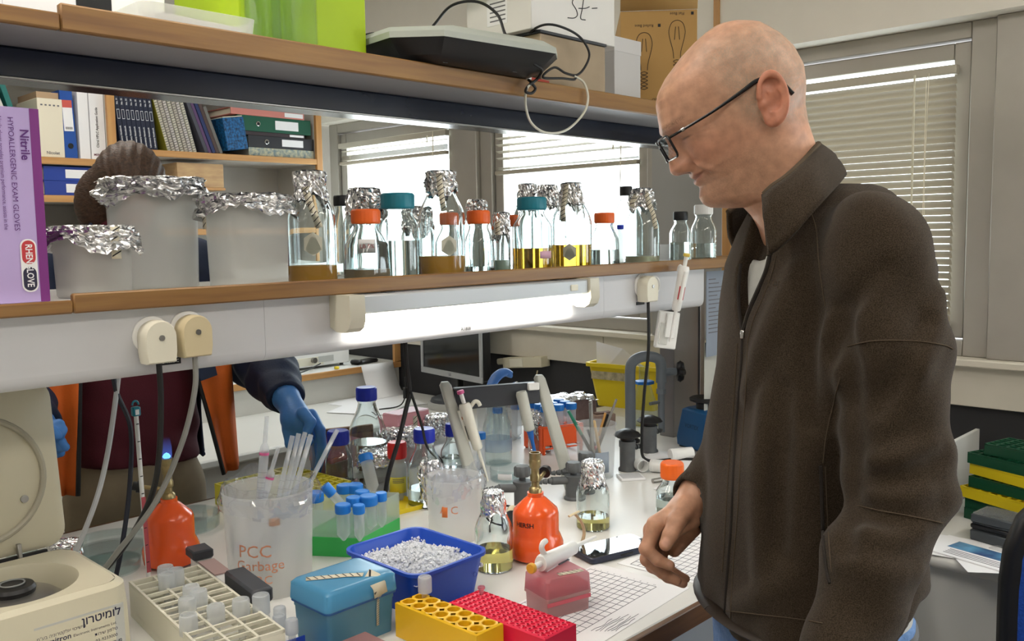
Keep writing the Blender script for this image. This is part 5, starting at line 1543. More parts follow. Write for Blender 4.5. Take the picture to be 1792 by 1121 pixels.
# ---- blue ice tray
it = thing('ice_tray', 'royal blue plastic tray heaped with crushed ice', 'tray', (1.03, 1.245, BZ0))
def rr3(w, d, r, z, n=6): return ring3(rrect(w, d, r, n), z)
MB().loft([rr3(.145, .175, .022, 0), rr3(.170, .202, .026, .076), rr3(.182, .214, .03, .077), rr3(.182, .214, .03, .083), rr3(.170, .202, .026, .083), rr3(.165, .197, .024, .079), rr3(.141, .171, .02, .0025)]).build('tray', BLUETRAY, it, smooth=35)
MB().tube([(.004 * math.cos(2 * PI * k / 16), 0, .004 * math.sin(2 * PI * k / 16)) for k in range(17)], .0008, 5).build('moulded_mark', BLUETRAY, it, (.055, -.0985, .045))
ICE = M('crushed_ice', '#f2f5fb', .15, trans=.2, ior=1.31)
icm = MB(); q = random.Random(3)
def ice_h(x, y): return .060 + .020 * math.exp(-((x + .005) ** 2 + (y + .01) ** 2) / .0045) + .004 * math.sin(60 * x) * math.sin(47 * y)
gn = 22
gv = []
for i in range(gn + 1):
    for j in range(gn + 1):
        x, y = -.079 + .158 * i / gn, -.095 + .19 * j / gn
        gv.append((x, y, ice_h(x, y) - .005))
icm.add(gv, [(i * (gn + 1) + j, (i + 1) * (gn + 1) + j, (i + 1) * (gn + 1) + j + 1, i * (gn + 1) + j + 1) for i in range(gn) for j in range(gn)])
for k in range(1500):
    x, y = q.uniform(-.078, .078), q.uniform(-.094, .094)
    s = q.uniform(.0022, .0052)
    c = Vector((x, y, ice_h(x, y) + q.uniform(-.003, .003)))
    E3 = Euler((q.uniform(0, 3), q.uniform(0, 3), q.uniform(0, 3))).to_matrix()
    vv = [c + E3 @ (Vector(d) * s * q.uniform(.6, 1.1)) for d in ((1, 0, 0), (-1, 0, 0), (0, 1, 0), (0, -1, 0), (0, 0, 1), (0, 0, -1))]
    icm.add(vv, [(0, 2, 4), (2, 1, 4), (1, 3, 4), (3, 0, 4), (2, 0, 5), (1, 2, 5), (3, 1, 5), (0, 3, 5)])
o = icm.build('crushed_ice', ICE, it, smooth=0); o['kind'] = 'stuff'

# ---- blue tip box
tb = thing('tip_box', 'translucent blue pipette tip box with striped tape on its lid', 'box', (.840, 1.202, BZ0))
BT1 = M('blue_translucent_lid', '#5da9d6', .25, trans=.35, ior=1.4)
BT2 = M('blue_grey_box', '#5b93b0', .3, trans=.2)
MB().loft([rr3(.125, .095, .008, 0), rr3(.130, .100, .008, .058), rr3(.132, .102, .008, .0582), rr3(.132, .102, .008, .066)]).build('base', BT2, tb, smooth=30)
MB().loft([rr3(.140, .108, .010, .0663), rr3(.140, .108, .010, .070)]).build('seam_band', M('blue_seam', '#235c9c', .35), tb, smooth=30)
MB().loft([rr3(.142, .110, .010, .0705), rr3(.139, .107, .010, .096), rr3(.130, .098, .012, .101), rr3(.118, .086, .014, .102)]).build('lid', BT1, tb, smooth=50)
tape_strip([(-.055, .025, .1030), (-.03, .008, .1032), (0, -.012, .1032), (.018, -.03, .1034)], .015, tb, normal=(0, 0, 1))
tape_strip([(.018, -.036, .1030), (.026, -.050, .098), (.030, -.0565, .088), (.032, -.0575, .072)], .028, tb, normal=(0, -1, .6))
tape_strip([(.031, -.0575, .072), (.030, -.0525, .066), (.029, -.0515, .045), (.029, -.0505, .02)], .005, tb, normal=(0, -1, 0))
# ---- yellow and red block racks
def block_rack(name, label, loc, rz, w, d, h, nx, ny, hr, mat, holez=.02, bevel=.003, stagger=False):
    e = thing(name, label, 'rack', loc, rz)
    m = MB()
    cw, cd = w / nx, d / ny
    n = 12
    for i in range(nx):
        for j in range(ny):
            cx, cy = (i + .5) * cw, (j + .5) * cd
            sqr = []
            for k in range(n):
                a = 2 * PI * k / n; c, s_ = math.cos(a), math.sin(a)
                t = 1 / max(abs(c), abs(s_))
                sqr.append((cx + c * t * cw / 2, cy + s_ * t * cd / 2, h))
            c1 = [(cx + hr * 1.12 * math.cos(2 * PI * k / n), cy + hr * 1.12 * math.sin(2 * PI * k / n), h + .0008) for k in range(n)]
            c2 = [(cx + hr * math.cos(2 * PI * k / n), cy + hr * math.sin(2 * PI * k / n), h) for k in range(n)]
            c3 = [(cx + hr * .92 * math.cos(2 * PI * k / n), cy + hr * .92 * math.sin(2 * PI * k / n), h - holez) for k in range(n)]
            m.loft([sqr, c1, c2, c3], caps=False)
            m.f.append(tuple(range(len(m.v) - n, len(m.v)))); m.m.append(0)
    m.build('hole_plate', mat, e)
    s = MB()
    b = .003
    s.loft([ring3([(-b, -b), (w + b, -b), (w + b, d + b), (-b, d + b)], 0), ring3([(-b, -b), (w + b, -b), (w + b, d + b), (-b, d + b)], h - .002), ring3([(0, 0), (w, 0), (w, d), (0, d)], h)], caps=False)
    s.build('side_walls', mat, e, smooth=20)
    return e
block_rack('tube_rack', 'yellow block rack with raised round holes in the foreground', (.897, .948, BZ0), R(1), .052, .182, .058, 2, 7, .0102, YELP, .03)
p = onZ(744, 1040, BZ0 + .06)
e = thing('microtube', 'frosted capped tube standing in the yellow block rack', 'tube', (p.x, p.y, BZ0 + .029), 0)
microtube(e, CAPW, 1.15)
block_rack('tube_rack', 'red block rack with rows of small round holes in the foreground', (.968, .875, BZ0), R(1), .068, .205, .050, 7, 16, .0036, REDP, .012)
bpy.data.objects  # keep order
p = onZ(848, 1030, BZ0 + .05)
e = thing('microtube', 'tiny pink tip standing at the back of the red rack', 'tip', (1.022, 1.066, BZ0 + .0385), 0)
MB().lathe([(.0028, 0), (.0035, .016), (.006, .021), (.0062, .024), (.0045, .0242)], 16, caps=(True, False)).build('cone', milky('pink_tip', '#e7a9b8', .6), e)
MB().lathe([(.0064, .0205), (.0064, .0222)], 16, caps=(False, False)).build('collar', milky('pink_tip_collar', '#e7a9b8', .7), e)
o = tag(MB().b2(-.05, .05, -.03, .03, 0, .035, bev=.004).build('tip_box', milky('pink_frosted', '#cfa3a3', .8), None, (.775, 1.095, BZ0)), 'dull pink box lid at the bottom edge before the blue tip box', 'box')
MB().b2(-.052, .052, -.032, .032, .0, .012, bev=.002).build('base', DGREY, o)
# ---- pink tip box with pipette on top
pb = thing('tip_box', 'translucent pink pipette tip box on the grid paper', 'box', (1.152, 1.010, BZ0), R(-14))
PK1 = milky('pink_box', '#dcb8b6', .72, .25); PK2 = milky('pink_lid', '#e3b3ba', .55, .2); PK3 = M('rose_insert', '#d4636f', .5)
MB().loft([rr3(.088, .068, .005, 0), rr3(.090, .070, .005, .030), rr3(.094, .074, .005, .0305), rr3(.094, .074, .005, .036)]).build('base', PK1, pb, smooth=30)
MB().b2(-.043, .043, -.033, .033, .0365, .048).build('tip_insert', PK3, pb)
MB().loft([rr3(.094, .074, .006, .0362), rr3(.091, .071, .006, .064), rr3(.084, .064, .008, .068)]).build('lid', PK2, pb, smooth=40)
MB().b2(-.0455, .0455, -.0360, -.0356, .022, .029).build('rose_band', PK3, pb)
tape_strip([(-.012, -.02, .0690), (.010, -.024, .0690), (.035, -.026, .0690)], .012, pb, normal=(0, 0, 1))
a, b = onZ(908, 1005, BZ0 + .090), onZ(1042, 938, BZ0 + .075)
e, L = place_between('pipette', 'white pipette with yellow button lying across the pink tip box', 'pipette', b, a)
e.scale = (1, 1, 1)
pipette(e, (WHITEP, M('amber_button', '#e0a93c', .4), INKG))
e.location = b - (a - b).normalized() * .0

# ---- grid sheets and phone
GRIDL = M('grid_ink', '#3b3f57', .6)
def grid_sheet(label, loc, rz, w, d, nx, ny, gx, gy, cw, cd, notes=True):
    e = thing('grid_sheet', label, 'paper', loc, rz, 'printed grid sheets')
    MB().b2(0, w, 0, d, 0, .0006).build('sheet', PAPER, e, smooth=0)
    g = MB()
    for k in range(nx + 1): g.b2(gx + cw * k - .0005, gx + cw * k + .0005, gy, gy + cd * ny, .0007, .0009)
    for k in range(ny + 1): g.b2(gx, gx + cw * nx, gy + cd * k - .0005, gy + cd * k + .0005, .0007, .0009)
    g.build('grid_lines', GRIDL, e, smooth=0)
    return e
gs = grid_sheet('printed grid sheet under the pink tip box', (1.02, .862, BZ0), R(4.0), .36, .205, 17, 10, .012, .05, .0185, .0148)
for k in range(10): text('row_number', str(10 - k), .006, GRIDL, gs, (.332, .058 + .0148 * k, .001), (0, 0, R(-90)))
q = random.Random(2)
for k in range(7):
    pts = [(.10 + .012 * i + .004 * k, .036 - .005 * k + q.uniform(-.0018, .0018), .0011) for i in range(6 + k % 3)]
    MB().tube(spl(pts, 3), .0004, 4).build('handwriting', GRIDL, gs)
grid_sheet('printed grid sheet at the man\'s hand', (1.405, .862, BZ0 + .0), R(4.0), .26, .20, 12, 9, .012, .035, .0185, .0158)
ph = thing('smartphone', 'smartphone lying face up on the bench reflecting the window', 'phone', (1.435, 1.105, BZ0 + .001), R(-16))
ph.location = (1.436, 1.108, BZ0 + .0012)
PM = M('phone_case', '#2a2f42', .35)
MB().loft([rr3(.155, .078, .010, 0), rr3(.160, .083, .012, .003), rr3(.160, .083, .012, .0105), rr3(.156, .079, .011, .012)]).build('case', PM, ph, smooth=40)
MB().loft([rr3(.154, .077, .010, .0121), rr3(.154, .077, .010, .0135)]).build('screen', M('phone_screen', '#0b0d12', .03, spec=.9, coat=1), ph, smooth=30)
MB().b2(-.01, .02, -.0425, -.0405, .005, .009).build('side_key', BLACK, ph)
MB().cyl((.071, 0, .0136), (.071, 0, .0138), .003, 12).build('camera_dot', BLACK, ph)

# ---- foil-topped flasks, orange-capped bottle, other bottles
def bench_bottle(label, px, py, w_px, top_py, **k):
    p = onZ(px, py, BZ0)
    return bottle(label, px, py, p.y, w_px, top_py, Z=BZ0, **k)
GF = 'foil-topped flasks on the bench'
bench_bottle('small glass flask with foil cap and pale broth beside the right burner', 865, 993, 66, 858, foil=dict(w=38, h=42, flare=1.25, drape=.15, amp=.08), seed=81, liq=LIQ_PALE, level=36, neckf=.56, sh=.30, group=GF, name='glass_flask', cat='flask')
bench_bottle('small glass flask with crinkled foil cap and pale broth near the phone', 1038, 922, 58, 805, foil=dict(w=36, h=50, flare=1.3, drape=.2, amp=.12), seed=83, liq=LIQ_PALE, level=22, neckf=.56, sh=.28, group=GF, name='glass_flask', cat='flask')
bench_bottle('small clear bottle with bright orange cap by the man\'s wrist', 1176, 895, 56, 808, cap=M('bright_orange_cap', '#ee6a1e', .35), cap_px=28, capw_px=40, sh=.2, liq=LIQ_CLEAR, level=26)
e, r, H, s = bottle('500 ml glass bottle with cobalt blue cap at the back of the bench', 645, 810, 1.93, 68, 676, Z=BZ0, cap=BLUECAP, cap_px=23, capw_px=36, liq=LIQ_CLEAR, level=70, sh=.34)
curved_text(e, '500 mL', .013, r, .075, -.35, WHT); patch(e, r, .05, .085, .45, 20, MILK, 'label')
for k in range(4): patch(e, r, .02 + .014 * k, .0206 + .014 * k, -.6, 8, WHT, 'graduation')
bottle('small blue-capped bottle with torn label left of the 500 ml bottle', 594, 830, 1.90, 48, 752, Z=BZ0, cap=BLUECAP, cap_px=24, capw_px=38, liq=LIQ_CLEAR, level=20, sh=.2)
e, r, H, s = bottle('blue-capped glass bottle with foil on its side behind the bag beaker', 746, 905, 1.655, 62, 748, Z=BZ0, cap=BLUECAP, cap_px=24, capw_px=37, liq=LIQ_CLEAR, level=30, sh=.32)
foil_mesh(.022, .085, 1.1, 91, .3, 36, 14, .5).build('foil_scrap', FOIL, e, (-.012, -.030, .115), smooth=0)
e, r, H, s = bottle('white bottle of yellow solution with a red cap', 697, 868, 1.74, 32, 772, Z=BZ0, cap=REDCAP, cap_px=28, capw_px=33, glass=milky('white_hdpe', '#dfe3e3', .85), liq=None, sh=.08, neckf=.8)
patch(e, r, .02, .06, 0, 60, M('yellow_label', '#d9cf4c', .6), 'label')
for k in range(3): patch(e, r, .046 + .004 * k, .0475 + .004 * k, .05, 35, INKG, 'print', off=.0014)
p = onZ(690, 872, BZ0)
e = thing('drip_tray', 'flat yellow tray below the red-capped bottle', 'tray', (1.335, 1.70, BZ0), R(-5))
# foil-covered beakers further back
foil_beaker('short beaker under crumpled foil behind the red-capped bottle', 668, 850, 1.86, 66, 788, 70, 26, 101, Z=BZ0, group='foil covered beakers on the bench', amp=.14, mat=MILK2)
foil_beaker('broad beaker under crumpled foil right of the 500 ml bottle', 708, 838, 1.99, 62, 752, 66, 24, 103, Z=BZ0, group='foil covered beakers on the bench', amp=.14, mat=MILK2)
foil_beaker('foil covered beaker half hidden behind the pipette stand\'s left leg', 766, 815, 2.00, 44, 728, 46, 32, 105, Z=BZ0, group='foil covered beakers on the bench', amp=.18, mat=MILK2)
def pinkbox(label, px, py, Y, w, d, h, rz):
    p = onY(px, py, Y)
    e = thing('tip_box', label, 'box', (p.x, Y, BZ0), rz, 'pink tip boxes at the back of the bench')
    MB().b2(-w / 2, w / 2, -d / 2, d / 2, 0, h * .5, bev=.003).build('base', PK1, e)
    MB().b2(-w / 2 - .001, w / 2 + .001, -d / 2 - .001, d / 2 + .001, h * .5 + .0003, h * .62, bev=.001).build('rose_band', PK3, e)
    MB().b2(-w / 2, w / 2, -d / 2, d / 2, h * .62 + .0003, h, bev=.004).build('lid', PK2, e)
    return e
pinkbox('pink-lidded tip box under the blue-gloved hand', 588, 800, 2.04, .115, .08, .10, .1)
e = pinkbox('pink and clear tip box with striped tape right of the 500 ml bottle', 712, 780, 2.055, .13, .07, .14, .12)
tape_strip([(.0, -.036, .128), (.0, -.0372, .10), (.0, -.0372, .07)], .018, e)
# ---- drawer edge board behind (brown folder leaning) left of the 500 ml bottle
o = tag(MB().b2(-.06, .09, -.006, .006, 0, .12).build('brown_folder', M('brown_card', '#8a6546', .7), None, (1.47, 2.085, BZ0), (0, 0, R(-20))), 'brown card divider standing behind the 500 ml bottle', 'divider')
MB().b2(-.06, .09, -.0075, -.0062, .10, .12).build('edge_band', DARKWOOD, o)
# ---- yellow drip tray, built here so that it lies below the red-capped bottle
MB().loft([rr3(.10, .13, .01, 0), rr3(.108, .138, .012, .012), rr3(.104, .134, .011, .012), rr3(.096, .126, .009, .002)]).build('tray', YELB, e0 := bpy.data.objects['drip_tray'], smooth=35)
# ---- pipette stand with pipettes
st = thing('pipette_stand', 'grey carousel-less pipette stand with slanted legs and dark cross bar', 'stand', (1.628, 1.537, BZ0), math.atan2(-.115, .235))
st['label'] = 'white pipette stand with two slanted legs and a dark grey cross bar'
STW = M('stand_grey', '#b4b6ae', .45)
for sx in (-.125, .125):
    m = MB()
    for t, z in ((0, 0), (1, .285)):
        pass
    rings = []
    for k in range(9):
        t = k / 8
        z = .285 * t; xo = sx - .062 * t; yo = -.02 + .06 * t
        w = .019 - .003 * t
        if k == 8: z -= .002
        rings.append([(xo + p[0], yo + p[1], z) for p in rrect(w * 1.8, w * 1.3, .007, 4)])
    rings.append([(sx - .063 + p[0] * .6, .04 + p[1] * .6, .292) for p in rrect(.018 * 1.6, .017 * 1.2, .005, 4)])
    m.loft(rings); m.build('leg', STW, st, smooth=40)
for z0, z1 in ((.222, .276),):
    xa, xb = -.125 - .062 * .9 + .012, .125 - .062 * .9 - .012
    MB().b2(xa, xb, .022, .046, z0, z1, bev=.003).build('cross_bar', DGREY, st)
MB().b2(xb - .035, xb - .005, .012, .024, .258, .277, bev=.002).build('badge', WHITEP, st)
rzs = st.rotation_euler.z
def on_stand(x, y, z): return st.location + Matrix.Rotation(rzs, 3, 'Z') @ Vector((x, y, z))
a = onY(862, 872, 1.545); b = onY(812, 672, 1.545)
e, L = place_between('pipette', 'white pipette with pink button hanging on the pipette stand', 'pipette', on_stand(-.098, -.012, .045), on_stand(-.150, .006, .24), 'pipettes on the stand')
pipette(e, (M('warm_white_plastic', '#e2e0d4', .35), M('pink_button', '#d35c92', .4), BLACK))
MB().tube([(.0132 * 0 + .0055 * math.cos(2 * PI * k / 16), -.0148, .17 + .0055 * math.sin(2 * PI * k / 16)) for k in range(17)], .0012, 6).build('round_logo', M('logo_rust', '#b06a3a', .5), e)
MB().b2(-.004, .004, -.0046, -.0038, .012, .020).build('yellow_tip_sticker', YELP, e)
e, L = place_between('pipette', 'white pipette with blue lower shaft hanging right on the stand', 'pipette', on_stand(.040, -.008, .052), on_stand(.001, .002, .245), 'pipettes on the stand')
BLS = M('blue_shaft', '#1d5fae', .35)
MB().lathe([(.0022, 0), (.0035, .02), (.0050, .085), (.0075, .095), (.0085, .106), (.010, .110)], 16).build('tip_cone', BLS, e)
MB().lathe([(.010, .110), (.0135, .113), (.0145, .205), (.012, .212)], 24).build('handle', STW, e)
MB().lathe([(.0028, -.004), (.003, .006)], 12).build('tip_end', BLACK, e)
# ---- gas taps
TAP = M('grey_tap_enamel', '#5a5d5f', .5, var=.15, vscale=30)
def gas_tap(label, px, py, h, two=True):
    p = onZ(px, py, BZ0)
    e = thing('gas_tap', label, 'tap', p, 0, 'grey gas taps on the bench')
    MB().lathe([(.024, 0), (.024, .004), (.020, .008), (.020, h * .62), (.0225, h * .66), (.0225, h * .70), (.012, h * .72)], 28).build('pillar', TAP, e)
    MB().cyl((0, 0, h * .55), (-.052, .026, h * .60), .010, 14).build('outlet', TAP, e)
    for k in range(3): MB().cyl((-.052 - .012 * k, .026 + .006 * k, h * .60), (-.060 - .012 * k, .030 + .006 * k, h * .60), .0085 - .001 * k, 12, .0065 - .001 * k).build('hose_barb', TAP, e)
    MB().cyl((0, 0, h * .7), (0, 0, h * .80), .008, 12).build('spindle', TAP, e)
    ribs = MB().lathe([(.017, 0), (.0185, .002), (.0185, .020), (.016, .024), (0, .025)], 48, fn=lambda r, z, a: (r * (1 + .06 * math.cos(a * 8)), z))
    ribs.build('knob', TAP, e, (0, 0, h * .80))
    return e
gas_tap('grey gas tap in front of the pipette stand', 915, 900, .115)
gas_tap('grey gas tap beside the right leg of the pipette stand', 1004, 872, .085)
gas_tap('grey gas tap in front of the pen beaker', 1026, 862, .10)
# ---- pen beaker and pens
pbk = thing('pen_beaker', 'frosted plastic beaker full of pens and scissors', 'beaker', onZ(1043, 832, BZ0), 0)
pr_ = .053
shell([(pr_ * .88, 0), (pr_ * .9, .003), (pr_, .135), (pr_ * 1.07, .142), (pr_ * 1.07, .144)], .0016, 40).build('body', MILK2, pbk)
patch(pbk, pr_ * .95, .02, .075, .35, 22, M('grey_label', '#8d98a6', .6), 'label')
pc = pbk.location
def pen(label, dx0, dy0, dx1, dy1, L, mat, tipm, r=.004, kind='pen'):
    a = Vector((pc.x + dx0, pc.y + dy0, BZ0 + .006)); d = Vector((dx1 - dx0, dy1 - dy0, .14)).normalized()
    e, l = place_between('pen', label, 'pen', a, a + d * L, 'pens in the beaker')
    MB().cyl((0, 0, .012), (0, 0, L * .62), r, 10).build('barrel', mat, e)
    MB().cyl((0, 0, L * .62), (0, 0, L), r * 1.05, 10, r * .85).build('cap', tipm, e)
    MB().cyl((0, 0, 0), (0, 0, .012), r * .3, 10, r).build('nib', tipm, e)
    return e
rt = Vector((.707, -.707))
def off(x, y=0): return (rt.x * x + .707 * y, rt.y * x + .707 * y)
pen('black felt pen leaning far left out of the beaker', *off(.02), *off(-.055, -.01), .20, BLACK, M('green_cap', '#1d7a62', .4), .005)
pen('black slim brush leaning right out of the beaker', *off(-.02), *off(.035, .01), .215, BLACK, STEEL, .0038)
pen('yellow pencil in the beaker', *off(.02, .01), *off(-.005, -.03), .16, M('pencil_yellow', '#c9963a', .5), M('pencil_wood', '#d8b98a', .6))
pen('red pen leaning right in the beaker', *off(-.01, .02), *off(.03, .02), .165, M('red_pen', '#b52a33', .4), BLACK, .0045)
pen('silver pen in the middle of the beaker', *off(-.01, .02), *off(-.012, .005), .19, STEEL, STEEL, .004)
pen('clear pen beside the red pen', *off(-.02, .01), *off(.022, .015), .17, MILK, M('amber_cap', '#b98a4a', .4), .004)
pen('pink pen lying low in the beaker', *off(.03, .01), *off(-.03, .01), .13, M('pink_pen', '#c76a78', .5), BLACK, .0045)
e, l = place_between('tweezers', 'steel tweezers standing in the pen beaker', 'tweezers', pc + Vector((0, .01, .006)), pc + Vector((-.006, .012, .205)))
MB().b2(-.004, -.002, -.004, .004, 0, .19, bev=.0005).build('arm', STEEL, e); MB().b2(.002, .004, -.004, .004, 0, .19, bev=.0005).build('arm', STEEL, e)
MB().b2(-.004, .004, -.004, .004, .1905, .20, bev=.001).build('hinge', STEEL, e)
# ---- orange rack with blue-capped tubes
orr = thing('tube_rack', 'orange wire rack with blue-capped tubes behind the pen beaker', 'rack', (2.055, 1.785, BZ0), R(-20))
ORP = M('orange_rack', '#ee5a1e', .4)
for sx in (-.085, .042):
    for sy in (-.055, .055): MB().b2(sx - .004, sx + .004, sy - .004, sy + .004, 0, .085, bev=.001).build('post', ORP, orr)
for z in (.015, .080):
    m = MB()
    for k in range(4): m.b2(-.09 + .0437 * k, -.085 + .0437 * k, -.06, .06, z, z + .004)
    for k in range(4): m.b2(-.09, .047, -.06 + .0383 * k, -.055 + .0383 * k, z + .0005, z + .0045)
    m.build('grid', ORP, orr, smooth=0)
MB().b2(-.09, .047, -.0625, -.0605, .028, .08, bev=.0005).build('front_panel', ORP, orr)
MB().b2(-.0925, -.0905, -.06, .06, .005, .08, bev=.0005).build('side_panel', ORP, orr)
ot = [(i, j) for j in range(3) for i in range(3)]
for n_, (i, j) in enumerate(ot):
    if (i, j) in ((3, 2),): continue
    v = Matrix.Rotation(R(-20), 3, 'Z') @ Vector((-.068 + .0437 * i, -.038 + .0383 * j, 0))
    e = thing('centrifuge_tube', 'blue-capped tube in the orange rack, %s row, %s from the left' % (['front', 'middle', 'back'][j], ['first', 'second', 'third', 'fourth'][i]), 'tube', (orr.location.x + v.x, orr.location.y + v.y, BZ0 + .0205), 0, 'blue-capped tubes in the orange rack')
    falcon(e, .0145, .115, .018, grads=False)
# ---- glassware behind the stand
shf = lambda r1, r2, h, nh: [(r1 * .95, 0), (r1, .004), (r1, h * .15), (r2, h - nh), (r2, h - .004), (r2 * 1.15, h)]
p = onY(893, 815, 1.82)
e = thing('glass_flask', 'clear straight-walled glass flask behind the dark cross bar', 'flask', (1.80, 1.80, BZ0))
shell([(.038, 0), (.042, .004), (.042, .11), (.032, .14), (.03, .17), (.033, .175)], .0022, 40).build('body', GLASST, e)
MB().lathe([(.0425, .04), (.0425, .075)], 40, caps=(False, False)).build('printed_band', milky('pale_print', '#cfd8ea', .3), e)
e = thing('glass_dish', 'low glass dish with a paper label before the clear flask', 'dish', (1.70, 1.66, BZ0))
shell([(.048, 0), (.05, .003), (.05, .032)], .002, 40).build('dish', GLASST, e); patch(e, .0505, .010, .026, -.2, 22, PAPER)
bottle('blue-capped glass bottle behind the left leg of the stand', 792, 830, 1.86, 40, 740, Z=BZ0, cap=BLUECAP, cap_px=22, capw_px=22, sh=.3, liq=LIQ_CLEAR, level=20)
bottle('foil-topped bottle standing behind the right leg of the stand', 945, 825, 1.80, 40, 718, Z=BZ0, foil=dict(w=30, h=45, flare=1.15, amp=.25), seed=111, neckf=.7, sh=.2)
for k, (px, Y, r) in enumerate(((842, 1.76, .012), (905, 1.98, .016), (872, 1.98, .014))):
    p = onY(px, 800, Y)
    e = thing('centrifuge_tube', 'blue-capped tube %s the clear flask' % ['left of', 'right behind', 'left behind'][k], 'tube', (p.x, Y, BZ0 + .0002), 0, 'blue-capped tubes around the clear flask')
    falcon(e, r, .105, .018, grads=False); MB().lathe([(r * .8, 0), (r * .8, .003)], 16).build('foot', TUBEP, e)
# foil-covered tub, blue glove and roll lying on top of things at the back
e = foil_beaker('wide plastic tub with crumpled foil behind the cross bar', 872, 790, 2.02, 74, 690, 60, 16, 121, Z=BZ0, group='foil covered beakers on the bench', mat=MILK2)[0]
e = thing('tape_roll', 'white and blue tape roll lying on the foil behind the cross bar', 'tape', onY(904, 682, 2.02), (R(70), 0, R(30)))
MB().lathe([(.014, -.010), (.026, -.010), (.026, .010), (.014, .010), (.014, -.010)], 28, caps=(False, False)).build('roll', WHITEP, e)
MB().lathe([(.0264, -.005), (.0264, .005)], 28, caps=(False, False)).build('blue_stripe', FALCONB, e)
gl = thing('nitrile_glove', 'blue nitrile glove finger draped over the cross bar', 'glove', onY(845, 695, 1.72), 0)
BLG = M('blue_nitrile', '#4f83d0', .45, var=.06, vscale=30)
MB().tube(spl([(0, 0, -.02), (.03, .0, .025), (.055, -.0, .05), (.085, -.0, .058), (.10, -.01, .05)], 6), [.009 + .010 * math.sin(min(1, k / 24) * 2.4) for k in range(25)], 12, flat=.6).build('finger', BLG, gl)
MB().tube(spl([(.04, .01, .035), (.075, .012, .055), (.11, .0, .045)], 6), .011, 10, flat=.6).build('finger', BLG, gl)
# foil-wrapped block near the bin
e = thing('foil_block', 'pinkish block with crinkled foil on top before the yellow bin', 'block', (2.30, 1.99, BZ0), R(-25))
MB().b2(-.11, .11, -.05, .05, 0, .095, bev=.004).build('block', M('pink_brown_foam', '#8f7a76', .8, var=.12, vscale=60), e)
m = MB(); q = random.Random(8)
for i in range(15):
    for j in range(8): m.v.append((-.115 + .23 * i / 14 + q.uniform(-.004, .004), -.055 + .11 * j / 7 + q.uniform(-.004, .004), .098 + q.uniform(0, .012) - (.012 if j in (0, 7) or i in (0, 14) else 0)))
for i in range(14):
    for j in range(7): m.f.append((i * 8 + j, (i + 1) * 8 + j, (i + 1) * 8 + j + 1, i * 8 + j + 1)); m.m.append(0)
m.build('foil_sheet', FOIL, e, smooth=0)
o = tag(MB().b2(-.04, .04, -.02, .02, 0, .05, bev=.002).build('foam_block', M('tan_foam', '#b39a8c', .8, var=.1, vscale=70), None, (2.36, 1.86, BZ0), (0, 0, R(-25))), 'small tan foam block left of the grey swan-neck pipe', 'block')
MB().b2(-.03, .03, -.012, .012, .0501, .056, bev=.002).build('notch_strip', M('brown_foam', '#7d665c', .8), o)
# ---- yellow bin with paper
yb_ = thing('storage_bin', 'yellow plastic bin with a paper sheet sticking out', 'bin', (2.74, 2.02, BZ0), R(8))
MB().loft([rr3(.11, .24, .015, 0), rr3(.15, .29, .018, .150), rr3(.172, .312, .02, .152), rr3(.172, .312, .02, .166), rr3(.150, .290, .018, .166), rr3(.142, .282, .016, .150), rr3(.104, .234, .012, .004)]).build('bin', YELB, yb_, smooth=35)
MB().b2(-.0755, -.0735, -.05, .13, .105, .135).build('dirty_label', M('dirty_label', '#b3a98a', .7, var=.3, vscale=60), yb_)
m = MB(); m.add([(-.05, .12, .10), (-.02, .14, .24), (-.03, .02, .22), (.0, -.13, .10)], [(0, 1, 2, 3)])
o = m.build('paper_sheet', PAPER, None, tuple(yb_.location), (0, 0, R(8)), smooth=0); tag(o, 'white sheet of paper sticking out of the yellow bin', 'paper'); o.modifiers.new('s', 'SOLIDIFY').thickness = .0006
yb2 = thing('storage_bin', 'second yellow bin behind the aluminium column', 'bin', (2.80, 1.76, BZ0), R(4))
MB().loft([rr3(.10, .16, .015, 0), rr3(.13, .20, .018, .12), rr3(.15, .22, .02, .122), rr3(.15, .22, .02, .134), rr3(.130, .20, .018, .134), rr3(.124, .194, .016, .12), rr3(.094, .154, .012, .004)]).build('bin', YELB, yb2, smooth=35)
MB().b2(-.066, -.064, -.04, .04, .07, .095).build('label', PAPER2, yb2)
# ---- erlenmeyer flask with blue ring
e = thing('erlenmeyer_flask', 'conical glass flask with a blue neck ring behind the swan-neck pipe', 'flask', (2.50, 1.79, BZ0))
shell([(.058, 0), (.062, .005), (.061, .015), (.022, .14), (.018, .155), (.018, .20), (.021, .205)], .002, 40).build('body', GLASST, e)
MB().lathe([(.0235, .142), (.034, .140), (.034, .150), (.0215, .152)], 6).build('neck_ring', FALCONB, e)
# ---- swan-neck pipe (water outlet) and valves
fc = thing('laboratory_tap', 'grey swan-neck laboratory tap with black star handle', 'tap', (2.262, 1.672, BZ0))
PIPE = M('grey_pipe', '#6f7780', .4, var=.06)
o2 = Vector((.085, -.085, 0))
pts = [(0, 0, .02), (0, 0, .15), (0, 0, .235)] + [(o2.x * .5 * (1 - math.cos(a)) * .6, o2.y * .5 * (1 - math.cos(a)) * .6, .235 + .04 * math.sin(a)) for a in (.5, 1.0, 1.57)]
pth = spl([(0, 0, .02), (0, 0, .13), (0, 0, .225), (.006, -.006, .252), (.024, -.024, .266), (.045, -.045, .267), (.062, -.062, .258), (.068, -.068, .236), (.068, -.068, .185)], 6)
MB().tube(pth, .0165, 18).build('pipe', PIPE, fc)
MB().cyl((.068, -.068, .186), (.068, -.068, .165), .012, 14).build('coupling', PIPE, fc)
MB().cyl((.068, -.068, .165), (.068, -.068, .15), .015, 6).build('hex_nut', PIPE, fc)
MB().cyl((.068, -.068, .15), (.064, -.072, .03), .0105, 14).build('spout', PIPE, fc)
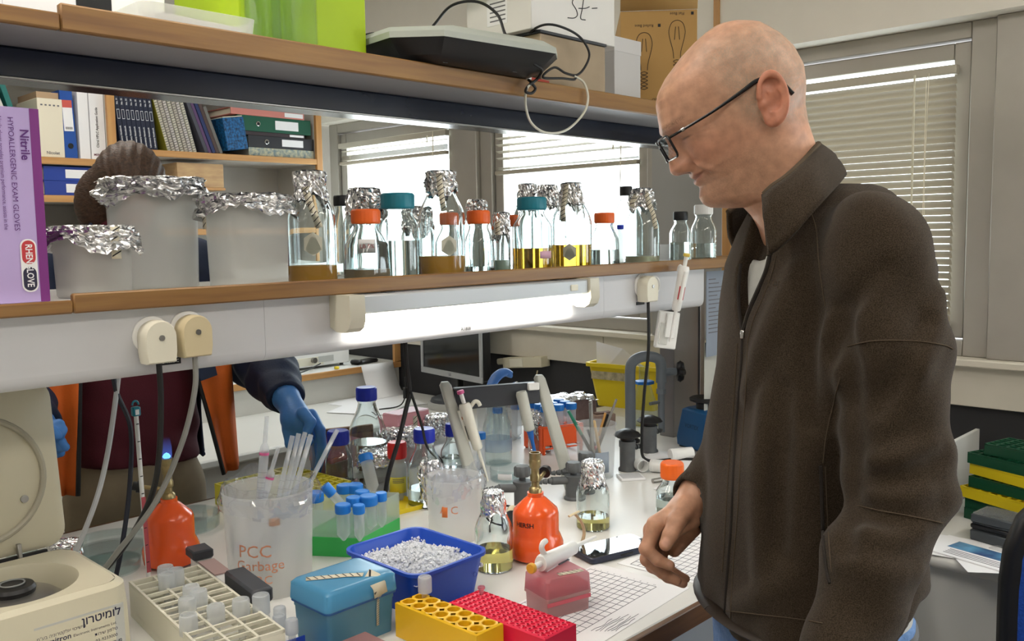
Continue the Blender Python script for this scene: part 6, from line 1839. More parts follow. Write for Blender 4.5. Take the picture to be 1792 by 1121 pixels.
MB().cyl((.068, -.068, .125), (.020, -.060, .124), .0055, 10).build('side_pin', M('steel_pin', '#7f8484', .4, .6), fc)
MB().cyl((.068, -.068, .218), (.105, -.098, .218), .012, 14).build('valve_neck', PIPE, fc)
star = MB().lathe([(.010, -.012), (.022, -.010), (.027, 0), (.022, .010), (.010, .014), (0, .014)], 40, fn=lambda r, z, a: (r * (1 + (.28 * math.cos(a * 4) if r > .011 else 0)), z))
star.rot(Vector((.105 - .068, -.098 + .068, 0)).to_track_quat('Z', 'Y').to_matrix().to_4x4()).build('star_handle', BLACK, fc, (.115, -.107, .218))
MB().lathe([(.03, 0), (.03, .006), (.022, .012), (.018, .03)], 24).build('base_flange', BLACK, fc)
def bench_valve(label, px, py, h):
    p = onZ(px, py, BZ0)
    e = thing('bench_valve', label, 'valve', p, 0, 'black-knobbed valves by the tap')
    MB().lathe([(.025, 0), (.025, .005), (.021, .01), (.021, h * .55), (.023, h * .58), (.023, h * .72)], 28).build('pillar', TAP, e)
    MB().cyl((0, 0, h * .45), (.04, .02, h * .45), .012, 14).build('outlet', TAP, e)
    for k in range(4): MB().cyl((.04 + .011 * k, .02 - .002 * k, h * .45), (.049 + .011 * k, .02 - .002 * k, h * .45), .0105 - .001 * k, 12, .008 - .001 * k).build('hose_barb', TAP, e)
    MB().lathe([(.018, h * .72), (.020, h * .74), (.020, h * .82)], 24).build('collar', BLACK, e)
    MB().lathe([(.034, h * .82), (.037, h * .85), (.030, h * .93), (.012, h), (0, h)], 40, fn=lambda r, z, a: (r * (1 + .05 * math.cos(a * 6)), z)).build('knob', BLACK, e)
    return e
bench_valve('front black-knobbed bench valve beside the pen beaker', 1098, 822, .115)
bench_valve('rear black-knobbed bench valve below the swan-neck tap', 1137, 790, .11)
# ---- papers, rolls and tubes right of the valves
for k, (px, py, a, lab) in enumerate([(1160, 800, 20, 'white paper lying behind the swan-neck tap'), (1190, 815, -30, 'white crumpled paper left of the vortex mixer'), (1195, 850, 10, 'printed sheet lying under the orange-capped bottle')]):
    p = onZ(px, py, BZ0)
    o = tag(MB().b2(-.07, .07, -.05, .05, 0, .0008).build('paper_sheet', PAPER, None, (p.x, p.y, BZ0 + .001 * k), (0, 0, R(a))), lab, 'paper', 'papers by the vortex mixer')
for k, (px, py, lab) in enumerate([(1118, 822, 'white plastic cap lying on its side by the bench valve'), (1138, 825, 'white plastic cup lying beside the white cap'), (1172, 806, 'white paper roll lying before the vortex mixer')]):
    p = onZ(px, py, BZ0)
    e = thing('paper_roll', lab, 'roll', (p.x, p.y, BZ0 + .018), (R(90), 0, R([-30, 20, 60][k])), 'white rolls by the bench valve')
    MB().lathe([(.0, 0), (.0165, .001), (.017, .004), (.017, [.03, .04, .07][k]), (.015, [.03, .04, .07][k]), (.0145, .004)], 24, caps=(False, False)).build('wall', WHITEP, e)
    MB().lathe([(.0172, .004), (.0178, .006), (.0178, .010), (.0172, .012)], 24, caps=(False, False)).build('rim', WHITEP, e)
p = onZ(1104, 836, BZ0)
e = thing('index_card', 'small lined card standing against the pen beaker side', 'card', p, R(-38))
MB().b2(-.033, .033, -.028, .028, 0, .006, bev=.001).build('card', PAPER, e)
for k in range(9): MB().b2(-.028, .028, -.022 + .0055 * k, -.0212 + .0055 * k, .0061, .0064).build('ruled_line', INKG, e, smooth=0)
e['label'] = 'small ruled card pad lying before the pen beaker'
e = thing('steel_weight', 'short steel rod lying left of the orange-capped bottle', 'rod', onZ(1142, 845, BZ0) + Vector((0, 0, .006)), (R(90), 0, R(70)))
MB().cyl((0, 0, 0), (0, 0, .04), .006, 14).build('rod', STEEL, e); MB().cyl((0, 0, .0401), (0, 0, .046), .0045, 14).build('rod_end', STEEL, e)
# ---- vortex mixer
vx = thing('vortex_mixer', 'blue vortex mixer with black rubber cup', 'mixer', (2.335, 1.45, BZ0), R(-20))
VB = M('vortex_blue', '#134a78', .4)
MB().loft([rr3(.105, .15, .014, .006), rr3(.108, .152, .014, .03), rr3(.088, .125, .016, .115), rr3(.07, .10, .016, .122)]).build('housing', VB, vx, smooth=40)
MB().lathe([(.026, .122), (.026, .140)], 24).build('neck', BLACK, vx)
MB().lathe([(.030, .140), (.045, .146), (.046, .153), (.040, .157), (.018, .150), (0, .148)], 32).build('rubber_cup', BLACKR, vx)
for sx in (-.04, .04):
    for sy in (-.06, .06): MB().cyl((sx, sy, 0), (sx, sy, .0062), .008, 10).build('foot', BLACKR, vx)
text('embossed_name', 'VORTEX', .017, M('dark_blue_print', '#0c3050', .5), vx, (-.0495, 0, .07), (R(90 - 8), 0, R(-90)), True)
# ---- torch-like black handle, cable and beige strap by the right burner
e = thing('soldering_torch', 'black handled tool with cream collar lying behind the right burner', 'tool', (1.375, 1.345, BZ0 + .016), (R(86), 0, R(128)))
MB().lathe([(.010, 0), (.0125, .01), (.0125, .05), (.015, .055), (.015, .062)], 18).build('handle', BLACK, e)
MB().lathe([(.0135, .062), (.0145, .068), (.0145, .095), (.011, .1)], 18).build('collar', CREAM2, e)
cable('thin black cable coiled behind the right burner', [(1.40, 1.42, BZ0 + .01), (1.39, 1.46, BZ0 + .05), (1.36, 1.45, BZ0 + .06), (1.37, 1.40, BZ0 + .02), (1.42, 1.38, BZ0 + .004), (1.47, 1.40, BZ0 + .02), (1.44, 1.44, BZ0 + .03), (1.39, 1.42, BZ0 + .006), (1.35, 1.38, BZ0 + .004)], .0024)
e = tag(MB().tube(spl([(0, 0, 0), (.01, -.004, .03), (.006, 0, .055), (-.01, .004, .075)], 5), .0042, 8, flat=.5).build('strap', CREAM2, None, (1.40, 1.165, BZ0 + .004)), 'beige plastic strap standing right of the unlit burner', 'strap')
MB().tube([(-.024, .008, .072), (.002, .002, .078)], .0038, 8, flat=.5).build('strap_end', CREAM2, e)
# ================================================================ people: signed-distance bodies meshed by surface nets
def surface_nets(f, lo, hi, h):
    lo, hi = np.array(lo, float), np.array(hi, float)
    n = np.ceil((hi - lo) / h).astype(int) + 1
    ax = [lo[i] + h * np.arange(n[i]) for i in range(3)]
    B = 4                                             # coarse pass first, fine samples only near the surface
    nb = -(-n // B)
    cx = [lo[i] + h * (B * np.arange(nb[i]) + (B - 1) / 2) for i in range(3)]
    G = np.stack(np.meshgrid(*cx, indexing='ij'), -1).reshape(-1, 3)
    Dc = np.concatenate([f(G[i:i + 60000]) for i in range(0, len(G), 60000)]).reshape(nb)
    D = np.repeat(np.repeat(np.repeat(Dc, B, 0), B, 1), B, 2).astype(np.float32)
    near = np.argwhere(np.abs(Dc) < h * B * 1.9)
    o = np.stack(np.meshgrid(*[np.arange(B)] * 3, indexing='ij'), -1).reshape(-1, 3)
    for i in range(0, len(near), 800):
        I3 = (near[i:i + 800, None, :] * B + o[None]).reshape(-1, 3)
        D[I3[:, 0], I3[:, 1], I3[:, 2]] = f(lo + h * I3)
    D = D[:n[0], :n[1], :n[2]]
    S = D < 0
    nc = n - 1
    acc = np.zeros((*nc, 3)); cnt = np.zeros(nc)
    quads = []
    corners = [(a, b, c) for a in (0, 1) for b in (0, 1) for c in (0, 1)]
    for d in range(3):
        o1, o2 = [k for k in range(3) if k != d]
        for b in (0, 1):
            for c in (0, 1):
                s0 = [slice(0, -1)] * 3; s0[o1] = slice(b, b + nc[o1]); s0[o2] = slice(c, c + nc[o2]); s0[d] = slice(0, nc[d])
                s1 = list(s0); s1[d] = slice(1, nc[d] + 1)
                A, B = D[tuple(s0)], D[tuple(s1)]
                X = (A < 0) != (B < 0)
                t = np.where(X, A / np.where(X, A - B, 1), 0)
                off = np.zeros((*nc, 3)); off[..., o1] = b; off[..., o2] = c; off[..., d] = t
                acc += off * X[..., None]; cnt += X
    act = cnt > 0
    idx = -np.ones(nc, int); idx[act] = np.arange(act.sum())
    I = np.argwhere(act)
    V = lo + h * (I + acc[act] / cnt[act][:, None])
    F = []
    for d in range(3):
        o1, o2 = (d + 1) % 3, (d + 2) % 3
        s0 = [slice(None)] * 3; s1 = [slice(None)] * 3
        s0[d] = slice(0, -1); s1[d] = slice(1, None)
        X = S[tuple(s0)] != S[tuple(s1)]
        E = np.argwhere(X)
        ok = (E[:, o1] > 0) & (E[:, o2] > 0) & (E[:, o1] < nc[o1]) & (E[:, o2] < nc[o2])
        E = E[ok]
        def cell(da, db):
            q = E.copy(); q[:, o1] += da; q[:, o2] += db
            return idx[q[:, 0], q[:, 1], q[:, 2]]
        Q = np.stack([cell(-1, -1), cell(0, -1), cell(0, 0), cell(-1, 0)], 1)
        inside = S[E[:, 0], E[:, 1], E[:, 2]]
        Q[~inside] = Q[~inside][:, ::-1]
        F.append(Q)
    F = np.concatenate(F)
    F = F[(F >= 0).all(1)]
    return V, F

def np_mesh(name, V, F, mats, smooth=True):
    me = bpy.data.meshes.new(name)
    me.from_pydata(V.tolist(), [], F.tolist())
    for m in (mats if isinstance(mats, (list, tuple)) else [mats]): me.materials.append(m)
    if smooth: me.shade_smooth()
    me.update()
    return me

def sdf_obj(name, f, lo, hi, h, mat, parent=None):
    V, F = surface_nets(f, lo, hi, h)
    return obj(name, np_mesh(name, V, F, mat), parent)

def smin(a, b, k):
    h = np.clip(.5 + .5 * (b - a) / k, 0, 1)
    return b + (a - b) * h - k * h * (1 - h)
def smax(a, b, k): return -smin(-a, -b, k)

def cap_d(P, a, b, ra, rb, flat=None):
    """tapered capsule"""
    a, b = np.array(a, float), np.array(b, float)
    ab = b - a
    t = np.clip(((P - a) @ ab) / (ab @ ab), 0, 1)
    q = P - (a + t[:, None] * ab)
    if flat is not None:                     # flat: (unit axis, factor) squeezes along an axis
        n, k = np.array(flat[0]), flat[1]
        q = q + np.outer(q @ n, n) * (k - 1)
    return np.linalg.norm(q, axis=1) - (ra + (rb - ra) * t)
def chain_d(P, pts, rad, k=.0, flat=None):
    d = None
    for i in range(len(pts) - 1):
        c = cap_d(P, pts[i], pts[i + 1], rad[i], rad[i + 1], flat)
        d = c if d is None else (np.minimum(d, c) if k <= 0 else smin(d, c, k))
    return d
def sph_d(P, c, r): return np.linalg.norm(P - np.array(c), axis=1) - r
def ell_d(P, c, rad, Rm=None):
    q = P - np.array(c)
    if Rm is not None: q = q @ Rm
    r = np.array(rad)
    k0 = np.linalg.norm(q / r, axis=1); k1 = np.linalg.norm(q / (r * r), axis=1)
    return k0 * (k0 - 1) / np.maximum(k1, 1e-9)

FWD = np.array(_f); RGT = np.array((_r.x, _r.y, 0.0)); FLT = np.array((math.cos(CAM_YAW), math.sin(CAM_YAW), 0.0))
def W(px, py, d):
    """world point seen at a photo pixel at d metres along the view axis"""
    return np.array(CAM_POS + _ray(px, py) * (d / CAM_F))

def march(f, px, py, d0=.95, d1=1.65, n=110):
    """first point of a distance field along a sight line: used to lay seams on cloth"""
    ds = np.linspace(d0, d1, n)
    ray = np.array(_ray(px, py)) / CAM_F
    P = np.array(CAM_POS) + ds[:, None] * ray
    v = f(P)
    i = np.argmax(v < 0)
    if v[i] >= 0: return None
    a, b = ds[max(i - 1, 0)], ds[i]
    for _ in range(12):
        m = (a + b) / 2
        if f((np.array(CAM_POS) + m * ray)[None])[0] < 0: b = m
        else: a = m
    return np.array(CAM_POS) + a * ray
def smooth_poly(pts, n=6): return [tuple(p) for p in spl([(x, y, 0) for x, y in pts], n)]
def seam_on(f, pts, r, name, mat, parent, lift=.0, n=6, flat=None):
    out = []
    for x, y, _ in smooth_poly(pts, n):
        p = march(f, x, y)
        if p is not None: out.append(p - np.array(_ray(x, y)) / CAM_F * lift)
    if len(out) > 2:
        return MB().tube(out, r, 6, flat=flat).build(name, mat, parent)
# ================================================================ the man in the brown fleece
PHI = R(9)
mF = -RGT * math.cos(PHI) - FLT * math.sin(PHI)         # where his chest faces
mL = np.cross((0, 0, 1), mF)                            # his left, towards the camera
mC = RGT * .434 + FLT * 1.284                           # foot point of the body axis
def to_local(P):
    q = P - mC
    return q @ mF, q @ mL, P[:, 2]
def prof(z, zs, vs): return np.interp(z, zs, vs)
TZ = [.90, .97, 1.02, 1.10, 1.22, 1.34, 1.44, 1.50, 1.545, 1.585, 1.62, 1.66]
T_C = [.012, .013, .013, .010, .010, .003, -.004, -.008, -.010, -.008, -.004, .0]      # forward shift of the section
T_A = [.127, .130, .138, .141, .139, .131, .126, .120, .108, .094, .080, .06]      # half depth
T_B = [.182, .184, .188, .182, .172, .168, .176, .178, .155, .105, .070, .05]      # half width
def torso_d(P, grow=0.0):
    a, b, z = to_local(P)
    A = prof(z, TZ, T_A) + grow; B = prof(z, TZ, T_B) + grow; c = prof(z, TZ, T_C)
    n = 2.35
    x, y = np.abs((a - c) / A), np.abs(b / B)
    k = (x ** n + y ** n) ** (1 / n)
    return (k - 1) * np.minimum(A, B) * .9
SHL = W(1532, 428, 1.125); ELL = W(1574, 850, 1.085); WRL = W(1462, 1165, 1.02)
SHR = W(1385, 432, 1.445); ELR = W(1392, 745, 1.55); WRR = W(1224, 862, 1.388)
ARM_L = [SHL, (SHL + ELL) / 2 + RGT * .004, ELL, (ELL + WRL) / 2, WRL]
ARM_R = [SHR, (SHR + ELR) / 2, ELR, (ELR + WRR) / 2, WRR]
def folds(P):
    a, b, z = to_local(P)
    d = np.zeros(len(P))
    # long soft drapes of the body, slanting from the armpit to the front
    d += .0035 * np.sin(b * 52 + z * 9 + 1.5 * np.sin(z * 7)) * np.clip((z - 1.0) * 4, 0, 1) * np.clip((1.5 - z) * 5, 0, 1)
    d += .0030 * np.sin(b * 31 - z * 24) * np.clip((1.48 - z) * 6, 0, 1)
    # hem gathers
    d += .003 * np.sin(b * 70 + 1) * np.exp(-((z - 1.0) / .035) ** 2)
    return d
def arm_d(P, pts, rad, seed):
    d = chain_d(P, [tuple(p) for p in pts], rad, .03)
    # sleeve wrinkles: bands across the arm, stronger at the elbow
    el = pts[2]
    t = (P - pts[0]) @ ((pts[-1] - pts[0]) / np.linalg.norm(pts[-1] - pts[0]))
    q = np.linalg.norm(P - el, axis=1)
    w = np.exp(-(q / .13) ** 2)
    s = P @ RGT
    d += (.0034 * w) * np.sin(t * 105 + s * 45 + seed) + .0022 * np.sin(t * 38 - s * 60 + seed * 2) + .0016 * np.sin(t * 60 + s * 20 + seed)
    return d
RIDGES, GROOVES = [], []
def jacket_base(P):
    T = torso_d(P) + folds(P)
    a_, _, z = to_local(P)
    hem = .985 + .080 * np.clip((-a_ + .01) / .07, 0, 1) - z
    T = smax(T, hem, .012)
    T = smax(T, z - 1.612, .025)
    # ribbed hem pull-in
    L = arm_d(P, ARM_L, [.066, .064, .058, .049, .042], .4)
    Rr = arm_d(P, ARM_R, [.066, .062, .056, .046, .039], 1.3)
    # deep fold between sleeve and chest, and gathers radiating from the armpit
    J = smin(T, L, .016)
    J = smin(J, Rr, .03)
    for c, r, k in RIDGES: J = smin(J, chain_d(P, c, r), k)
    for c, r, k in GROOVES: J = smax(J, -chain_d(P, c, r), k)
    return J
def fold_line(pts, r, sink, groove=False, k=.02):
    """a fold in the cloth along a line, its core sunk below (ridge) or raised above (groove) the surface"""
    c = []
    for x, y, _ in smooth_poly(pts, 2):
        p = march(jacket_base, x, y)
        if p is not None: c.append(p + (np.array(_ray(x, y)) / np.linalg.norm(_ray(x, y))) * (sink if not groove else -sink))
    n = len(c)
    if n < 3: return None
    return (c, [r * (.35 + .65 * math.sin(PI * (i + .6) / (n + .2))) for i in range(n)], k)
_r, _g = [], []
for pts, r, sk in [([(1478, 545), (1452, 600), (1440, 700), (1436, 790)], .016, .010), ([(1400, 470), (1370, 540), (1335, 620), (1312, 690)], .014, .010), ([(1560, 440), (1520, 520), (1500, 620)], .016, .012), ([(1640, 520), (1600, 640), (1550, 740)], .014, .011), ([(1620, 775), (1575, 802), (1520, 812)], .012, .009), ([(1610, 855), (1565, 868), (1505, 862)], .011, .008), ([(1600, 935), (1560, 945), (1500, 930)], .011, .008), ([(1600, 1000), (1545, 1000), (1480, 985)], .010, .007), ([(1420, 640), (1405, 800), (1400, 950)], .016, .012), ([(1345, 700), (1340, 850), (1335, 1000)], .014, .010), ([(1380, 1010), (1330, 1045), (1290, 1060)], .012, .008)]:
    q_ = fold_line(pts, r, sk)
    if q_: _r.append(q_)
for pts, r, sk in [([(1465, 540), (1478, 600), (1484, 680)], .011, .006), ([(1484, 640), (1490, 760), (1488, 860), (1476, 960)], .012, .006), ([(1418, 540), (1412, 640), (1420, 740)], .010, .006), ([(1660, 800), (1590, 836), (1510, 838)], .009, .005), ([(1655, 890), (1585, 905), (1510, 897)], .008, .005), ([(1540, 470), (1480, 540), (1455, 620)], .010, .006), ([(1620, 560), (1570, 660), (1530, 720)], .009, .006), ([(1370, 680), (1362, 820), (1358, 960)], .011, .006)]:
    q_ = fold_line(pts, r, sk, True)
    if q_: _g.append(q_)
RIDGES, GROOVES = _r, _g
def _edge(pts):
    z, b = [], []
    for x, y in pts:
        p = march(jacket_base, x, y)
        if p is None: continue
        z.append(p[2]); b.append((p - mC) @ mL)
    i = np.argsort(z)
    return np.array(z)[i], np.array(b)[i]
E_NEAR = _edge([(1300, 582), (1304, 560), (1313, 535), (1325, 508), (1335, 480), (1343, 455), (1347, 430)])
E_FAR = _edge([(1298, 582), (1293, 560), (1290, 535), (1289, 508), (1289, 485), (1292, 465), (1298, 450)])
def neck_gap(P):
    """open zip: a V at the throat, cut down to the shirt"""
    a, b, z = to_local(P)
    b2, b1 = np.interp(z, *E_NEAR), np.interp(z, *E_FAR)
    v = np.maximum(b - b2, b1 - b)
    return np.maximum(np.maximum(v, .02 - a), E_NEAR[0][0] - z)
NECK_A, NECK_B = W(1385, 330, 1.28), W(1405, 420, 1.28)
def jacket_d(P):
    J = jacket_base(P)
    J = smax(J, -np.maximum(neck_gap(P), -(torso_d(P) + .023)), .003)
    # opening round the neck
    J = smax(J, -(cap_d(P, W(1372, 318, 1.285), W(1400, 372, 1.30), .060, .056)), .01)
    J = np.maximum(J, -np.maximum(torso_d(P, -.034), P[:, 2] - 1.50))          # hollow: cloth about 2 cm including the lining
    for pts, rad in ((ARM_L, [.05, .05, .046, .037, .031]), (ARM_R, [.05, .05, .044, .034, .029])):
        w = pts[-1]; dr = (pts[-1] - pts[-2]); dr = dr / np.linalg.norm(dr)
        J = np.maximum(J, -cap_d(P, w - dr * .05, w + dr * .08, rad[-1], rad[-1]))
    return J
FLEECE = M('brown_fleece', '#463b30', .98, col2='#292219', vscale=760, bump=.35, bscale=1500, sheen=.12, spec=.08, detail=1)
SEAMM = M('fleece_seam', '#574c40', .95, bump=.4, bscale=600, spec=.1)
LINING = M('dark_lining', '#2a2521', .9, bump=.3, bscale=500)
SHIRT = M('grey_t_shirt', '#b9bab6', .9, var=.05, vscale=60, bump=.2, bscale=500)
DENIM = M('blue_denim', '#6f8fbf', .9, col2='#557aac', vscale=120, bump=.3, bscale=600)

# ---- head: sections along the tilted head axis
HEAD_O = W(1290, 190, 1.26)
TILT = R(24)
hY = np.cross((0, 0, 1), -RGT)                           # his left, for the head
PH_H = R(-3)
h0 = -RGT * math.cos(PH_H) - FLT * math.sin(PH_H)
hL = np.cross((0, 0, 1), h0)
hA = h0 * math.cos(TILT) - np.array((0, 0, 1.0)) * math.sin(TILT)    # forward out of the face
hH = h0 * math.sin(TILT) + np.array((0, 0, 1.0)) * math.cos(TILT)    # up through the crown
def HP(a, y, h): return HEAD_O + hA * a + hL * y + hH * h
fh = np.array([-200, -165, -145, -129, -123, -113, -110, -106, -100, -90, -77, -70, -63, -58, -52, -45, -27, -5, 5, 12, 31, 53.6, 66, 80, 97, 106, 112, 115]) / 1000
fa = np.array([42, 39, 40, 46, 62, 81, 87, 91, 94, 94.5, 89.5, 91.5, 92, 93.5, 92, 91, 92, 98, 104, 107, 105, 99, 90.5, 73, 42, 20, 0, -18]) / 1000
bh = np.array([-200, -165, -90, -59, -35, -9, 15, 43, 67, 92, 106, 112, 115]) / 1000
ba = np.array([-80, -78, -76, -78, -84, -96, -102.5, -100, -90, -72, -49, -33, -20]) / 1000
wh = np.array([-200, -150, -125, -110, -95, -80, -60, -40, -20, 0, 20, 40, 60, 80, 97, 108, 113, 115]) / 1000
ww = np.array([66, 60, 57, 55.5, 57, 60, 64.5, 68.5, 72, 74, 76.5, 76.5, 74.5, 68, 55, 36, 17, 3]) / 1000
nose_h = np.array([-60, -54, -51.5, -50, -46, -42, -35, -27, -19, -11, 0, 8, 14]) / 1000
nose_v = np.array([0, 3, 11, 20, 26, 27.5, 26, 23, 18, 12.5, 6, 2, 0]) / 1000
def g(x, s): return np.exp(-(x / s) ** 2)
def head_surface():
    NT, hs = 300, np.concatenate([np.linspace(-.2, -.13, 20), np.linspace(-.129, .02, 180), np.linspace(.021, .113, 70), np.linspace(.1135, .115, 3)])
    th = np.linspace(0, 2 * PI, NT, endpoint=False)
    Hh, Th = np.meshgrid(hs, th, indexing='ij')
    af, ab, w = np.interp(Hh, fh, fa), np.interp(Hh, bh, ba), np.interp(Hh, wh, ww)
    am = np.interp(Hh, [-.2, -.12, -.08, 0, .1, .115], [-.018, -.012, -.002, -.016, -.022, -.019])
    c, s = np.cos(Th), np.sin(Th)
    front = c > 0
    nf = np.interp(Hh, [-.13, -.1, -.06, 0, .05, .1], [2.0, 1.92, 2.12, 2.3, 2.35, 2.1])
    n = np.where(front, nf, 2.15)
    k = (np.abs(c) ** n + np.abs(s) ** n) ** (-1 / n)
    a = am + np.where(front, af - am, am - ab) * c * k
    y = w * s * k
    h = Hh.copy()
    ay = np.abs(y)
    fr = (a > am + .02)
    F = fr * np.clip((a - am - .02) / .02, 0, 1)
    # nose, with wings and nostrils
    wn = np.interp(Hh, [-.06, -.05, -.04, -.02, .0, .012], [.012, .0145, .0150, .0100, .0082, .010])
    nv = np.interp(Hh, nose_h, nose_v)
    da = nv * np.exp(-(ay / wn) ** 2.4) * F
    da += .0105 * g(ay - .0150, .0070) * g(Hh + .0415, .0095) * F
    y = y + np.sign(y) * .0035 * g(ay - .014, .007) * g(Hh + .041, .010) * F
    da -= .004 * g(ay - .008, .0045) * g(Hh + .0515, .003) * F
    da -= .0035 * g(ay - .0215, .003) * g(Hh + .042, .010) * F        # crease behind the wing
    # brow, sockets, lids
    da += .0045 * g(Hh - .014, .009) * np.exp(-((ay - .026) / .022) ** 2) * F
    da -= .0075 * g(Hh + .004, .012) * g(ay - .026, .015) * F
    da += .0058 * g(Hh + .004, .0085) * g(ay - .033, .012) * F
    da -= .0022 * g(Hh + .0075 + .08 * (ay - .033) ** 2 * 100 * .01, .0014) * np.clip(1 - ((ay - .034) / .015) ** 2, 0, 1) * F
    da -= .0014 * g(Hh - .004, .0016) * np.clip(1 - ((ay - .034) / .016) ** 2, 0, 1) * F
    for q in range(3): da -= .0011 * g((Hh + .004) - (q - 1) * .0065 - (ay - .055) * (q - 1) * .45, .0013) * g(ay - .0585, .0075)   # crow's feet
    # cheek and smile fold
    da += .0070 * g(Hh + .034, .016) * g(ay - .044, .015)
    fold = .024 + (-.046 - Hh) * .62
    da -= .0050 * g(ay - fold, .0030) * np.clip((-.040 - Hh) / .008, 0, 1) * np.clip((Hh + .071) / .012, 0, 1) * F
    da += .0042 * g(ay - fold - .008, .0065) * np.clip((-.040 - Hh) / .008, 0, 1) * np.clip((Hh + .071) / .012, 0, 1) * F
    fold2 = .036 + (-.05 - Hh) * .42
    da -= .0012 * g(ay - fold2 - .006, .0026) * np.clip((-.046 - Hh) / .008, 0, 1) * np.clip((Hh + .085) / .02, 0, 1) * F
    # mouth: smiling line that rises to the corners
    ml = -.0655 + .55 * ay ** 1.25
    mw = np.clip((.0315 - ay) / .004, 0, 1)
    da -= .0030 * g(Hh - ml, .0015) * mw * F
    da += .0028 * g(Hh - ml - .0045, .0035) * np.clip((.027 - ay) / .012, 0, 1) * F
    da += .0036 * g(Hh - ml + .0055, .0042) * np.clip((.025 - ay) / .012, 0, 1) * F
    da -= .0022 * g(ay - .034, .004) * g(Hh + .058, .004) * F
    # chin and jaw line
    da += .0022 * g(Hh + .093, .012) * g(ay, .018) * F
    # temples
    y = y * (1 - .045 * g(Hh - .012, .022) * g(a - .055, .03))
    # neck muscle behind the ear
    y = y * (1 + .04 * g(Hh + .12, .04) * g(a + .02, .03))
    # forehead furrows
    for q in range(3): da -= .0006 * g(Hh - (.038 + .013 * q + .004 * np.sin(ay * 60)), .0016) * g(ay, .045) * F
    a = a + da
    V = (HEAD_O + a[..., None] * hA + y[..., None] * hL + h[..., None] * hH).reshape(-1, 3)
    nh = len(hs)
    i, j = np.meshgrid(np.arange(nh - 1), np.arange(NT), indexing='ij')
    j2 = (j + 1) % NT
    Fq = np.stack([i * NT + j, i * NT + j2, (i + 1) * NT + j2, (i + 1) * NT + j], -1).reshape(-1, 4)
    faces = Fq.tolist() + [list(range(NT))[::-1], [(nh - 1) * NT + q for q in range(NT)]]
    loc = np.stack([a.ravel(), y.ravel(), h.ravel()], 1)
    return V, faces, loc
def ear_d(side):
    """ear in head space: rim, hollow, lobe"""
    def f(P):
        q = P - HEAD_O
        a, y, h = q @ hA, (q @ hL) * side, q @ hH
        # ear plane coordinates, tipped back
        t = R(14)
        u = (a + .028) * math.cos(t) + (h + .010) * math.sin(t)
        v = -(a + .028) * math.sin(t) + (h + .010) * math.cos(t)
        base = .0705 + .26 * np.clip(-(u) - .0, -.02, .03) + .0095
        dy = y - base
        def rimcurve(n=36):
            pts = []
            for k in range(n):
                x = R(-35 + 255 * k / (n - 1))
                ru = .0195 * (1.08 if math.sin(x) > 0 else .82)
                pts.append((-(ru * math.cos(x + R(80)) * 1.0), .0315 * math.sin(x + R(80))))
            return pts
        e = np.sqrt((u / .0185) ** 2 + (v / .0325) ** 2)
        plate = np.maximum((e - 1) * .0185, np.abs(dy + .004) - .0050)
        er = np.sqrt((u / .0165) ** 2 + (v / .0300) ** 2)
        rim = np.sqrt(((er - 1) * .0175) ** 2 + (dy - .0042) ** 2) - .0034
        rim = rim + np.clip((u - .001) / .008, 0, 1) * np.clip((.002 - v) / .010, 0, 1) * .007
        ea = np.sqrt(((u + .002) / .0098) ** 2 + ((v + .002) / .0185) ** 2)
        anti = np.sqrt(((ea - 1) * .010) ** 2 + (dy - .0032) ** 2) - .0027
        anti = np.where(u > .006, .01, anti)
        d = smin(plate, rim, .003)
        d = smin(d, anti, .003)
        conch = np.sqrt(((u - .003) / .0088) ** 2 + ((v + .006) / .0115) ** 2 + ((dy - .003) / .0078) ** 2)
        d = smax(d, -(conch - 1) * .006, .003)
        trag = np.sqrt(((u - .0135) / .005) ** 2 + ((v + .006) / .007) ** 2 + ((dy + .001) / .006) ** 2)
        d = smin(d, (trag - 1) * .005, .003)
        scap = np.sqrt(((u - .001) / .0105) ** 2 + ((v - .0165) / .0085) ** 2 + ((dy - .004) / .0055) ** 2)
        d = smax(d, -(scap - 1) * .0055, .002)
        lobe = np.sqrt(((u - .004) / .0095) ** 2 + ((v + .028) / .0095) ** 2 + ((dy) / .0042) ** 2)
        d = smin(d, (lobe - 1) * .0042, .004)
        root = np.sqrt(((u - .008) / .012) ** 2 + ((v + .002) / .026) ** 2 + ((dy + .008) / .010) ** 2)
        return smin(d, (root - 1) * .010, .004)
    return f
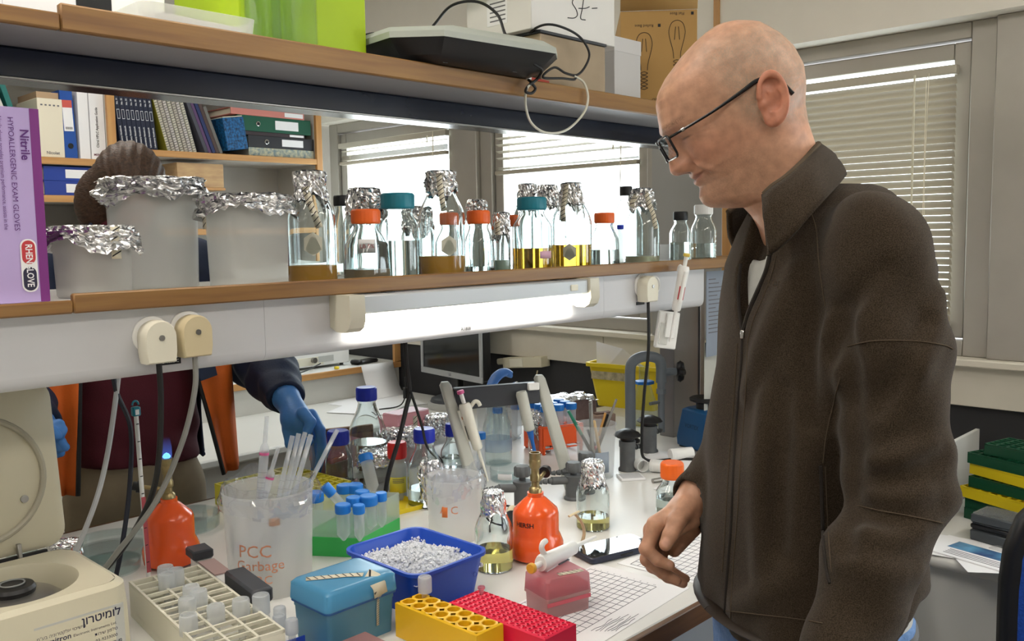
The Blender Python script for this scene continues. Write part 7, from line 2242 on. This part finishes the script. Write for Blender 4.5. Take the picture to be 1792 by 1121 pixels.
def hand_right(P):
    k = .008
    d = None
    wr = WRR
    fw = (WRR - ELR) / np.linalg.norm(WRR - ELR)
    palm_n = np.array(W(1150, 900, 1.37) - W(1190, 950, 1.37)); palm_n = palm_n / np.linalg.norm(palm_n)
    mc = [W(1147, 917, 1.360), W(1141, 927, 1.380), W(1145, 940, 1.399), W(1155, 951, 1.416)]
    fing = [[mc[0], W(1131, 960, 1.353), W(1151, 979, 1.350), W(1172, 989, 1.350)],
            [mc[1], W(1133, 978, 1.374), W(1159, 1001, 1.373), W(1184, 1015, 1.373)],
            [mc[2], W(1142, 990, 1.394), W(1169, 1009, 1.395), W(1195, 1020, 1.395)],
            [mc[3], W(1160, 990, 1.411), W(1181, 1003, 1.412), W(1200, 1012, 1.412)]]
    rr = [[.0118, .0102, .0090, .0078], [.0120, .0104, .0091, .0078], [.0114, .0098, .0086, .0074], [.0104, .0086, .0076, .0066]]
    d = cap_d(P, W(1252, 838, 1.41), wr, .032, .0285)
    d = smin(d, cap_d(P, wr, W(1200, 893, 1.385), .0275, .026), .012)
    starts = [W(1205, 882, 1.372), W(1203, 890, 1.385), W(1203, 899, 1.397), W(1205, 908, 1.408)]
    for s_, m_ in zip(starts, mc): d = smin(d, cap_d(P, s_, m_, .017, .0128), .014)
    d = smin(d, cap_d(P, W(1208, 905, 1.372), W(1185, 925, 1.362), .017, .012), .012)      # ball of the thumb
    d = smin(d, cap_d(P, W(1210, 922, 1.405), W(1180, 962, 1.418), .016, .011), .012)      # heel of the palm
    for f_, r_ in zip(fing, rr):
        c = chain_d(P, f_, r_, .004)
        for q in (1,): c = smin(c, sph_d(P, f_[q], r_[q] * 1.04), .003)
        d = smin(d, c, .005)
    th = [W(1200, 888, 1.362), W(1184, 912, 1.342), W(1173, 936, 1.334), W(1165, 952, 1.331)]
    t = chain_d(P, th, [.0165, .0132, .0112, .0098], .005)
    d = smin(d, t, .007)
    return d
def hand_left(P):
    w = WRL; dr = (WRL - ELL) / np.linalg.norm(WRL - ELL)
    s = np.cross(dr, FLT); s /= np.linalg.norm(s)
    d = cap_d(P, w - dr * .06, w, .031, .027)
    d = smin(d, cap_d(P, w, w + dr * .08, .028, .03, (FLT, 1.35)), .012)
    for k in range(4):
        b = w + dr * .085 + FLT * (-.012 * 0) + s * (.030 - .020 * k)
        m1 = b + dr * .038 + RGT * -.004; m2 = m1 + dr * .022 - RGT * .012
        d = smin(d, chain_d(P, [b, m1, m2], [.011, .0095, .008], .004), .005)
    b = w + dr * .03 + s * .032
    d = smin(d, chain_d(P, [b, b + dr * .035 + s * .018, b + dr * .06 + s * .02], [.015, .012, .010], .004), .008)
    return d

def add_mesh(bm_v, bm_f, V, F):
    n = len(bm_v)
    bm_v.extend([tuple(p) for p in V])
    bm_f.extend([[int(i) + n for i in q] for q in F])
hv, hf = [], []
V, F, loc = head_surface()
add_mesh(hv, hf, V, F)
for sd in (1, -1):
    c = HP(-.028, .074 * sd, -.010)
    V, F = surface_nets(ear_d(sd), c - .052, c + .052, .0010)
    add_mesh(hv, hf, V, F)
tmp = bpy.data.meshes.new('head_raw'); tmp.from_pydata(hv, [], hf); tmp.update()
to = bpy.data.objects.new('head_raw', tmp); COL.objects.link(to)
rm = to.modifiers.new('r', 'REMESH'); rm.mode = 'VOXEL'; rm.voxel_size = .00135; rm.adaptivity = 0
dg = bpy.context.evaluated_depsgraph_get()
head_me = bpy.data.meshes.new_from_object(to.evaluated_get(dg))
bpy.data.objects.remove(to); bpy.data.meshes.remove(tmp)
nv = len(head_me.vertices)
co = np.empty(nv * 3); head_me.vertices.foreach_get('co', co); HV = co.reshape(-1, 3)
fcs = [tuple(p.vertices) for p in head_me.polygons]
bv, bf = [], []
add_mesh(bv, bf, HV, fcs)
# core of the trunk and the hands
def core(P):
    d = torso_d(P, -.037)
    a, b, z = to_local(P)
    d = smax(smax(d, .80 - z, .02), z - 1.575, .02)
    for s in (-1, 1):
        hip = mC + mL * .085 * s + np.array((0, 0, .88)); knee = mC + mL * .10 * s + mF * .03 + np.array((0, 0, .48)); ank = mC + mL * .11 * s - mF * .0 + np.array((0, 0, .09))
        d = smin(d, chain_d(P, [hip, knee, ank], [.075, .05, .04], .02), .03)
    d = smin(d, chain_d(P, ARM_L, [.045, .042, .036, .032, .027], .02), .03)
    d = smin(d, chain_d(P, ARM_R, [.045, .042, .036, .032, .027], .02), .03)
    return d
V, F = surface_nets(core, mC + np.array((-.42, -.42, .02)), mC + np.array((.42, .42, 1.66)), .012); add_mesh(bv, bf, V, F)
V, F = surface_nets(hand_right, W(1170, 940, 1.38) - .125, W(1170, 940, 1.38) + .125, .0019); add_mesh(bv, bf, V, F); nR = len(bv)
V, F = surface_nets(hand_left, WRL - .20, WRL + .20, .0032); add_mesh(bv, bf, V, F)
me = bpy.data.meshes.new('person'); me.from_pydata(bv, [], bf); me.shade_smooth()
# skin tones as surface colour: lips, ears, cropped hair, brows, nails
P = np.array(bv); q = P - HEAD_O
a, y, h = q @ hA, q @ hL, q @ hH
ay = np.abs(y)
base = np.tile(np.array(lin('#c3957a')[:3]), (len(P), 1))
def blend(m, c):
    global base
    m = np.clip(m, 0, 1)[:, None]
    base = base * (1 - m) + np.array(lin(c)[:3]) * m
inhead = (np.abs(a) < .16) & (ay < .12) & (h > -.21) & (h < .13)
nz = np.random.RandomState(4).uniform(-1, 1, len(P))
nz2 = np.sin(P[:, 0] * 140) * np.sin(P[:, 1] * 150 + 1) * np.sin(P[:, 2] * 160 + 2)
blend(inhead * .30 * (g(h + .035, .03) * g(ay - .045, .025) + g(h + .04, .012) * g(ay, .02)), '#a8523f')
hairline = np.clip((.035 - a + .25 * (h - .02)) / .03, 0, 1) * np.clip((h + .055 + .3 * np.clip(-a - .03, -.05, .06)) / .02, 0, 1) * np.clip((.105 - h) / .03, 0, 1)
onear = (((ay > .0765) & (a > -.056) & (a < -.002) & (h > -.05) & (h < .030)) | (ay > .082)) & (h < .04)
blend(inhead * (~onear) * hairline * (.46 + .26 * nz + .1 * nz2), '#9a8c7c')
blend(inhead * onear * .5, '#b8624a')
stub = np.clip((-.048 - h) / .012, 0, 1) * np.clip((a + .01) / .03, 0, 1) * np.clip((h + .125) / .02, 0, 1)
blend(inhead * stub * (.20 + .12 * nz), '#7f6350')
ml = -.0655 + .55 * ay ** 1.25
blend(inhead * (a > .06) * np.clip((.028 - ay) / .006, 0, 1) * np.exp(-((h - ml) / .0070) ** 2) * .40, '#a4564a')
blend(inhead * (a > .06) * np.clip((.031 - ay) / .004, 0, 1) * np.exp(-((h - ml) / .0016) ** 2) * .55, '#6e372c')
blend(inhead * (a > .05) * np.exp(-((h - .0165 - .05 * np.clip(ay - .03, -.02, .03)) / .0042) ** 2) * np.clip(1 - ((ay - .033) / .022) ** 4, 0, 1) * (.45 + .3 * nz), '#4f3a2c')
blend(inhead * (a > .06) * np.exp(-((h + .0078) / .0013) ** 2) * np.clip(1 - ((ay - .034) / .014) ** 2, 0, 1) * .8, '#3a261d')
blend(inhead * (a > .09) * g(ay - .007, .004) * g(h + .053, .003) * .9, '#4a1f18')
blend(~inhead * (.08 + .10 * nz2), '#b0705a')
# thumb nail and finger nails
for c, r in ((W(1164, 948, 1.322), .0075), (W(1173, 986, 1.342), .005)):
    blend(np.exp(-(np.linalg.norm(P - c, axis=1) / r) ** 6) * .8, '#d9a893')
at = me.color_attributes.new('tone', 'FLOAT_COLOR', 'POINT')
cc = np.ones((len(P), 4), np.float32); cc[:, :3] = base
at.data.foreach_set('color', cc.ravel())
SKINV = M('skin_tones', '#c08f74', .46, bump=.05, bscale=500, sss=.10)
nt = SKINV.node_tree
an = nt.nodes.new('ShaderNodeVertexColor'); an.layer_name = 'tone'
nz_ = nt.nodes.new('ShaderNodeTexNoise'); nz_.inputs['Scale'].default_value = 75; nz_.inputs['Detail'].default_value = 6
mr_ = nt.nodes.new('ShaderNodeMapRange'); mr_.inputs[1].default_value, mr_.inputs[2].default_value, mr_.inputs[3].default_value, mr_.inputs[4].default_value = .3, .7, .84, 1.14
tco = nt.nodes.new('ShaderNodeTexCoord'); nt.links.new(tco.outputs['Object'], nz_.inputs['Vector'])
nt.links.new(nz_.outputs['Fac'], mr_.inputs[0])
vm = nt.nodes.new('ShaderNodeVectorMath'); vm.operation = 'SCALE'
nt.links.new(an.outputs['Color'], vm.inputs[0]); nt.links.new(mr_.outputs[0], vm.inputs['Scale'])
nt.links.new(vm.outputs[0], nt.nodes['Principled BSDF'].inputs['Base Color'])
me.materials.append(SKINV)
man = tag(obj('person', me), 'bald man with glasses and brown fleece jacket looking down at the bench', 'person')

# ---- clothes
lo, hi = mC + np.array((-.44, -.44, .93)), mC + np.array((.44, .44, 1.68))
jk = sdf_obj('fleece_jacket', jacket_d, lo, hi, .0062, FLEECE, man)
jk['label'] = 'brown fleece zip jacket'
def shirt_d(P): return np.maximum(smax(torso_d(P, -.0165), -(cap_d(P, W(1352, 360, 1.27), W(1362, 402, 1.27), .052, .05)), .006), np.maximum(1.0 - P[:, 2], P[:, 2] - 1.575))
o = sdf_obj('t_shirt', shirt_d, lo, hi, .008, SHIRT, man); o['label'] = 'pale grey t-shirt'
def jeans_d(P):
    a, b, z = to_local(P)
    d = np.maximum(smax(torso_d(P, -.012), z - 1.03, .006), .82 - z)
    for s in (-1, 1):
        hip = mC + mL * .088 * s + np.array((0, 0, .86)); knee = mC + mL * .10 * s + mF * .03 + np.array((0, 0, .48)); ank = mC + mL * .11 * s + np.array((0, 0, .09))
        L = chain_d(P, [hip, knee, ank], [.098, .075, .066], .02)
        d = smin(d, L, .03)
    d += .003 * np.sin(z * 80 + b * 30) * np.exp(-((z - .5) / .12) ** 2) + .0025 * np.sin(z * 120) * np.exp(-((z - .12) / .08) ** 2)
    return np.maximum(d, .03 - z)
o = sdf_obj('jeans', jeans_d, mC + np.array((-.3, -.3, 0.02)), mC + np.array((.3, .3, 1.05)), .011, DENIM, man); o['label'] = 'light blue denim jeans'
MB().tube([tuple(mC + mF * (.022 + .130 * math.cos(t)) + mL * .182 * math.sin(t) + np.array((0, 0, 1.01))) for t in np.linspace(0, 2 * PI, 41)], .014, 8, flat=.4).build('belt', M('belt_leather', '#2d241d', .5), man)
for s in (-1, 1):
    an_ = mC + mL * .11 * s
    sh = lambda P: np.maximum(smin(ell_d(P, an_ + mF * .07 + np.array((0, 0, .045)), (.15, .15, .05)), cap_d(P, an_ + np.array((0, 0, .05)), an_ + np.array((0, 0, .12)), .055, .05), .03) + .0, .003 - P[:, 2])
    def sh2(P, an_=an_):
        q = P - an_
        x, yv, z = q @ mF, q @ mL, P[:, 2]
        d = np.sqrt(((x - .06) / .15) ** 2 + (yv / .052) ** 2 + ((z - .03) / .055) ** 2)
        d = (d - 1) * .05
        return np.maximum(smin(d, cap_d(P, an_ + np.array((0, 0, .05)), an_ + np.array((0, 0, .11)), .05, .045), .03), .004 - z)
    sdf_obj('shoe', sh2, an_ + np.array((-.24, -.24, 0)), an_ + np.array((.24, .24, .18)), .01, M('dark_shoe', '#2a2624', .5), man)
# collar: standing, open, near flap folded forward
top = [(1337, 340, 1.165), (1352, 326, 1.158), (1375, 310, 1.160), (1404, 284, 1.178), (1426, 260, 1.215), (1432, 252, 1.28), (1418, 262, 1.36), (1365, 300, 1.41), (1305, 345, 1.40), (1274, 371, 1.375)]
bot = [(1347, 446, 1.140), (1368, 430, 1.128), (1400, 398, 1.118), (1442, 350, 1.135), (1470, 318, 1.20), (1478, 305, 1.28), (1462, 315, 1.38), (1405, 372, 1.43), (1335, 430, 1.42), (1306, 486, 1.372)]
tt, bb_ = spl([W(*p) for p in top], 6), spl([W(*p) for p in bot], 6)
m = MB(); rows = 9
for i in range(rows):
    t = i / (rows - 1)
    bow = .010 * math.sin(t * PI)
    for p, q2 in zip(tt, bb_):
        c = p.lerp(q2, t)
        out = (c - Vector(W(1385, 345, 1.285))); out.z = 0; out.normalize()
        m.v.append(tuple(c + out * (bow * (1 if t < .5 else .7) + .004 * math.sin(len(m.v) * .35) * t * (1 - t) * 2)))
nn = len(tt)
for i in range(rows - 1):
    for k in range(nn - 1): m.f.append((i * nn + k, i * nn + k + 1, (i + 1) * nn + k + 1, (i + 1) * nn + k)); m.m.append(0)
cl = m.build('collar', FLEECE, man, smooth=80)
so = cl.modifiers.new('s', 'SOLIDIFY'); so.thickness = .006; so.offset = 0
MB().tube([tuple(p) for p in tt], .0042, 8).build('collar_piping', SEAMM, man)
MB().tube([tuple(Vector(W(*top[0])).lerp(Vector(W(*bot[0])), t)) for t in np.linspace(0, 1, 12)], .0036, 8).build('collar_piping', FLEECE, man)
# seams, zip and pocket laid on the cloth
for pts, r, nm, mt in [
    ([(1347, 447), (1340, 475), (1325, 510), (1310, 545), (1300, 578)], .0030, 'zip_tape', LINING),
    ([(1296, 462), (1293, 490), (1292, 520), (1294, 550), (1298, 578)], .0026, 'zip_tape', LINING),
    ([(1358, 447), (1350, 480), (1335, 520), (1318, 560), (1308, 600)], .0007, 'zip_seam', SEAMM),
    ([(1299, 580), (1297, 640), (1290, 720), (1284, 820), (1279, 920), (1272, 1010), (1268, 1080)], .0022, 'zip', LINING),
    ([(1308, 600), (1304, 700), (1296, 800), (1290, 900), (1282, 1000), (1278, 1085)], .0007, 'zip_seam', SEAMM),
    ([(1290, 600), (1284, 700), (1276, 800), (1270, 900), (1264, 1000)], .0007, 'zip_seam', SEAMM),
    ([(1482, 606), (1520, 597), (1560, 595), (1610, 597), (1650, 603), (1668, 610)], .0007, 'sleeve_seam', SEAMM),
    ([(1500, 884), (1540, 893), (1580, 900), (1620, 908), (1650, 915)], .0007, 'sleeve_seam', SEAMM),
    ([(1416, 362), (1428, 400), (1432, 450), (1438, 500), (1444, 535)], .0007, 'raglan_seam', SEAMM),
    ([(1412, 368), (1440, 348), (1468, 322), (1490, 305)], .0007, 'shoulder_seam', SEAMM),
    ([(1436, 815), (1438, 870), (1440, 930), (1445, 985), (1452, 1020)], .0022, 'pocket_zip', LINING),
    ([(1444, 816), (1447, 880), (1450, 940), (1455, 1000)], .0007, 'pocket_seam', SEAMM),
    ([(1440, 810), (1446, 760), (1460, 700), (1470, 660)], .0007, 'side_seam', SEAMM),
    ([(1270, 1068), (1330, 1075), (1400, 1083), (1440, 1090)], .0007, 'hem_seam', SEAMM)]:
    seam_on(jacket_base, pts, r, nm, mt, man, lift=.001)
# zip slider, puller and cord
zp = march(jacket_d, 1299, 584)
zs = thing('zip_slider', None, None, zp - np.array(FLT) * .004, 0); zs.parent = man
MB().b2(-.004, .004, -.003, .003, -.006, .006, bev=.001).build('slider', CHROME, zs)
MB().tube([(0, -.004, -.006), (-.001, -.006, -.015), (0, -.005, -.024), (.002, -.005, -.018), (0, -.004, -.006)], .0012, 6).build('puller', CHROME, zs)
MB().tube(spl([(0, -.005, -.024), (-.001, -.005, -.036), (-.003, -.005, -.045), (-.008, -.005, -.062)], 4), .0012, 6).build('cord', BLACKR, zs)
# embroidered logo, tone on tone
lg = march(jacket_d, 1362, 494)
text('chest_logo', 'veg®', .017, SEAMM, man, tuple(lg - FLT * .003), (R(90), R(3), math.atan2(-RGT[1], -RGT[0]) + PI + R(14)))
# ---- glasses
gls = thing('eyeglasses', None, None, (0, 0, 0)); gls.parent = man; gls['label'] = 'black rectangular eyeglasses'
FRM = M('black_frame', '#101014', .25)
LENS = clear_mat('lens_glass', '#e9e6ea', 1.9)
ga, gh = .1170, -.0105
for s in (1, -1):
    pts = []
    for (yy_, zz_) in [(p[0], p[1]) for p in rrect(.050, .031, .007, 4)]:
        yl = s * .0335 + yy_
        pts.append(HP(ga - 2.2 * (yl * yl) + .10 * zz_, yl, gh + zz_))
    MB().tube([tuple(p) for p in pts + [pts[0]]], .0017, 6).build('rim', FRM, gls)
    lm = MB(); lm.add([tuple(p) for p in pts], [tuple(range(len(pts)))]); lm.build('lens', LENS, gls, smooth=0)
    tp = [HP(ga - .008, s * .0585, gh + .0115), HP(ga - .022, s * .0700, gh + .0125), HP(.05, s * .0765, gh + .017), HP(.005, s * .0780, gh + .0245), HP(-.022, s * .0765, gh + .029), HP(-.044, s * .0745, gh + .020), HP(-.056, s * .072, gh - .006)]
    tpath = spl([tuple(p) for p in tp], 5)
    MB().tube(tpath, [.0019 + .0012 * min(1, max(0, (i - 10) / 8)) for i in range(len(tpath))], 8).build('temple', FRM, gls)
    MB().cyl(tuple(HP(ga - .0235, s * .0708, gh + .0127)), tuple(HP(ga - .0275, s * .0714, gh + .0131)), .0027, 10).build('hinge', CHROME, gls)
MB().tube([tuple(HP(ga - .001, -.009, gh + .006)), tuple(HP(ga + .002, 0, gh + .008)), tuple(HP(ga - .001, .009, gh + .006))], .0018, 8).build('bridge', FRM, gls)
# ================================================================ the gloved person behind the bench
pC = np.array((1.035, 2.44, 0.0))
pF = np.array((-.10, -1.0, 0.0)); pF /= np.linalg.norm(pF)
pL = np.cross((0, 0, 1), pF)
PZ = [.80, .95, 1.08, 1.22, 1.36, 1.46, 1.52, 1.56, 1.60, 1.66]
PA = [.125, .120, .122, .128, .130, .118, .095, .070, .058, .05]
PB = [.180, .170, .168, .178, .190, .185, .150, .090, .062, .05]
def ptorso(P, grow=0.0):
    q = P - pC
    a, b, z = q @ pF, q @ pL, P[:, 2]
    A, B = np.interp(z, PZ, PA) + grow, np.interp(z, PZ, PB) + grow
    k = (np.abs(a / A) ** 2.3 + np.abs(b / B) ** 2.3) ** (1 / 2.3)
    return (k - 1) * np.minimum(A, B) * .9
def pt(b, a, z): return pC + pL * b + pF * a + np.array((0, 0, z))
AL = [pt(.19, -.01, 1.48), pt(.27, .03, 1.34), np.array((1.375, 2.36, 1.205)), np.array((1.35, 2.24, 1.165)), np.array((1.312, 2.115, 1.125))]
AR = [pt(-.19, -.01, 1.48), pt(-.26, .02, 1.34), np.array((.700, 2.40, 1.20)), np.array((.715, 2.30, 1.16)), np.array((.725, 2.225, 1.13))]
hh = loc.reshape(-1, 300, 3)[::3, ::3]
A2 = pF * math.cos(R(30)) - np.array((0, 0, 1)) * math.sin(R(30)); H2 = pF * math.sin(R(30)) + np.array((0, 0, 1)) * math.cos(R(30))
O2 = np.array((1.045, 2.40, 1.680))
V2 = O2 + hh[..., 0:1] * A2 * .93 + hh[..., 1:2] * pL * .93 + hh[..., 2:3] * H2 * .93
nh, NT = hh.shape[:2]
i, j = np.meshgrid(np.arange(nh - 1), np.arange(NT), indexing='ij'); j2 = (j + 1) % NT
F2 = np.stack([i * NT + j, i * NT + j2, (i + 1) * NT + j2, (i + 1) * NT + j], -1).reshape(-1, 4).tolist()
bv, bf = [], []
add_mesh(bv, bf, V2.reshape(-1, 3), F2)
def pcore(P):
    d = smax(ptorso(P, -.012), .84 - P[:, 2], .02)
    d = smin(d, chain_d(P, AL, [.045, .042, .037, .033, .027], .02), .03)
    d = smin(d, chain_d(P, AR, [.045, .042, .037, .033, .027], .02), .03)
    for s in (-1, 1): d = smin(d, chain_d(P, [pt(.085 * s, 0, .86), pt(.10 * s, .01, .47), pt(.11 * s, 0, .09)], [.075, .05, .038], .02), .03)
    return d
V, F = surface_nets(pcore, pC + np.array((-.45, -.42, .02)), pC + np.array((.45, .30, 1.66)), .014); add_mesh(bv, bf, V, F)
me = bpy.data.meshes.new('person'); me.from_pydata(bv, [], bf); me.shade_smooth(); me.materials.append(SKIN)
p2 = tag(obj('person', me), 'person in maroon shirt and blue gloves working behind the bench, face hidden', 'person')
MAROON = M('maroon_jersey', '#4a0f1e', .85, var=.12, vscale=12, bump=.2, bscale=300)
ORG = M('orange_shell_fabric', '#d0621a', .7, var=.08, vscale=14, bump=.15, bscale=200)
NVF = M('navy_shell_fabric', '#17243f', .7, var=.15, vscale=16, bump=.2, bscale=180)
KHAKI = M('khaki_trousers', '#8d7f68', .85, var=.08, vscale=20)
lo, hi = pC + np.array((-.32, -.26, .90)), pC + np.array((.32, .26, 1.62))
sd = lambda P: np.maximum(smax(ptorso(P, .0) + .003 * np.sin(P[:, 2] * 60 + P[:, 0] * 30) * np.exp(-((P[:, 2] - 1.0) / .1) ** 2) + .0025 * np.sin(P[:, 0] * 40 + P[:, 2] * 25), .955 + .06 * 0 - P[:, 2] - .07 * ((P - pC) @ pL), .006), -1.0 + 0 * P[:, 0])
o = sdf_obj('maroon_shirt', sd, lo, hi, .009, MAROON, p2); o['label'] = 'dark maroon shirt'
def trous(P):
    d = np.maximum(smax(ptorso(P, -.010), P[:, 2] - .99, .006), .80 - P[:, 2])
    for s in (-1, 1): d = smin(d, chain_d(P, [pt(.088 * s, 0, .86), pt(.10 * s, .01, .47), pt(.11 * s, 0, .09)], [.095, .075, .065], .02), .03)
    return np.maximum(d, .03 - P[:, 2])
o = sdf_obj('trousers', trous, pC + np.array((-.3, -.3, .02)), pC + np.array((.3, .3, 1.02)), .013, KHAKI, p2)
for s in (-1, 1):
    an_ = pt(.11 * s, 0, 0)
    def sh2(P, an_=an_):
        q = P - an_
        d = (np.sqrt(((q @ pF - .05) / .14) ** 2 + ((q @ pL) / .05) ** 2 + ((P[:, 2] - .03) / .05) ** 2) - 1) * .05
        return np.maximum(smin(d, cap_d(P, an_ + np.array((0, 0, .04)), an_ + np.array((0, 0, .10)), .048, .043), .03), .004 - P[:, 2])
    sdf_obj('shoe', sh2, an_ + np.array((-.24, -.24, 0)), an_ + np.array((.24, .24, .17)), .012, M('grey_shoe', '#3a3836', .6), p2)
# open jacket: back and sides navy, hanging orange fronts, navy sleeves
def jback(P):
    q = P - pC
    a, b, z = q @ pF, q @ pL, P[:, 2]
    d = np.maximum(ptorso(P, .022), -ptorso(P, .010))
    d = np.maximum(d, a - .02); d = np.maximum(d, .93 - z)
    return d
sdf_obj('jacket_back', jback, lo - .04, hi + .04, .010, NVF, p2)
def sleeve(P, arm):
    d = chain_d(P, arm, [.080, .082, .082, .068, .052], .03)
    t = np.linalg.norm(P - arm[2], axis=1)
    s = (P - arm[4]) @ ((arm[2] - arm[4]) / np.linalg.norm(arm[2] - arm[4]))
    d += .006 * np.sin(s * 85 + P[:, 0] * 30) * np.exp(-(t / .22) ** 2) + .003 * np.sin(P[:, 2] * 70 - P[:, 1] * 50)
    dr = (arm[4] - arm[3]) / np.linalg.norm(arm[4] - arm[3])
    d = np.maximum(d, (P - arm[4]) @ dr - .006)
    return np.maximum(d, -cap_d(P, arm[4] - dr * .05, arm[4] + dr * .06, .036, .036))
for arm in (AL, AR):
    A_ = np.array(arm)
    o = sdf_obj('jacket_sleeve', lambda P: sleeve(P, arm), A_.min(0) - .10, A_.max(0) + .10, .0075, NVF, p2)
def hang(edge_t, edge_b, out_t, out_b, z1, z0, name, mat, a0=.14, wav=.008, n=14, rows=16):
    m = MB()
    for i_ in range(rows + 1):
        t = i_ / rows
        b0, b1 = edge_t + (edge_b - edge_t) * t, out_t + (out_b - out_t) * t
        for k in range(n + 1):
            u = k / n
            b = b0 + (b1 - b0) * u
            a = a0 - .10 * max(0, abs(b) - .12) * 4 * u + wav * math.sin(u * 9 + t * 2) * (.4 + t)
            m.v.append(tuple(pt(b, a + .03 * t, z1 + (z0 - z1) * t)))
    for i_ in range(rows):
        for k in range(n): m.f.append((i_ * (n + 1) + k, i_ * (n + 1) + k + 1, (i_ + 1) * (n + 1) + k + 1, (i_ + 1) * (n + 1) + k)); m.m.append(0)
    o = m.build(name, mat, p2, smooth=80)
    so = o.modifiers.new('s', 'SOLIDIFY'); so.thickness = .009; so.offset = 0
    edge = [m.v[i_ * (n + 1)] for i_ in range(rows + 1)]
    MB().tube(edge, .006, 8).build('zip_edge', BLACKR, p2)
hang(.085, .175, .235, .245, 1.40, .915, 'jacket_front', ORG)
hang(-.150, -.195, -.245, -.25, 1.40, .93, 'jacket_front', ORG)
m = MB(); m.add([tuple(pt(.115, .158, 1.26)), tuple(pt(.165, .150, 1.26)), tuple(pt(.175, .160, 1.185)), tuple(pt(.125, .168, 1.175))], [(0, 1, 2, 3)])
o = m.build('navy_patch', NVF, p2, smooth=0); o.modifiers.new('s', 'SOLIDIFY').thickness = .006
# hair
def hair_d(P):
    q = P - O2
    a, y, h = q @ A2, q @ pL, q @ H2
    d = (np.sqrt(((a + .012) / .108) ** 2 + (y / .092) ** 2 + ((h - .012) / .118) ** 2) - 1) * .09
    d = smin(d, ell_d(P, O2 - pL * .070 - A2 * .035 - H2 * .055, (.052, .06, .085)), .03)
    ang = np.arctan2(y + .03, h + .02)
    d += .0018 * np.sin(ang * 34 + 4 * np.sin(a * 22)) + .0006 * np.sin(ang * 71 + a * 30)
    face = (np.sqrt(((a - .115) / .085) ** 2 + (y / .062) ** 2 + ((h + .045) / .085) ** 2) - 1) * .07
    return smax(d, -face, .01)
HAIR = M('brown_hair', '#4a3222', .55, col2='#2d1d13', vscale=3, stretch=(60, 8, 60), bump=.4, bscale=5, detail=5)
o = sdf_obj('hair', hair_d, O2 - .20, O2 + .20, .006, HAIR, p2); o['label'] = 'brown swept-back hair'
# gloves, each a continuous hand
NIT = M('blue_nitrile_glove', '#4a86cf', .42, var=.07, vscale=40, bump=.15, bscale=140)
def glove_l(P):
    w = AL[4]; d = cap_d(P, w + (AL[3] - w) * .35, w, .036, .032)
    pm = W(527, 738, 2.375)
    d = smin(d, cap_d(P, w, pm, .034, .034), .02)
    d = smin(d, cap_d(P, W(510, 735, 2.39), W(518, 765, 2.39), .028, .024), .02)
    for f_ in ([W(545, 726, 2.372), W(560, 752, 2.355), W(564, 785, 2.350), W(556, 822, 2.362)], [W(540, 742, 2.39), W(552, 768, 2.385), W(556, 800, 2.388), W(549, 832, 2.395)], [W(515, 762, 2.375), W(520, 780, 2.358), W(540, 772, 2.348)], [W(505, 752, 2.385), W(508, 776, 2.372), W(524, 780, 2.36)], [W(530, 722, 2.345), W(544, 738, 2.328), W(538, 754, 2.325)]):
        d = smin(d, chain_d(P, f_, [.0165, .0135, .0125, .0105][:len(f_)], .005), .009)
    return d
o = sdf_obj('glove', glove_l, W(528, 760, 2.38) - .16, W(528, 760, 2.38) + .16, .0032, NIT, p2); o['label'] = 'blue nitrile glove'
def glove_r(P):
    w = AR[4]; d = cap_d(P, w + (AR[3] - w) * .35, w, .036, .032)
    pm = W(78, 758, 2.10)
    d = smin(d, cap_d(P, w, pm, .034, .030), .02)
    for f_ in ([W(90, 745, 2.10), W(103, 742, 2.095), W(109, 752, 2.09), W(106, 762, 2.085)], [W(88, 760, 2.115), W(102, 768, 2.11), W(108, 772, 2.10)], [W(86, 775, 2.12), W(104, 782, 2.115), W(114, 782, 2.105)], [W(84, 785, 2.14), W(98, 792, 2.135), W(106, 792, 2.13)], [W(80, 745, 2.08), W(92, 755, 2.07), W(100, 762, 2.068)]):
        d = smin(d, chain_d(P, f_, [.014, .0115, .0105, .0095][:len(f_)], .005), .007)
    return d
o = sdf_obj('glove', glove_r, W(90, 765, 2.11) - .16, W(90, 765, 2.11) + .16, .0036, NIT, p2); o['label'] = 'blue nitrile glove'
# clear tube held in the pinching glove
a, b = W(551, 828, 2.378), W(541, 752, 2.372)
e, L = place_between('centrifuge_tube', 'small clear tube pinched in the blue-gloved fingers', 'tube', Vector(a), Vector(b))
MB().lathe([(0, 0), (.003, .002), (.0075, .02), (.0075, L)], 16, caps=(False, False)).build('tube', TUBEP, e)
MB().lathe([(.009, L - .004), (.009, L + .012), (0, L + .012)], 16).build('cap', M('dark_blue_cap', '#1b2a78', .4), e)
